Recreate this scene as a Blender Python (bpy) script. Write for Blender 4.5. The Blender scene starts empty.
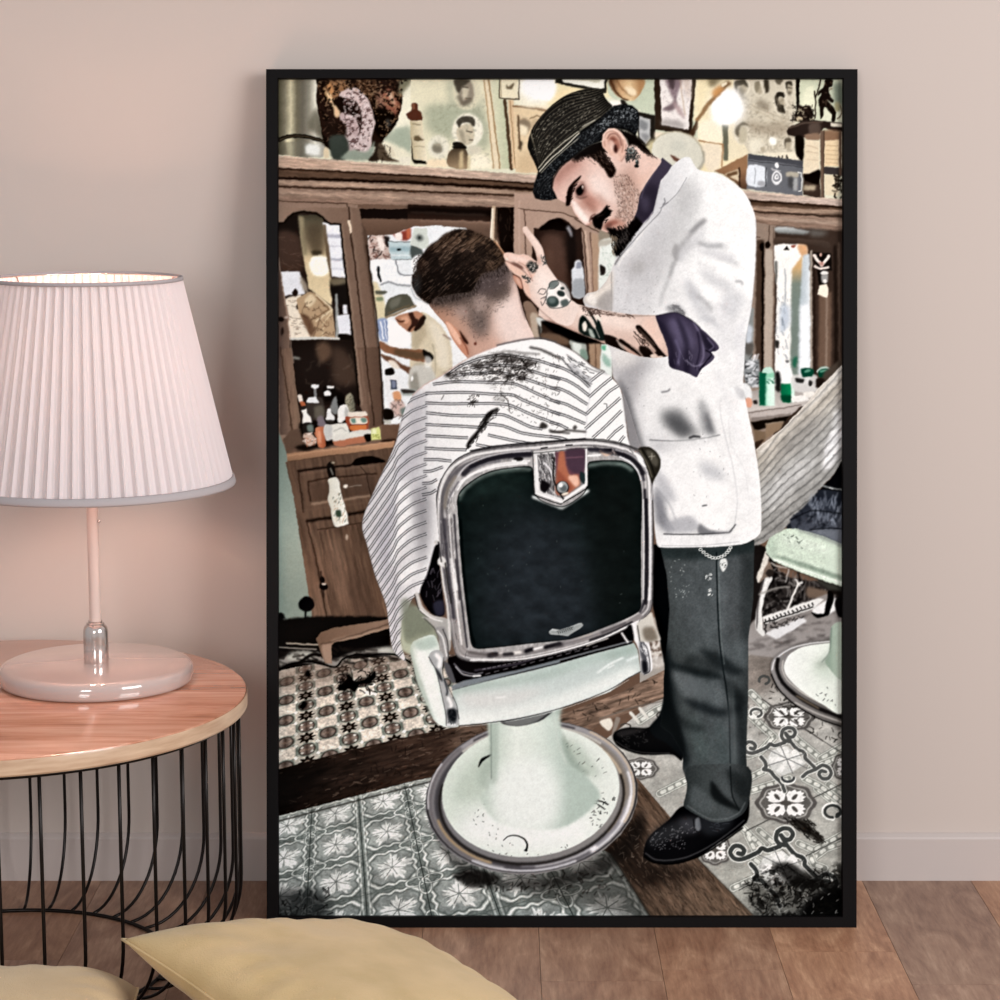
import bpy, bmesh, math, random
import numpy as np
from mathutils import Vector, Matrix, Euler

sc = bpy.context.scene
COL = sc.collection
# ---------------------------------------------------------------- camera (level with the poster's upper edge, looking slightly down)
cam_d = bpy.data.cameras.new('camera'); cam = bpy.data.objects.new('camera', cam_d); COL.objects.link(cam)
cam_d.sensor_width = 36; cam_d.lens = 84.96; cam_d.clip_end = 60
CAM_Z, CAM_D, PITCH = 1.341, 4.087, 9.05
cam.location = (0, -CAM_D, CAM_Z); cam.rotation_euler = (math.radians(90-PITCH), 0, 0)
sc.camera = cam
# ---------------------------------------------------------------- light
w = bpy.data.worlds.new('room_light'); sc.world = w; w.use_nodes = True
w.node_tree.nodes['Background'].inputs[0].default_value = (0.97, 0.985, 1.0, 1)
w.node_tree.nodes['Background'].inputs[1].default_value = 0.45
def area(name, loc, target, sx, sy, power, color):
    l = bpy.data.lights.new(name, 'AREA'); l.shape = 'RECTANGLE'; l.size = sx; l.size_y = sy; l.energy = power; l.color = color
    o = bpy.data.objects.new(name, l); COL.objects.link(o); o.location = loc
    o.rotation_euler = (Vector(target)-Vector(loc)).to_track_quat('-Z', 'Y').to_euler(); return o
area('window_daylight', (3.0, -3.3, 2.0), (0.1, 0, 0.75), 2.0, 2.0, 122, (1.0, 0.992, 0.982))
area('window_daylight', (-0.9, -5.4, 1.7), (0.0, 0, 0.8), 1.0, 1.5, 52, (1.0, 0.992, 0.982))
vs = sc.view_settings; vs.view_transform = 'Standard'; vs.look = 'None'; vs.gamma = 1; vs.use_curve_mapping = False; vs.exposure = 0.0

# ---------------------------------------------------------------- helpers
def s2l(c):
    return tuple((x/12.92 if x <= .04045 else ((x+.055)/1.055)**2.4) for x in c)
def hexc(h): return s2l((((h >> 16) & 255)/255, ((h >> 8) & 255)/255, (h & 255)/255))+(1,)
def mat(name, color=0xffffff, rough=.5, metal=0., spec=.5, **kw):
    m = bpy.data.materials.new(name); m.use_nodes = True; b = m.node_tree.nodes['Principled BSDF']
    b.inputs['Base Color'].default_value = hexc(color); b.inputs['Roughness'].default_value = rough
    b.inputs['Metallic'].default_value = metal; b.inputs['Specular IOR Level'].default_value = spec
    for k, v in kw.items(): b.inputs[k].default_value = v
    return m
def nd(m, t, **kw):
    n = m.node_tree.nodes.new(t)
    for k, v in kw.items():
        if k in n.inputs: n.inputs[k].default_value = v
        else: setattr(n, k, v)
    return n
def lk(m, a, b): m.node_tree.links.new(a, b)
def ramp(m, stops):
    n = m.node_tree.nodes.new('ShaderNodeValToRGB'); e = n.color_ramp.elements
    while len(e) < len(stops): e.new(.5)
    for i, (p, c) in enumerate(stops): e[i].position = p; e[i].color = hexc(c)
    return n
def obj(name, bm, m, parent=None, smooth=True):
    me = bpy.data.meshes.new(name); bm.normal_update(); bm.to_mesh(me); bm.free()
    if m: me.materials.append(m)
    if smooth: me.shade_smooth()
    o = bpy.data.objects.new(name, me); COL.objects.link(o)
    if parent: o.parent = parent
    return o
def thing(name, label, cat, loc=(0,0,0), rot=(0,0,0), group=None):
    o = bpy.data.objects.new(name, None); COL.objects.link(o); o.location = loc; o.rotation_euler = rot
    o['label'] = label; o['category'] = cat; o.empty_display_size = .05
    if group: o['group'] = group
    return o
def autosmooth(o, deg=35):
    bm = bmesh.new(); bm.from_mesh(o.data)
    for e in bm.edges:
        if len(e.link_faces) == 2 and e.calc_face_angle(0) > math.radians(deg): e.smooth = False
    bm.to_mesh(o.data); bm.free()
def box(bm, x0, x1, y0, y1, z0, z1, bev=0):
    r = bmesh.ops.create_cube(bm, size=1, matrix=Matrix.Translation(((x0+x1)/2, (y0+y1)/2, (z0+z1)/2)) @ Matrix.Diagonal((x1-x0, y1-y0, z1-z0, 1)))
    if bev:
        es = {e for v in r['verts'] for e in v.link_edges}
        bmesh.ops.bevel(bm, geom=list(es), offset=bev, segments=2, affect='EDGES', profile=.6)
def lathe(bm, prof, n=96, fn=None, close=False):
    rings = []
    for r, z in prof:
        if r < 1e-6: rings.append([bm.verts.new((0, 0, z))]); continue
        rings.append([bm.verts.new(((r if fn is None else fn(r, z, 2*math.pi*k/n))*math.cos(2*math.pi*k/n), (r if fn is None else fn(r, z, 2*math.pi*k/n))*math.sin(2*math.pi*k/n), z)) for k in range(n)])
    seq = list(zip(rings, rings[1:]))
    if close: seq.append((rings[-1], rings[0]))
    for a, b in seq:
        if len(a) == 1 and len(b) == 1: continue
        for k in range(n):
            j = (k+1) % n
            if len(a) == 1: bm.faces.new((a[0], b[k], b[j]))
            elif len(b) == 1: bm.faces.new((a[k], b[0], a[j]))
            else: bm.faces.new((a[k], b[k], b[j], a[j]))
    bmesh.ops.recalc_face_normals(bm, faces=bm.faces)
def tube(bm, path, r, n=10, closed=False):
    P = [Vector(p) for p in path]; N = len(P); rings = []; up = None
    for i, p in enumerate(P):
        if closed: t = (P[(i+1) % N]-P[i-1]).normalized()
        else: t = (P[min(i+1, N-1)]-P[max(i-1, 0)]).normalized()
        if up is None: up = Vector((0, 0, 1)) if abs(t.z) < .9 else Vector((1, 0, 0))
        a = t.cross(up).normalized(); b = a.cross(t).normalized(); up = b
        rings.append([bm.verts.new(p+(a*math.cos(2*math.pi*k/n)+b*math.sin(2*math.pi*k/n))*r) for k in range(n)])
    m = N if closed else N-1
    for i in range(m):
        A, B = rings[i], rings[(i+1) % N]
        for k in range(n): bm.faces.new((A[k], A[(k+1) % n], B[(k+1) % n], B[k]))
    if not closed: bm.faces.new(rings[0]); bm.faces.new(rings[-1])
    bmesh.ops.recalc_face_normals(bm, faces=bm.faces)
# ---------------------------------------------------------------- the room shell
m_wall = mat('wall_paint', 0xCABDB6, .75, spec=.25)
n = nd(m_wall, 'ShaderNodeTexNoise', Scale=160., Detail=3.); bu = nd(m_wall, 'ShaderNodeBump', Strength=.05, Distance=.002)
lk(m_wall, n.outputs['Fac'], bu.inputs['Height']); lk(m_wall, bu.outputs[0], m_wall.node_tree.nodes['Principled BSDF'].inputs['Normal'])
bm = bmesh.new(); box(bm, -3.2, 3.2, 0, .12, -.02, 2.7); o = obj('wall_back', bm, m_wall, smooth=False); o['kind'] = 'structure'
m_base = mat('baseboard_paint', 0xC4B8B4, .42, spec=.4)
bm = bmesh.new()
pr = [(0, 0), (-.012, 0), (-.012, .077), (-.010, .0805), (-.003, .0855), (0, .086)]
L = [[bm.verts.new((x, y, z)) for y, z in pr] for x in (-3.2, 3.2)]
for i in range(len(pr)-1): bm.faces.new((L[0][i], L[0][i+1], L[1][i+1], L[1][i]))
bm.faces.new(L[0]); bm.faces.new(L[1]); bmesh.ops.recalc_face_normals(bm, faces=bm.faces)
o = obj('baseboard_back', bm, m_base, smooth=False); o['kind'] = 'structure'
# wood-look plank floor, boards running towards the viewer
m_floor = mat('plank_floor', 0xA88670, .42, spec=.4); B = m_floor.node_tree.nodes['Principled BSDF']
tc = nd(m_floor, 'ShaderNodeTexCoord'); 
at = nd(m_floor, 'ShaderNodeAttribute', attribute_name='board')
sx = nd(m_floor, 'ShaderNodeSeparateColor'); lk(m_floor, at.outputs['Color'], sx.inputs[0])
mp = nd(m_floor, 'ShaderNodeMapping'); mp.inputs['Scale'].default_value = (7, 2.2, 1); lk(m_floor, tc.outputs['Object'], mp.inputs['Vector'])
ad = nd(m_floor, 'ShaderNodeVectorMath', operation='MULTIPLY_ADD'); lk(m_floor, at.outputs['Color'], ad.inputs[0]); ad.inputs[1].default_value = (40, 40, 40); lk(m_floor, mp.outputs[0], ad.inputs[2])
n1 = nd(m_floor, 'ShaderNodeTexNoise', Scale=2.2, Detail=8., Roughness=.62, Distortion=1.4); lk(m_floor, ad.outputs[0], n1.inputs['Vector'])
mp2 = nd(m_floor, 'ShaderNodeMapping'); mp2.inputs['Scale'].default_value = (3, 1, 1); lk(m_floor, ad.outputs[0], mp2.inputs['Vector'])
n2 = nd(m_floor, 'ShaderNodeTexNoise', Scale=7., Detail=6., Roughness=.7); lk(m_floor, mp2.outputs[0], n2.inputs['Vector'])
mx = nd(m_floor, 'ShaderNodeMix', data_type='FLOAT'); mx.inputs[0].default_value = .4; lk(m_floor, n1.outputs['Fac'], mx.inputs[2]); lk(m_floor, n2.outputs['Fac'], mx.inputs[3])
rp = ramp(m_floor, [(.30, 0x765644), (.45, 0x987461), (.55, 0xAC8872), (.70, 0xCBA890)]); lk(m_floor, mx.outputs[0], rp.inputs[0])
hs = nd(m_floor, 'ShaderNodeHueSaturation'); lk(m_floor, rp.outputs[0], hs.inputs['Color'])
mr = nd(m_floor, 'ShaderNodeMapRange'); mr.inputs[3].default_value = .72; mr.inputs[4].default_value = 1.18; lk(m_floor, sx.outputs[0], mr.inputs[0]); lk(m_floor, mr.outputs[0], hs.inputs['Value'])
mr2 = nd(m_floor, 'ShaderNodeMapRange'); mr2.inputs[3].default_value = .75; mr2.inputs[4].default_value = 1.25; lk(m_floor, sx.outputs[1], mr2.inputs[0]); lk(m_floor, mr2.outputs[0], hs.inputs['Saturation'])
lk(m_floor, hs.outputs[0], B.inputs['Base Color'])
bu = nd(m_floor, 'ShaderNodeBump', Strength=.25, Distance=.001); lk(m_floor, n2.outputs['Fac'], bu.inputs['Height']); lk(m_floor, bu.outputs[0], B.inputs['Normal'])
bm = bmesh.new(); lay_ = bm.loops.layers.float_color.new('board'); rnd = random.Random(11); x = .65-.195*18
TONE = {.455: (.93, .8), .65: (.25, .45), .26: (.62, .7), .065: (.45, .6), -.13: (.5, .6), -.325: (.3, .7), -.52: (.35, .6), -.715: (.4, .5)}
while x < 3.2:
    y = -6.2+rnd.uniform(0, 1.2)-1.2
    if abs(x-.455) < .01: y = -5.26
    while y < 0:
        y1 = min(y+1.22, 0.0) if y+1.22 < -.1 else 0.0
        if abs(x-.455) < .01 and abs(y1) < .01: pass
        nf = len(bm.faces); g = .0004
        box(bm, x+g, x+.195-g, y+g, y1-g, -.012, 0, 0); bm.faces.ensure_lookup_table()
        k = [v for kk, v in TONE.items() if abs(kk-x) < .01]; 
        c = ((k[0][0]+rnd.uniform(-.12, .12), k[0][1], rnd.random(), 1) if k else (rnd.uniform(.2, .8), rnd.uniform(.2, .9), rnd.random(), 1))
        for f in bm.faces[nf:]:
            for l in f.loops: l[lay_] = c
        y = y1
    x += .195
box(bm, -3.2, 3.2, -7.4, 0, -.02, -.0121)
o = obj('floor', bm, m_floor, smooth=False); o['kind'] = 'structure'

# ---------------------------------------------------------------- round side table
TX, TY, TH, TR = -.803, -.45, .451, .400
t = thing('side_table', 'round pink wood topped side table with black wire cage base, under the lamp', 'table', (TX, TY, 0))
m_top = mat('table_veneer', 0xD8967A, .16, spec=.6, **{'Coat Weight': .5, 'Coat Roughness': .05}); B = m_top.node_tree.nodes['Principled BSDF']
tc = nd(m_top, 'ShaderNodeTexCoord'); mp = nd(m_top, 'ShaderNodeMapping'); mp.inputs['Scale'].default_value = (1.2, 9, 9); mp.inputs['Rotation'].default_value = (0, 0, .06); lk(m_top, tc.outputs['Object'], mp.inputs['Vector'])
n1 = nd(m_top, 'ShaderNodeTexNoise', Scale=3.2, Detail=7., Roughness=.6, Distortion=.9); lk(m_top, mp.outputs[0], n1.inputs['Vector'])
rp = ramp(m_top, [(.28, 0x9C6448), (.42, 0xC08062), (.55, 0xD2967A), (.72, 0xE0AE94)]); lk(m_top, n1.outputs['Fac'], rp.inputs[0]); lk(m_top, rp.outputs[0], B.inputs['Base Color'])
bm = bmesh.new(); lathe(bm, [(0, TH), (TR-.003, TH), (TR-.0008, TH-.0008), (TR, TH-.003), (TR, TH-.0255)], 160)
tp = obj('tabletop', bm, m_top, t); autosmooth(tp)
m_edge = mat('table_edge', 0xCBA98C, .3, spec=.5); B = m_edge.node_tree.nodes['Principled BSDF']
tc = nd(m_edge, 'ShaderNodeTexCoord'); mp = nd(m_edge, 'ShaderNodeMapping'); mp.inputs['Scale'].default_value = (4, 4, 30); lk(m_edge, tc.outputs['Object'], mp.inputs['Vector']); n1 = nd(m_edge, 'ShaderNodeTexNoise', Scale=4., Detail=5.); lk(m_edge, mp.outputs[0], n1.inputs['Vector']); rp = ramp(m_edge, [(.3, 0xB8957A), (.7, 0xD6B89C)]); lk(m_edge, n1.outputs['Fac'], rp.inputs[0]); lk(m_edge, rp.outputs[0], B.inputs['Base Color'])
bm = bmesh.new(); lathe(bm, [(TR+.0006, TH-.0022), (TR+.0012, TH-.004), (TR+.0012, TH-.024), (TR-.001, TH-.0268), (0, TH-.0268)], 160)
eb = obj('edge_band', bm, m_edge, tp); autosmooth(eb); eb['label'] = 'pale wood edge of the tabletop'
m_wire = mat('black_wire', 0x17110F, .32, metal=.6, spec=.5)
RB, RF = .387, .268
bm = bmesh.new(); tube(bm, [(RB*math.cos(a), RB*math.sin(a), TH-.0305) for a in np.linspace(0, 2*math.pi, 96, endpoint=False)], .0035, 10, True); obj('top_ring', bm, m_wire, t)
bm = bmesh.new(); tube(bm, [(RF*math.cos(a), RF*math.sin(a), .0035) for a in np.linspace(0, 2*math.pi, 96, endpoint=False)], .0033, 10, True); obj('floor_ring', bm, m_wire, t)
for k in range(40):
    a = math.radians(-90+3.6+k*9); pth = [(RB, TH-.03), (RB, .30), (RB, .15)]
    for q in np.linspace(0, 1, 14)[1:]:
        u = q*math.pi/2; pth.append((RF+(RB-RF)*math.cos(u)**.9 if q < 1 else RF, .005+.145*(1-math.sin(u))))
    bm = bmesh.new(); tube(bm, [(r*math.cos(a), r*math.sin(a), z) for r, z in pth], .0028, 8); obj('bar', bm, m_wire, t)

# ---------------------------------------------------------------- table lamp
LX, LY = -.653, -.357
lp = thing('table_lamp', 'white table lamp with pleated shade and glossy round base on the pink table', 'lamp', (LX, LY, TH))
m_lac = mat('white_lacquer', 0xC3AEA8, .07, spec=.9, **{'Coat Weight': 1., 'Coat Roughness': .03}); m_chr = mat('satin_nickel', 0xD6CCC8, .16, metal=.85); m_stem = mat('stem_white', 0xD8C4BC, .3, spec=.6)
bm = bmesh.new(); lathe(bm, [(0, 0), (.150, 0), (.1545, .002), (.156, .006), (.156, .018), (.1548, .0235), (.151, .0275), (.145, .030), (.02, .0305), (0, .0305)], 128)
b = obj('base', bm, m_lac, lp); autosmooth(b, 50)
bm = bmesh.new(); lathe(bm, [(0, .0305), (.0195, .0305), (.020, .032), (.020, .082), (.0185, .089), (.0145, .093), (.0145, .095), (.0115, .0965), (.0115, .099), (0, .099)], 48)
b = obj('collar', bm, m_chr, lp); autosmooth(b, 40)
bm = bmesh.new(); lathe(bm, [(0, .098), (.0092, .098), (.0092, .46), (.0, .46)], 32); b = obj('stem', bm, m_stem, lp); autosmooth(b)
bm = bmesh.new(); bmesh.ops.create_uvsphere(bm, u_segments=12, v_segments=8, radius=.0028, matrix=Matrix.Translation((.0105, -.003, .262))); obj('switch', bm, m_chr, lp)
S0, S1, R0, R1 = .775-TH, 1.103-TH, .221, .1466
m_sh = mat('pleated_fabric', 0xDED5D7, .7, spec=.15); nt = m_sh.node_tree; B = nt.nodes['Principled BSDF']
tr = nd(m_sh, 'ShaderNodeBsdfTranslucent'); tr.inputs[0].default_value = hexc(0xFFF6F2); mxs = nd(m_sh, 'ShaderNodeMixShader'); mxs.inputs[0].default_value = .06
lk(m_sh, B.outputs[0], mxs.inputs[1]); lk(m_sh, tr.outputs[0], mxs.inputs[2]); lk(m_sh, mxs.outputs[0], nt.nodes['Material Output'].inputs[0])
NP = 72
def pleat(r, z, a):
    f = (a*NP/(2*math.pi)) % 1.0
    s = .25*f+math.exp(-((f-.5)/.13)**2)
    return r+(.0068*(r/R0))*(s-.3)
bm = bmesh.new(); zz = np.linspace(S0+.004, S1-.003, 9)
n = NP*14; rings = []
for z in zz:
    r = R0+(R1-R0)*(z-S0)/(S1-S0)
    rings.append([bm.verts.new((pleat(r, z, 2*math.pi*k/n)*math.cos(2*math.pi*k/n), pleat(r, z, 2*math.pi*k/n)*math.sin(2*math.pi*k/n), z)) for k in range(n)])
for a_, b_ in zip(rings, rings[1:]):
    for k in range(n): bm.faces.new((a_[k], a_[(k+1) % n], b_[(k+1) % n], b_[k]))
bmesh.ops.recalc_face_normals(bm, faces=bm.faces)
sh = obj('lamp_shade', bm, m_sh, lp); autosmooth(sh, 25)
m_trim = mat('shade_trim', 0xB4ABAD, .6, spec=.2)
bm = bmesh.new(); lathe(bm, [(R0+.0075, S0-.004), (R0+.0085, S0-.001), (R0+.0062, S0+.0085), (R0+.003, S0+.0090), (R0+.004, S0-.003)], 128, close=True); b = obj('lower_trim', bm, m_trim, sh); b['label'] = 'grey binding along the lower rim'
bm = bmesh.new(); lathe(bm, [(R1+.0060, S1-.0055), (R1+.0050, S1), (R1+.0030, S1+.0004), (R1+.0030, S1-.0055)], 128, close=True); b = obj('upper_trim', bm, m_trim, sh); b['label'] = 'thin grey binding along the upper rim'
m_bulb = mat('lit_bulb', 0xffffff, .4); B = m_bulb.node_tree.nodes['Principled BSDF']; B.inputs['Emission Color'].default_value = (1, .80, .62, 1); B.inputs['Emission Strength'].default_value = 7.
bm = bmesh.new(); lathe(bm, [(0, .535), (.016, .532), (.027, .522), (.031, .506), (.027, .488), (.017, .472), (.0135, .462), (0, .462)], 32); bl = obj('bulb', bm, m_bulb, lp)
bm = bmesh.new(); tube(bm, [(R1*math.cos(a), R1*math.sin(a), S1-.004) for a in np.linspace(0, 2*math.pi, 64, endpoint=False)], .0015, 6, True)
for k in range(3):
    a = 2*math.pi*k/3+.5; tube(bm, [(.009*math.cos(a), .009*math.sin(a), .455), (R1*.6*math.cos(a), R1*.6*math.sin(a), .50+.02), (R1*math.cos(a), R1*math.sin(a), S1-.004)], .0013, 6)
obj('shade_carrier', bm, m_chr, lp)
l = bpy.data.lights.new('lamp_bulb_light', 'POINT'); l.energy = 11; l.color = (1.0, .60, .44); l.shadow_soft_size = .037
lo = bpy.data.objects.new('lamp_bulb_light', l); COL.objects.link(lo); lo.parent = lp; lo.location = (0, 0, .505)
bl.visible_shadow = True

# ---------------------------------------------------------------- cushions
def cushion(name, label, size, thick, loc, rot, color, color2, seed):
    c = thing(name, label, 'cushion', loc, rot, None)
    m = mat(name+'_fabric', color, .85, spec=.12, **{'Sheen Weight': .25}); B = m.node_tree.nodes['Principled BSDF']
    tc = nd(m, 'ShaderNodeTexCoord'); n_ = nd(m, 'ShaderNodeTexNoise', Scale=420., Detail=2.); lk(m, tc.outputs['Object'], n_.inputs['Vector'])
    n2 = nd(m, 'ShaderNodeTexNoise', Scale=9., Detail=3., Roughness=.5); lk(m, tc.outputs['Object'], n2.inputs['Vector'])
    rp = ramp(m, [(.35, color2), (.62, color)]); lk(m, n2.outputs['Fac'], rp.inputs[0]); lk(m, rp.outputs[0], B.inputs['Base Color'])
    ad = nd(m, 'ShaderNodeMath', operation='MULTIPLY_ADD'); ad.inputs[1].default_value = 3.0; lk(m, n2.outputs['Fac'], ad.inputs[0]); lk(m, n_.outputs['Fac'], ad.inputs[2])
    bu = nd(m, 'ShaderNodeBump', Strength=.35, Distance=.004); lk(m, ad.outputs[0], bu.inputs['Height']); lk(m, bu.outputs[0], B.inputs['Normal'])
    N = 56; rs = np.random.RandomState(seed); h = size/2
    wr = [(rs.uniform(-1, 1), rs.uniform(-1, 1), rs.uniform(.1, .22), rs.uniform(-1, 1)) for _ in range(9)]
    def outline(u, v):                       # pinched sides, pointed corners
        k = 1-.075*(1-v*v)*abs(u)**3; j = 1-.075*(1-u*u)*abs(v)**3
        return u*h*k, v*h*j
    def hgt(u, v):
        a = max(0, (1-u**4))*max(0, (1-v**4)); b = (a**.5)*.72+.28*math.sqrt(max(0, 1-u*u)*max(0, 1-v*v))
        w_ = 0
        for (cx, cy, s, d) in wr: w_ += .010*math.exp(-((u-cx)**2+(v-cy)**2)/(2*s*s))*d
        ang = math.atan2(v, u); edge = max(abs(u), abs(v)); w_ += .0022*math.sin(ang*22+seed)*max(0, edge-.55)*(1-edge)*12
        return thick/2*b+w_*min(1, b*2)
    bm = bmesh.new(); G = [[None]*(N+1) for _ in range(N+1)]; H = [[None]*(N+1) for _ in range(N+1)]
    for i in range(N+1):
        for j in range(N+1):
            u = -math.cos(math.pi*i/N); v = -math.cos(math.pi*j/N); u = .5*u+.5*(2*i/N-1); v = .5*v+.5*(2*j/N-1)
            x, y = outline(u, v); e = i in (0, N) or j in (0, N); z = hgt(u, v)
            G[i][j] = bm.verts.new((x, y, 0 if e else z)); H[i][j] = G[i][j] if e else bm.verts.new((x, y, -z*.85))
    for i in range(N):
        for j in range(N):
            bm.faces.new((G[i][j], G[i+1][j], G[i+1][j+1], G[i][j+1])); bm.faces.new((H[i][j], H[i][j+1], H[i+1][j+1], H[i+1][j]))
    bmesh.ops.recalc_face_normals(bm, faces=bm.faces); obj('cover', bm, m, c)
    bm = bmesh.new(); P = []
    for u in np.linspace(-1, 1, 40)[:-1]: P.append(outline(u, -1))
    for v in np.linspace(-1, 1, 40)[:-1]: P.append(outline(1, v))
    for u in np.linspace(1, -1, 40)[:-1]: P.append(outline(u, 1))
    for v in np.linspace(1, -1, 40)[:-1]: P.append(outline(-1, v))
    tube(bm, [(x*1.004, y*1.004, 0) for x, y in P], .0021, 8, True); obj('seam', bm, m, c)
    return c
e1 = Vector((.72, .64, -.20)).normalized(); e2 = Vector((.66, -.72, -.15)); e2 = (e2-e1*e2.dot(e1)).normalized(); e3 = e1.cross(-e2)
cc = Vector((-.519, -.874, .192))+(e1+e2)*.235
cushion('cushion', 'mustard yellow cushion in front of the framed poster, its corner lifted', .495, .135, cc, Matrix((e1, -e2, e3)).transposed().to_euler(), 0xD6B98A, 0xC4A877, 3)
cushion('cushion', 'peach toned cushion in front of the side table, partly beneath the mustard one', .45, .17, (-.715, -1.035, .09), (0, math.radians(1), math.radians(10)), 0xDDBE92, 0xD2B286, 8)
import numpy as np
# ---------------------------------------------------------------- print artwork: a small vector painter
PX0, PY0, PX1, PY1, PS = 276.0, 77.0, 845.0, 919.0, 2.0
PW, PH = int((PX1-PX0)*PS), int((PY1-PY0)*PS)
IMG = np.zeros((PH, PW, 3), np.float32)
CLIP = [None]
ORG = [0.0, 0.0, 1.0]
RNG = np.random.RandomState(7)
def O(x=None, y=None, s=.15):
    ORG[:] = [0., 0., 1.] if x is None else [x, y, s]
def pts(t):
    a = np.array(t.split(), np.float64) if isinstance(t, str) else np.array(t, np.float64).ravel()
    a = a.reshape(-1, 2)
    return np.stack([(ORG[0]+a[:,0]*ORG[2]-PX0)*PS, (ORG[1]+a[:,1]*ORG[2]-PY0)*PS], 1)
def rgb(c):
    if isinstance(c, (tuple, list, np.ndarray)): return np.array(c, np.float32)
    return np.array([(c>>16)&255, (c>>8)&255, c&255], np.float32)/255
def spline(p, closed, n=6):
    if len(p) < 3: return p
    if closed: q = np.concatenate([p[-1:], p, p[:2]])
    else: q = np.concatenate([2*p[:1]-p[1:2], p, 2*p[-1:]-p[-2:-1]])
    out = []
    t = (np.arange(n)/n)[:,None]
    for i in range(1, len(q)-2):
        a, b, c, d = q[i-1], q[i], q[i+1], q[i+2]
        m1, m2 = (c-a)*.42, (d-b)*.42
        L = np.hypot(*(c-b))+1e-6
        for m in (m1, m2):
            k = np.hypot(*m)
            if k > L: m *= L/k
        out.append((2*t**3-3*t**2+1)*b+(t**3-2*t**2+t)*m1+(-2*t**3+3*t**2)*c+(t**3-t**2)*m2)
    if not closed: out.append(p[-1:])
    return np.concatenate(out)
def blur1(m, s, ax):
    r = int(3*s+1); k = np.exp(-.5*(np.arange(-r, r+1)/s)**2); k /= k.sum()
    if m.shape[ax] < 1: return m
    pad = [(0,0)]*m.ndim; pad[ax] = (r, r)
    q = np.pad(m, pad, mode='edge'); out = np.zeros_like(m); n = m.shape[ax]
    for i, w in enumerate(k):
        out += w*(q[i:i+n] if ax == 0 else q[:, i:i+n])
    return out
def blur(m, s):
    if s > 6:                                   # coarse
        f = int(s/3); h, w = m.shape[:2]; H, W = -(-h//f), -(-w//f)
        q = np.pad(m, [(0,H*f-h),(0,W*f-w)], mode='edge').reshape(H,f,W,f).mean((1,3))
        q = blur1(blur1(q, s/f, 0), s/f, 1)
        return up(q, h, w, f)
    return blur1(blur1(m, s, 0), s, 1)
def up(q, h, w, f):
    y = np.clip((np.arange(h)+.5)/f-.5, 0, q.shape[0]-1.001) if q.shape[0] > 1 else np.zeros(h)
    x = np.clip((np.arange(w)+.5)/f-.5, 0, q.shape[1]-1.001) if q.shape[1] > 1 else np.zeros(w)
    y0 = y.astype(int); x0 = x.astype(int); fy = (y-y0)[:,None]; fx = (x-x0)[None]
    y1 = np.minimum(y0+1, q.shape[0]-1); x1 = np.minimum(x0+1, q.shape[1]-1)
    A = q[y0]; B = q[y1]
    return ((A[:,x0]*(1-fx)+A[:,x1]*fx)*(1-fy)+(B[:,x0]*(1-fx)+B[:,x1]*fx)*fy).astype(np.float32)
def pbox(p, m):
    x0 = max(0, int(np.floor(p[:,0].min()-m))); x1 = min(PW, int(np.ceil(p[:,0].max()+m))+1)
    y0 = max(0, int(np.floor(p[:,1].min()-m))); y1 = min(PH, int(np.ceil(p[:,1].max()+m))+1)
    return x0, y0, x1, y1
def mpoly(p, sg=0):
    x0, y0, x1, y1 = pbox(p, 3*sg+2)
    if x1 <= x0 or y1 <= y0: return None
    V = 3; h, w = (y1-y0)*V, x1-x0
    acc = np.zeros((h, w+2), np.float32)
    q = p-[x0, y0]
    for a, b in zip(q, np.roll(q, -1, 0)):
        ya, yb = a[1]*V, b[1]*V
        if ya == yb: continue
        s = 1.
        if ya > yb: a, b, ya, yb, s = b, a, yb, ya, -1.
        r = np.arange(max(0, int(np.ceil(ya-.5))), min(h, int(np.ceil(yb-.5))))
        if not len(r): continue
        X = np.clip(a[0]+(b[0]-a[0])*((r+.5)-ya)/(yb-ya), 0, w)
        i = X.astype(int); f = (X-i).astype(np.float32)
        acc[r, i] += s*(1-f); acc[r, np.minimum(i+1, w+1)] += s*f
    m = np.clip(np.abs(np.cumsum(acc, 1)[:, :w]), 0, 1).reshape(y1-y0, V, w).mean(1)
    if sg: m = blur(m, sg)
    return m, (x0, y0, x1, y1)
def mstroke(p, w, sg=0):
    ws = np.atleast_1d(np.array(w, np.float64))*PS*(1 if ORG[2] == 1 else ORG[2])
    n = len(p); tt = np.linspace(0, 1, n)
    W = np.interp(tt, np.linspace(0, 1, len(ws)), ws)/2 if len(ws) > 1 else np.full(n, ws[0]/2)
    x0, y0, x1, y1 = pbox(p, W.max()+3*sg+2)
    if x1 <= x0 or y1 <= y0: return None
    m = np.zeros((y1-y0, x1-x0), np.float32)
    for i in range(n-1):
        a, b = p[i], p[i+1]; R = max(W[i], W[i+1])+1.5
        X0 = max(x0, int(min(a[0],b[0])-R)); X1 = min(x1, int(max(a[0],b[0])+R)+2)
        Y0 = max(y0, int(min(a[1],b[1])-R)); Y1 = min(y1, int(max(a[1],b[1])+R)+2)
        if X1 <= X0 or Y1 <= Y0: continue
        gx = np.arange(X0, X1)[None]+.5; gy = np.arange(Y0, Y1)[:,None]+.5
        d = b-a; L = d@d+1e-9
        t = np.clip(((gx-a[0])*d[0]+(gy-a[1])*d[1])/L, 0, 1)
        D = np.hypot(gx-a[0]-t*d[0], gy-a[1]-t*d[1])
        ww = W[i]+(W[i+1]-W[i])*t
        k = np.clip(ww-D+.5, 0, 1)*np.minimum(1, ww*2+.15)
        v = m[Y0-y0:Y1-y0, X0-x0:X1-x0]; np.maximum(v, k, out=v)
    if sg: m = blur(m, sg)
    return m, (x0, y0, x1, y1)
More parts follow.
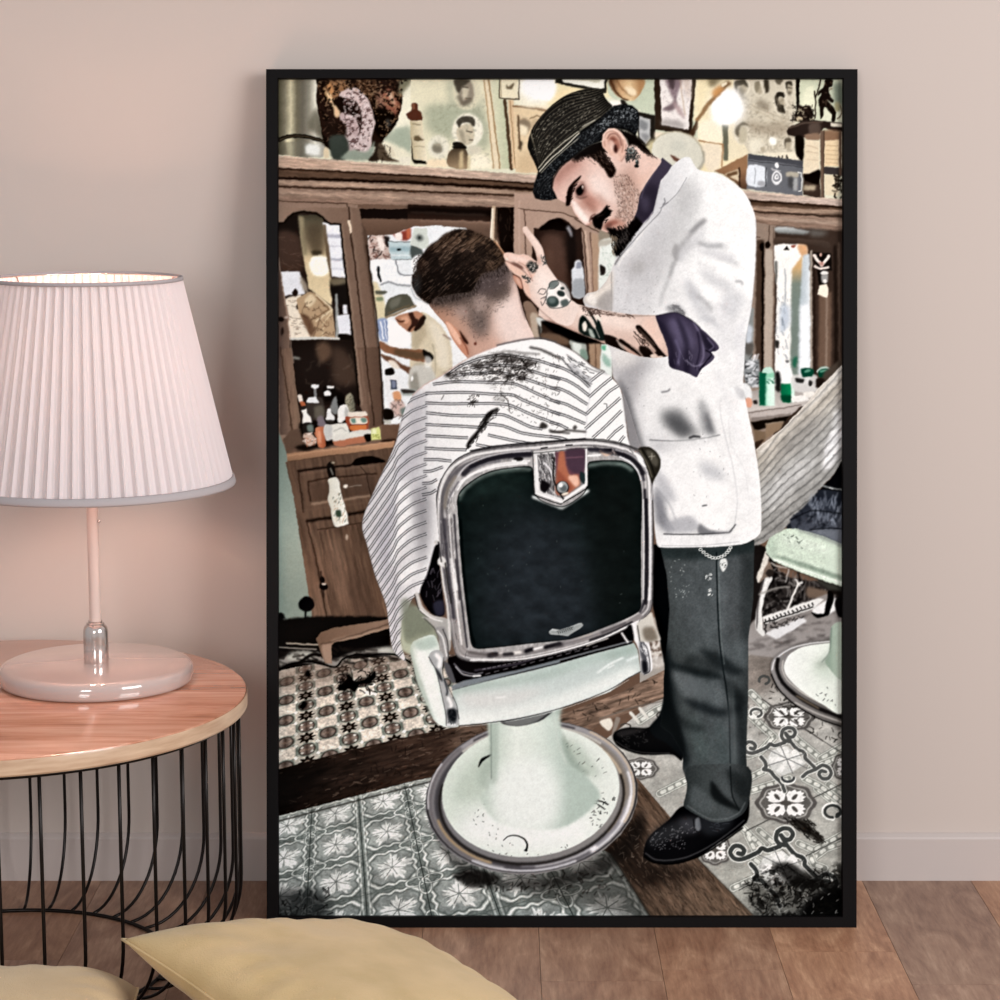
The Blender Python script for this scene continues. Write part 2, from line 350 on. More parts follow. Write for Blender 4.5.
def put(mb, c, a=1., mode='n'):
    if mb is None: return
    m, (x0, y0, x1, y1) = mb
    m = m*a
    if CLIP[0] is not None: m = m*CLIP[0][y0:y1, x0:x1]
    m = m[..., None]; v = IMG[y0:y1, x0:x1]
    if isinstance(c, tuple) and len(c) >= 6:                # gradient: x0,y0,c0,x1,y1,c1[,x,y,c...]
        g = pts([c[0], c[1], c[3], c[4]]); d = g[1]-g[0]; L = d@d
        gx = np.arange(x0, x1)[None]+.5; gy = np.arange(y0, y1)[:,None]+.5
        t = np.clip(((gx-g[0,0])*d[0]+(gy-g[0,1])*d[1])/L, 0, 1)[..., None]
        cols = [rgb(c[2]), rgb(c[5])]+[rgb(k) for k in c[6:]]
        st = np.linspace(0, 1, len(cols))
        C = np.stack([np.interp(t[..., 0], st, [k[j] for k in cols]) for j in range(3)], -1).astype(np.float32)
    else: C = rgb(c)
    if mode == 'n': v += (C-v)*m
    elif mode == 'm': v *= 1+(C-1)*m
    else: v[:] = 1-(1-v)*(1-C*m)
def F(c, t, b=0, a=1., s=1, mode='n'):
    p = pts(t)
    if s: p = spline(p, True)
    put(mpoly(p, b*PS), c, a, mode)
def K(c, w, t, b=0, a=1., s=1, mode='n'):
    p = pts(t)
    if s: p = spline(p, False)
    put(mstroke(p, w, b*PS), c, a, mode)
def ell(cx, cy, rx, ry, rot=0, n=28):
    t = np.linspace(0, 2*np.pi, n, endpoint=False); r = np.radians(rot)
    x, y = rx*np.cos(t), ry*np.sin(t)
    return np.stack([cx+x*np.cos(r)-y*np.sin(r), cy+x*np.sin(r)+y*np.cos(r)], 1)
def E(c, cx, cy, rx, ry, rot=0, b=0, a=1., mode='n'):
    put(mpoly(pts(ell(cx, cy, rx, ry, rot)), b*PS), c, a, mode)
def R(c, w, cx, cy, rx, ry, rot=0, b=0, a=1., t0=0, t1=360):
    t = np.radians(np.linspace(t0, t1, 40)); r = np.radians(rot)
    x, y = rx*np.cos(t), ry*np.sin(t)
    put(mstroke(pts(np.stack([cx+x*np.cos(r)-y*np.sin(r), cy+x*np.sin(r)+y*np.cos(r)], 1)), w, b*PS), c, a)
def C(t=None, s=1, b=0, ring=None):
    if t is None: CLIP[0] = None; return
    m = np.zeros((PH, PW), np.float32)
    for k in (t if isinstance(t, list) else [t]):
        p = pts(k); p = spline(p, True) if s else p
        r = mpoly(p, b*PS)
        if r is None: continue
        q, (x0, y0, x1, y1) = r
        np.maximum(m[y0:y1, x0:x1], q, out=m[y0:y1, x0:x1])
    CLIP[0] = m
def noise(sx, sy, seed, rot=0, oct=3):
    yy, xx = np.mgrid[0:PH:1, 0:PW:1].astype(np.float32)/PS
    if rot:
        r = np.radians(rot); xx, yy = xx*np.cos(r)+yy*np.sin(r), -xx*np.sin(r)+yy*np.cos(r)
    out = np.zeros((PH, PW), np.float32); amp = 1.; tot = 0
    for o in range(oct):
        rs = np.random.RandomState(seed*13+o); g = rs.rand(256, 256).astype(np.float32)*2-1
        x = xx/sx*2**o+500; y = yy/sy*2**o+500
        xi = np.floor(x).astype(int); yi = np.floor(y).astype(int); fx = x-xi; fy = y-yi
        fx = fx*fx*(3-2*fx); fy = fy*fy*(3-2*fy)
        a = g[yi%256, xi%256]; b = g[yi%256, (xi+1)%256]; c = g[(yi+1)%256, xi%256]; d = g[(yi+1)%256, (xi+1)%256]
        out += amp*((a*(1-fx)+b*fx)*(1-fy)+(c*(1-fx)+d*fx)*fy); tot += amp; amp *= .55
    return out/tot*1.6
def N(amt, sx, sy, seed, rot=0, oct=3, c=None, th=None):
    """noise inside the clip: multiplies tone, or lays colour c where noise > th"""
    n = noise(sx, sy, seed, rot, oct); k = CLIP[0] if CLIP[0] is not None else 1.
    if c is None: IMG[:] = IMG*(1+(n*amt*k)[..., None])
    else:
        m = (np.clip((n-th)*5, 0, 1)*amt*k)[..., None]; IMG[:] = IMG+(rgb(c)-IMG)*m
def hom(src, dst):
    A = []
    for (u, v), (x, y) in zip(src, dst):
        A.append([x, y, 1, 0, 0, 0, -u*x, -u*y, -u]); A.append([0, 0, 0, x, y, 1, -v*x, -v*y, -v])
    return np.linalg.svd(np.array(A, float))[2][-1].reshape(3, 3)
def uvmap(H):
    gy, gx = np.mgrid[0:PH, 0:PW]; gx = PX0+(gx+.5)/PS; gy = PY0+(gy+.5)/PS
    w = H[2,0]*gx+H[2,1]*gy+H[2,2]
    return (H[0,0]*gx+H[0,1]*gy+H[0,2])/w, (H[1,0]*gx+H[1,1]*gy+H[1,2])/w
def lay(m, c, a=1.):
    k = np.clip(m, 0, 1)*a
    if CLIP[0] is not None: k = k*CLIP[0]
    IMG[:] = IMG+(rgb(c)-IMG)*k[..., None]
def bits(c, n, t, r=(2, 6), w=.5, ang=None, a=.8, b=0, cs=None):
    """n short random hairs/crumbs inside polygon t (photo px lengths)"""
    p = pts(t); x0, y0 = p.min(0); x1, y1 = p.max(0)
    msk = mpoly(p)
    if msk is None: return
    m, (bx, by, ex, ey) = msk
    k = 0; tries = 0; keep = ORG[:]
    while k < n and tries < n*20:
        tries += 1
        x = RNG.uniform(x0, x1); y = RNG.uniform(y0, y1)
        i, j = int(y)-by, int(x)-bx
        if i < 0 or j < 0 or i >= m.shape[0] or j >= m.shape[1] or m[i, j] < .5: continue
        an = RNG.uniform(0, 6.28) if ang is None else np.radians(ang+RNG.normal(0, 14))
        L = RNG.uniform(*r)*PS/2; k += 1
        bend = RNG.normal(0, .13)
        q = np.array([[x-L*np.cos(an), y-L*np.sin(an)], [x-bend*L*np.sin(an), y+bend*L*np.cos(an)], [x+L*np.cos(an), y+L*np.sin(an)]])
        ORG[:] = [0., 0., 1.]
        put(mstroke(q, w, b*PS), c if cs is None else cs[RNG.randint(len(cs))], a*RNG.uniform(.5, 1))
        ORG[:] = keep
def warp(amp, sc_, seed, ymax=9999):
    """wobble the drawing a little so that drawn edges turn organic"""
    dx = noise(sc_, sc_, seed, oct=2)*amp*PS; dy = noise(sc_, sc_, seed+1, oct=2)*amp*PS
    yy, xx = np.mgrid[0:PH, 0:PW].astype(np.float32); k = np.clip(((ymax-PY0)*PS-yy)/12, 0, 1); dx = dx*k; dy = dy*k
    x = np.clip(xx+dx, 0, PW-1.01); y = np.clip(yy+dy, 0, PH-1.01); xi = x.astype(int); yi = y.astype(int); fx = (x-xi)[..., None]; fy = (y-yi)[..., None]
    A = IMG; IMG[:] = (A[yi, xi]*(1-fx)+A[yi, xi+1]*fx)*(1-fy)+(A[yi+1, xi]*(1-fx)+A[yi+1, xi+1]*fx)*fy
def clarity(k, s):
    b_ = np.stack([blur(IMG[..., j].copy(), s*PS) for j in range(3)], -1)
    L = (IMG-b_).mean(-1, keepdims=True); IMG[:] = np.clip(IMG+L*k, 0, 1)
IMG[:] = rgb(0x6b5446)
# ---- upper wall with pictures
O()
F(0xDEDCC4, "276 77 846 77 846 200 276 158", s=0)
O(270, 70)
F(0xEFEBD4, "850 50 1000 50 1000 640 780 600 800 300 870 200", b=2)
F(0xA9B3A0, "780 420 930 380 930 600 700 590", b=2)
F(0xE9E4CC, "640 600 720 470 800 480 950 560 950 620", b=1.5)
F((50,0,0x55503e,375,0,0x7d7765,0xc9c3a4,0x6f6a58,0x69655a,0x8d8a7c,0xdcdacb,0x9a9688,0x3a352c), "45 50 300 50 330 250 375 470 345 575 240 580 45 560", s=0)
F(0x4a4638, "300 250 375 460 330 440 250 380", b=2, a=.7)
F(0xd9d3b0, "95 440 125 440 140 555 112 555", b=1)
F((50,0,0x4b473a,350,0,0x8c8874,0x6c6a5e,0x9b9b90,0xc0c2bb), "50 480 200 470 360 500 345 580 200 575 50 560", s=0, a=.6)
F(0xe8ebe6, "240 490 320 500 320 560 235 550", b=1.2)
K(0x1c1712, 28, "45 465 120 440 230 440 375 480")
K(0x6e624c, 6, "60 462 130 440 230 440 360 476", a=.6)
F(0x17100c, "300 50 350 50 400 200 470 380 500 560 380 520 340 420 330 200")
F(0x241712, "340 50 900 50 880 140 870 260 820 380 760 450 720 500 560 520 420 480 340 400")
F(0x8a6343, "370 70 480 70 510 120 460 170 400 200 380 130", b=1)
F(0xc08a58, "390 80 420 130 400 160 380 120", b=.6)
F(0x9a7752, "350 110 370 120 395 220 365 170", b=.4)
F(0xe6c79a, "370 150 400 160 425 250 400 230", b=.6)
F(0xd6b58e, "420 240 450 220 465 300 430 310", b=.6)
F(0x4a3222, "500 60 700 60 690 200 640 180 560 100", b=2)
bits(0x6b4a34, 70, "490 60 880 60 870 250 700 260", (2,5), 1.2, cs=[0x6b4a34,0x3a261a,0x8a6a50,0x100a07,0xa5866a])
F(0xa0644e, "740 150 790 120 850 200 865 250 820 310 780 280", b=1.2, a=.85)
F(0xdcc0a4, "775 150 800 140 835 230 810 210", b=.8, a=.8)
F(0xb5836c, "700 180 740 140 760 230 720 240", b=1, a=.6)
F(0x0f0a08, "680 260 800 270 840 330 800 400 740 460 680 380", b=1)
F(0x4a4743, "770 330 800 320 800 390 770 390", b=1, a=.7)
F(0x7f7c66, "860 60 940 60 900 130 860 170", b=1.5)
# lace
K(0xcdb9b6, 75, "490 170 540 150 600 190 635 260 650 350", b=.4)
K(0xcbb9b7, 95, "650 350 630 420 620 500 600 520", b=.4)
K(0xb9a3a2, 80, "500 310 540 360 555 420 540 500 575 520", b=.4)
K(0xc4b2b0, 60, "505 420 545 470 590 530", b=.4)
F(0x1a100d, "420 200 460 170 520 200 560 260 590 300 560 300 500 290 450 260", b=.5)
F(0x2a1a16, "560 300 600 340 610 380 575 450 590 400 575 340", b=.3)
bits(0x6d5654, 60, "490 150 640 160 680 420 630 540 520 520 490 400", (1,2.5), 1, cs=[0x7d6664,0x9a8583,0xe6dcda])
C("480 170 540 140 620 170 670 270 680 370 650 480 620 545 560 530 500 450 490 300"); N(.75, 2.6, 2.2, 301, c=0x4a3230, th=.18); N(.6, 2, 1.6, 302, c=0xeadedd, th=.28); C()
C("340 58 900 58 880 140 870 260 820 380 740 450 700 300 640 180 480 130 380 330 345 330"); N(.8, 3, 2.4, 303, rot=30, c=0x120b08, th=.05); N(.6, 2.4, 2, 304, rot=30, c=0xa98664, th=.33); C()
F(0x201510, "340 380 400 340 500 370 490 440 400 440", b=1)
bits(0x4b352b, 40, "330 330 500 330 500 480 380 470", (2,5), 1, cs=[0x5b4335,0x150d0a])
F(0x39403a, "390 450 480 430 520 500 500 590 410 590", b=1)
F(0xd8c8a8, "355 510 385 520 385 580 350 578", b=.5)
F(0x8f9a8c, "490 560 540 530 640 540 690 470 680 560 650 600 470 590", b=1)
F(0x2b221b, "700 480 740 520 720 600 650 600 690 540", b=.6)
F(0x55483a, "720 480 770 520 800 580 860 610 720 590", b=.6)
F(0xdcd3ba, "760 510 800 510 830 570 790 570", b=.6)
bits(0x2b231c, 26, "690 470 780 480 820 600 660 600", (2,5), 1)
F(0xe8e2ce, "860 580 940 580 940 620 870 620", b=.4)
# poster of haircuts
O(410, 70)
F(0xE9E3C6, "0 55 490 55 560 660 0 640", s=0)
F(0x9aa38d, "90 250 250 220 470 250 520 520 300 470 130 420", b=4, a=.7)
F(0xa9ad97, "240 70 300 70 300 200 430 240 480 150 490 450 380 280 260 230", b=3, a=.6)
E(0xd9d3b9, 375, 150, 88, 115, b=1); F(0x93897a, "310 80 400 70 425 150 400 215 350 230 325 180", b=1); F(0x4e483e, "290 60 400 60 350 110 320 150 300 120", b=.8); F(0xd8d0b8, "350 110 385 120 380 180 350 190", b=1, a=.8)
K(0x3f3a33, 7, "350 110 380 115", b=.4); K(0x5f564a, 8, "370 185 400 185", b=.4); K(0x5f564a, 30, "320 180 350 220 400 200", b=1, a=.6)
E(0xf2eddb, 380, 400, 105, 115, b=1)
F(0xcfc4ab, "325 370 410 360 425 420 415 470 380 500 330 480 305 420", b=.6); F(0x4a453c, "305 340 340 308 410 308 432 340 425 375 390 350 345 350 325 380", b=.5)
K(0x4a4238, 7, "375 405 410 410", b=.3); K(0x6b6152, 8, "395 465 415 462", b=.3); F(0x99907e, "320 400 350 400 370 480 350 490", b=1, a=.7)
F(0x23201c, "288 480 340 480 375 510 370 520 290 505", b=.3); F(0xd6d0bb, "390 500 470 510 460 560 380 560", b=1)
E(0xe9e5d2, 185, 510, 72, 80, b=1.2); E(0xa29c88, 180, 515, 32, 34, b=1.2); F(0x857f70, "150 500 210 520 200 545 150 540", b=1)
F(0xf8f0d8, "380 600 450 550 520 580 540 650 380 650", b=1.5)
F(0xf3e0bf, "110 600 250 590 250 640 110 640", b=1)
bits(0x8b8a76, 130, "120 240 500 200 540 620 140 600", (1,4), 1.2, a=.35, b=.4)
F((0,500,0x40362b,0,640,0x9a8468), "255 640 248 560 290 515 355 515 385 560 375 655", b=.3)
F(0xcdb890, "330 540 350 540 350 650 325 650", b=1); K(0x1c1916, 14, "285 512 360 512", b=.3); F(0xd9cba6, "385 560 400 580 395 655 378 655", b=.6)
F(0xeadbbd, "487 55 530 55 605 655 560 655", s=0, b=.3); K(0xb89a76, 9, "490 60 530 400 555 650", b=.3); K(0xa2845f, 10, "522 60 560 350 597 650", b=.3)
F((540,0,0xdedcc0,650,0,0xc3c7a8), "532 55 600 55 680 655 605 655", s=0, b=.3)
K(0x54402f, 22, "630 200 650 400 672 655", b=.3, s=0); F(0xdcbf9a, "650 195 690 195 725 655 680 655", s=0, b=.3); K(0x9a7a5a, 5, "665 200 700 650", s=0)
F(0xe3cba6, "690 230 1000 230 1000 690 700 680", s=0); F(0x8d7d68, "720 330 770 320 810 370 760 430 730 380", b=1.2); F(0xefe0c2, "730 360 780 380 770 430 735 420", b=1); F(0x4b4033, "725 470 750 480 735 540", b=.8)
K(0x8a7358, 9, "800 320 840 300 870 310 860 340", b=.4); F(0xb59f80, "820 320 860 330 840 370 800 380", b=1, a=.7); F(0xb79a76, "740 560 900 540 900 680 720 680", b=3, a=.4)
K(0x8d7054, 16, "690 238 800 248 920 268", s=0, b=.3)
K(0x5a4633, 12, "720 300 728 520", s=0, b=.5)
F(0xf5efda, "725 55 1000 55 1000 230 725 230", b=2); F(0xe7d89e, "900 190 1000 90 1000 240", b=3)
F(0xEDE3C6, "590 55 725 55 725 190 592 185", s=0); K(0x3c3327, 7, "592 55 594 184 724 192 724 55", s=0, b=.2); K(0xa8977a, 5, "602 60 606 175", s=0); F(0x6d604c, "640 90 655 110 690 80 680 120 640 120", b=.6); 
F(0x1a1713, "0 300 8 600 25 620 110 625 100 605 20 590 14 340", s=0, b=.4)
F(0x5b3528, "8 222 45 220 48 262 70 280 75 335 -5 335 -30 290 5 262", b=.3); F(0x8a5a44, "12 225 25 222 25 255 12 258", b=.4)
F((0,0,0xc4b694,110,0,0xf0e6cc), "-8 333 75 333 92 480 112 605 20 595 8 480", s=0, b=.2); K(0x7d7058, 5, "10 355 65 362", b=.3); F(0x6b5d46, "25 440 50 435 85 465 30 468", b=.5); K(0x9a8b6c, 4, "25 505 90 510", b=.3)
E(0xffffff, 850, 110, 118, 90, b=2.5)
# pictures right of the hat
O(550, 70)
F(0xEBDFB6, "-10 55 400 55 400 180 -10 260", s=0, b=1); F(0xf2dcae, "60 130 260 130 100 200 20 250", b=3)
E(0xffffff, -20, 110, 60, 95, b=1.5)
F(0x2b2823, "35 55 385 55 372 150 330 148 35 85", s=0, b=.3); F(0xf0eee2, "75 55 365 55 362 118 330 122 90 78", s=0, b=.3); F(0xc9c5b0, "120 55 340 55 330 80", s=0, b=.6)
F(0xC5CDB6, "385 55 1000 55 1000 640 640 500 600 260 480 240 385 150", s=0)
F(0xd8dbc6, "400 200 475 195 490 250 420 250", b=1); F(0xf4ece2, "395 205 470 205 470 240 410 240", b=.8)
F((400,0,0x5c3f2a,600,0,0xcfa77c,0xe6c79a,0xb58a60), "395 55 625 55 612 140 570 190 530 200 480 185 430 150", b=.5); K(0x4a2e1d, 10, "400 60 440 140 480 180 520 195", b=.5); K(0x7a5638, 8, "440 60 480 120 540 170", b=.8)
F(0xf3dfbd, "500 110 560 120 580 160 530 160", b=1)
F(0x2a2521, "470 195 500 200 520 240 480 230", b=.4)
F(0x33271f, "695 55 975 55 945 435 700 395", s=0, b=.3); F(0xEDE6E2, "733 55 948 55 925 395 745 360", s=0, b=.3)
F(0x8d7a80, "770 60 880 60 860 130 830 200 790 120", b=1); F(0x7b6a6e, "750 260 820 210 830 160 850 240 790 270", b=1); F(0xb8a0a0, "820 200 870 250 900 330 840 260", b=1.2); F(0x55474a, "790 60 830 60 825 120 800 110", b=.8)
F(0x97908e, "740 330 840 330 900 360 880 385 750 360", b=1.5, a=.7); K(0xc0a58c, 6, "868 60 900 300", b=.6, s=0)
F(0xd8c8bd, "880 60 940 60 930 200", b=2); bits(0xb0a4a4, 50, "740 80 940 80 920 380 750 350", (1,4), 1, a=.5, b=.3)
F(0xF5E6C2, "975 55 1010 55 1010 260 960 340", b=.5)
K(0x4a3526, 34, "1010 310 940 440", s=0, b=.4)
F(0x25211d, "585 275 700 300 705 470 640 510 585 450", s=0, b=.3); F(0xB9BABA, "595 305 668 325 668 455 640 490 595 440", s=0, b=.4); F(0x808284, "600 330 650 350 640 400 600 380", b=1); F(0x8d8e90, "610 420 660 430 640 480", b=1)
F(0xEBDCC6, "705 410 990 455 990 480 730 480", b=1)
O(700, 70)
F(0xF3E4BC, "-10 55 340 55 340 560 100 670 -10 700", s=0, b=.5)
F(0x6f6248, "60 55 140 55 100 110 60 100", b=2, a=.8)
F(0xf9f0d6, "0 340 150 330 150 480 0 470", b=2)
F(0x6c6c5c, "150 360 190 365 190 600 160 600", s=0, b=.5); F(0xe9ddbf, "190 370 240 340 330 560 195 600", s=0, b=.5)
F(0xD3CAB6, "225 55 640 55 636 560 330 555 210 300", s=0, b=.3)
K(0xa67b56, 9, "-5 468 155 492 150 640", s=0, b=.3); F(0xeee0c8, "0 490 140 500 135 640 60 670 0 560", b=1)
for cx, cy, rx, ry in ((285,110,48,60),(395,115,42,55),(440,95,30,50),(597,112,34,52),(540,215,48,72),(280,415,55,75),(590,490,36,48),(500,480,30,40),(420,520,30,36),(525,75,30,26)):
    E(0xe5ddca, cx, cy, rx, ry, b=1); E(0xb5aa94, cx+4, cy+8, rx*.55, ry*.7, b=1)
F(0x4f493e, "235 70 300 62 320 110 290 95 250 110 250 150 232 110", b=.6); F(0x5d564a, "245 110 290 130 300 200 260 160", b=1.5, a=.6)
F(0x8f8672, "365 80 400 70 400 100 380 150 365 120", b=.7); F(0x40392f, "430 65 465 70 460 140 440 150", b=.7); F(0x6a6254, "500 60 560 60 540 95 510 85", b=.6)
F(0x3f392f, "575 80 612 72 620 100 590 95 580 140", b=.5); K(0x4a4238, 6, "585 115 615 112", b=.4); F(0x6f6657, "580 140 615 140 600 165", b=.8)
F(0x2f2a23, "500 190 520 145 560 150 568 180 530 175 515 240", b=.4); F(0x3a342b, "520 230 560 235 570 285 520 270", b=.5); F(0x655c4e, "505 170 525 200 545 250 520 230", b=.8)
F(0x6f6757, "240 380 290 340 330 370 280 370 260 440 240 430", b=.8); F(0xc4bba4, "270 380 310 390 310 470 270 480", b=1); F(0x5a5245, "565 460 600 450 610 480 580 480 575 520", b=.6)
F(0x9d8f7c, "330 330 430 360 560 340 620 380 560 430 420 420 340 400", b=3, a=.7); F(0x7d7263, "390 190 470 230 440 270 380 240", b=2, a=.6)
bits(0x857a68, 170, "300 150 630 200 630 550 330 550", (1,4), 1.2, a=.45, b=.4)
K(0xb9ad96, 5, "310 240 420 290 560 360", b=.5); K(0x9f937d, 4, "330 220 450 280 600 330", b=.5)
F(0xFFFFF6, "470 445 510 450 505 495 470 490", b=.7); F(0xE9E2CE, "330 470 400 450 420 480 350 560", b=1.5)
E(0xffffff, 185, 235, 112, 125, b=6, a=.9); E(0xffffff, 180, 240, 98, 112, b=1); F(0xffffff, "110 150 230 130 290 270 230 350 130 360 80 300 90 220", b=1.5)
K(0x9a7a58, 26, "-15 330 60 220 180 90", s=0, b=.6); F(0xd29a62, "80 150 130 100 160 120 100 180", b=1.5); F(0x7d6044, "140 95 190 70 210 90 170 110", b=1); F(0xf6e9cc, "145 90 180 75 185 90 150 108", b=.4)
F((0,660,0x9a7455,0,800,0x5a4233), "95 672 320 560 330 800 280 790 230 740 150 690", s=0, b=.4); F(0xd8c6a8, "160 690 262 655 262 740 200 705", s=0, b=.5); F(0x6b5038, "175 690 255 665 250 690 190 708", s=0, b=.5); K(0x3a2a20, 10, "266 650 270 775", s=0, b=.3)
F(0xE9DFC8, "430 550 670 540 678 600 430 580", s=0, b=.4); bits(0x1d1a18, 9, "490 572 612 575 612 595 490 590", (1.5,3), 1.6, ang=90)
F(0x1b1613, "640 50 668 50 668 300 650 300", s=0, b=.2)
F((670,0,0xd2d6ba,950,0,0xb9bea8), "668 50 955 50 955 400 668 420", s=0); F(0x6f786a, "900 95 955 95 955 240 900 210", b=2); F(0xe8e8cc, "690 150 760 100 770 300 690 260", b=2)
F(0xdcdcc4, "820 260 960 280 950 340 820 330", b=1)
F(0x97906f, "905 215 935 215 940 270 905 270", b=1)
F(0x2a201b, "635 300 665 230 690 240 740 235 750 330 640 340", b=.4); F(0xc8b696, "640 320 665 300 690 330 640 340", b=.4); bits(0x120d0b, 40, "625 240 760 235 760 340 620 340", (2,5), 1.4); bits(0xcfc3a4, 14, "640 250 750 250 750 330 640 330", (1.5,3), 1)
K(0x2b211b, 9, "768 320 775 220 765 140"); K(0x2b211b, 9, "773 190 790 130 805 60")
F(0x1d1512, "840 60 890 62 890 105 865 115 870 165 895 200 885 215 860 200 850 195 890 240 910 280 905 335 880 335 878 290 830 245 825 300 805 320 800 260 795 200 815 150 790 170 795 140 825 110", b=.2); bits(0x6d5847, 14, "830 80 880 80 880 240 820 240", (1.5,3), .8)
R(0x5a4636, 6, 915, 270, 35, 50, t0=-40, t1=80)
F(0x2c221e, "578 405 600 380 660 350 730 332 955 350 955 405 880 400 830 385 790 430 700 445 620 440 590 430", b=.3); K(0x6b5a4e, 7, "600 385 700 350 820 345", b=.5); F(0xd8cfbd, "872 345 955 355 955 378 875 370", s=0, b=.4); F(0x564840, "730 360 800 350 800 420 740 440", b=1)
F(0x8a6f5b, "700 425 800 420 800 460 715 460", b=.6); F(0xE4D4B8, "700 462 802 470 800 670 690 695", s=0, b=.4); K(0xbfa88a, 5, "715 500 790 520", b=.4); K(0xbfa88a, 4, "712 540 790 550", b=.4); K(0xc2ac90, 4, "710 590 790 600", b=.4)
F(0x15100d, "640 440 695 450 690 600 645 560", b=.5); F(0x8d6d55, "830 400 940 405 935 470 830 470", b=1); F(0xE8CFA9, "832 470 935 460 930 640 832 640", s=0, b=.4)
for y in (500,530,560,590,615): K(0xc6a67e, 4, f"845 {y} 925 {y+4}", b=.3)
F(0x3c2f28, "692 690 800 670 812 850 690 830", s=0, b=.3); F(0x120d0b, "700 700 800 660 810 700 790 760 700 730", b=.5); F(0xb5a58c, "695 765 775 765 775 800 695 800", s=0, b=1)
F(0x403a3a, "832 640 955 650 955 700 832 690", s=0, b=.3); F(0xe2d3b5, "835 695 930 700 925 835 835 830", s=0, b=.5); bits(0x1f1814, 30, "890 700 955 700 955 850 900 850", (1.5,4), 2)
F(0x6d584a, "805 400 833 400 830 850 812 850", s=0, b=.3); F(0x6d584a, "933 400 950 400 948 700 930 700", s=0, b=.3); K(0x3a2c24, 5, "832 400 830 850", s=0)
F((320,0,0x77797f,690,0,0x63656b), "325 556 692 602 686 838 314 792", s=0, b=.25); F(0x4c4d53, "325 556 692 602 690 640 560 615 325 592", s=0, b=.3); K(0x2c2c30, 5, "325 600 690 645", s=0, a=.7)
F(0xe2e7ee, "326 635 440 648 435 770 320 760", b=.4); K(0x8d9097, 4, "370 650 368 755", s=0); K(0x2f3034, 7, "442 648 440 772", s=0, b=.2); F(0xa9aab0, "395 740 435 745 432 772 390 768", b=.5)
E(0xf2f2f2, 516, 635, 15, 18, b=.2); E(0xe8e8ea, 515, 716, 34, 46, b=.3); E(0x85868c, 515, 713, 23, 30, b=.2); E(0xf2f2f2, 514, 710, 14, 18, b=.2); E(0x9a9aa0, 516, 710, 7, 9, b=.2); K(0xd6d6d9, 6, "480 655 490 665 540 668", b=.3)
F(0xb1a999, "580 680 660 680 655 712 582 708", b=.6); F(0x4b4b4d, "590 715 625 715 625 790 590 770", b=1); F(0xa7a8a8, "628 720 655 722 650 800 625 795", b=.8); K(0xf0efe9, 7, "660 678 680 690 678 800 660 803", b=.2)
K(0xc4bcae, 6, "314 795 686 842", s=0, b=.4)
O(550, 70)
E(0xc9bd96, 690, 520, 50, 60, b=2)
E(0xDAD7C8, 855, 555, 180, 145, rot=20, b=.4); R(0xb0a68c, 7, 850, 560, 178, 150, rot=20, b=.6, t0=-170, t1=-20); R(0x9d988a, 12, 855, 555, 176, 140, rot=20, b=1, t0=-30, t1=60); E(0xc9c9bd, 860, 500, 60, 40, b=3, a=.8)
F(0x6d4a3e, "800 560 840 575 880 600 870 615 830 600", b=.5)
# ---- cornice
O()
F((0,150,0x9b8370,0,200,0x8a7162), "276 155 410 165.5 537 175 740 190 846 199 846 232 700 222 537 210 410 205 276 201", s=0)
C("276 155 410 165.5 537 175 740 190 846 199 846 232 700 222 537 210 410 205 276 201", s=0)
F((276,155,0xb89c88,846,199,0xc4b0a4), "276 155 410 165.5 537 175 740 190 846 199 846 206 740 198 537 183 410 174 276 167", s=0)
K(0xd8c2ae, 1.4, "276 156 410 166.3 537 176 740 191 846 200", s=0, b=.4, a=.7)
F(0x5a4537, "276 167 410 174 537 183 846 206 846 211 537 192 410 183 276 179", s=0, b=.4)
K(0x2a1d16, 1.8, "276 168 410 175 537 183.5 846 207.5", s=0, b=.4)
K(0x1c120e, 3, "276 177.5 410 182 537 189 700 204", s=0, b=.4); K(0x453830, 2, "740 206 846 214", s=0, b=.6)
K(0xa58b78, 4.5, "276 181.5 410 187 537 194 700 206 846 212", s=0, b=.6)
K(0x36261d, 2.2, "276 186 410 190.5 537 196 700 208 846 216.5", s=0, b=.4)
K(0xa88e7c, 5, "276 192 410 197 537 203 846 222", s=0, b=1.5)
N(.13, 30, 1.6, 3, rot=4.4); N(.10, 6, 1.2, 5, rot=4.4); C()
F(0x8d7566, "276 201 300 202 357 204 357 232 276 232", s=0)
O(270, 70); K(0x3d2c23, 6, "45 868 160 876 500 886", s=0, b=.3); K(0x3d2c23, 6, "505 886 525 1000", s=0, b=.4)
# ---- glass door left
O(270, 210)
C("0 -20 600 -20 600 0 720 1000 760 1600 40 1600 0 400", s=0)
F((0,0,0x8f7767,720,0,0x735c4e), "0 -20 600 -20 740 1010 750 1600 0 1600", s=0)
C()
C("45 88 88 78 115 45 150 18 220 6 300 20 345 45 375 80 400 90 462 92 480 250 500 450 530 700 562 1010 590 1300 650 1430 140 1440 115 700 60 400 45 300", s=0)
F(0x2b211d, "0 0 700 0 700 1500 0 1500", s=0)
F(0x1a1411, "45 80 180 20 190 180 60 150", b=1.5); F(0x43322a, "45 150 180 170 215 400 60 400", b=2); bits(0x6a5245, 16, "50 180 190 190 210 400 60 400", (3,9), 1, ang=10, a=.5)
F((0,40,0x454033,0,620,0xd6c19a,0xe2d0aa), "180 30 345 30 370 280 400 450 405 640 250 520 215 300", s=0, b=.5)
F(0x8f8468, "180 40 215 40 240 300 215 300", s=0, b=1); F(0x4c4032, "230 120 330 90 350 270 290 290 250 260", b=3, a=.8); F(0x3c3428, "270 270 340 270 330 300 280 300", b=1)
E(0xfff8de, 328, 372, 74, 70, b=1.2); F(0xfffdf0, "275 315 370 315 395 375 355 435 290 430 258 375", b=.5)
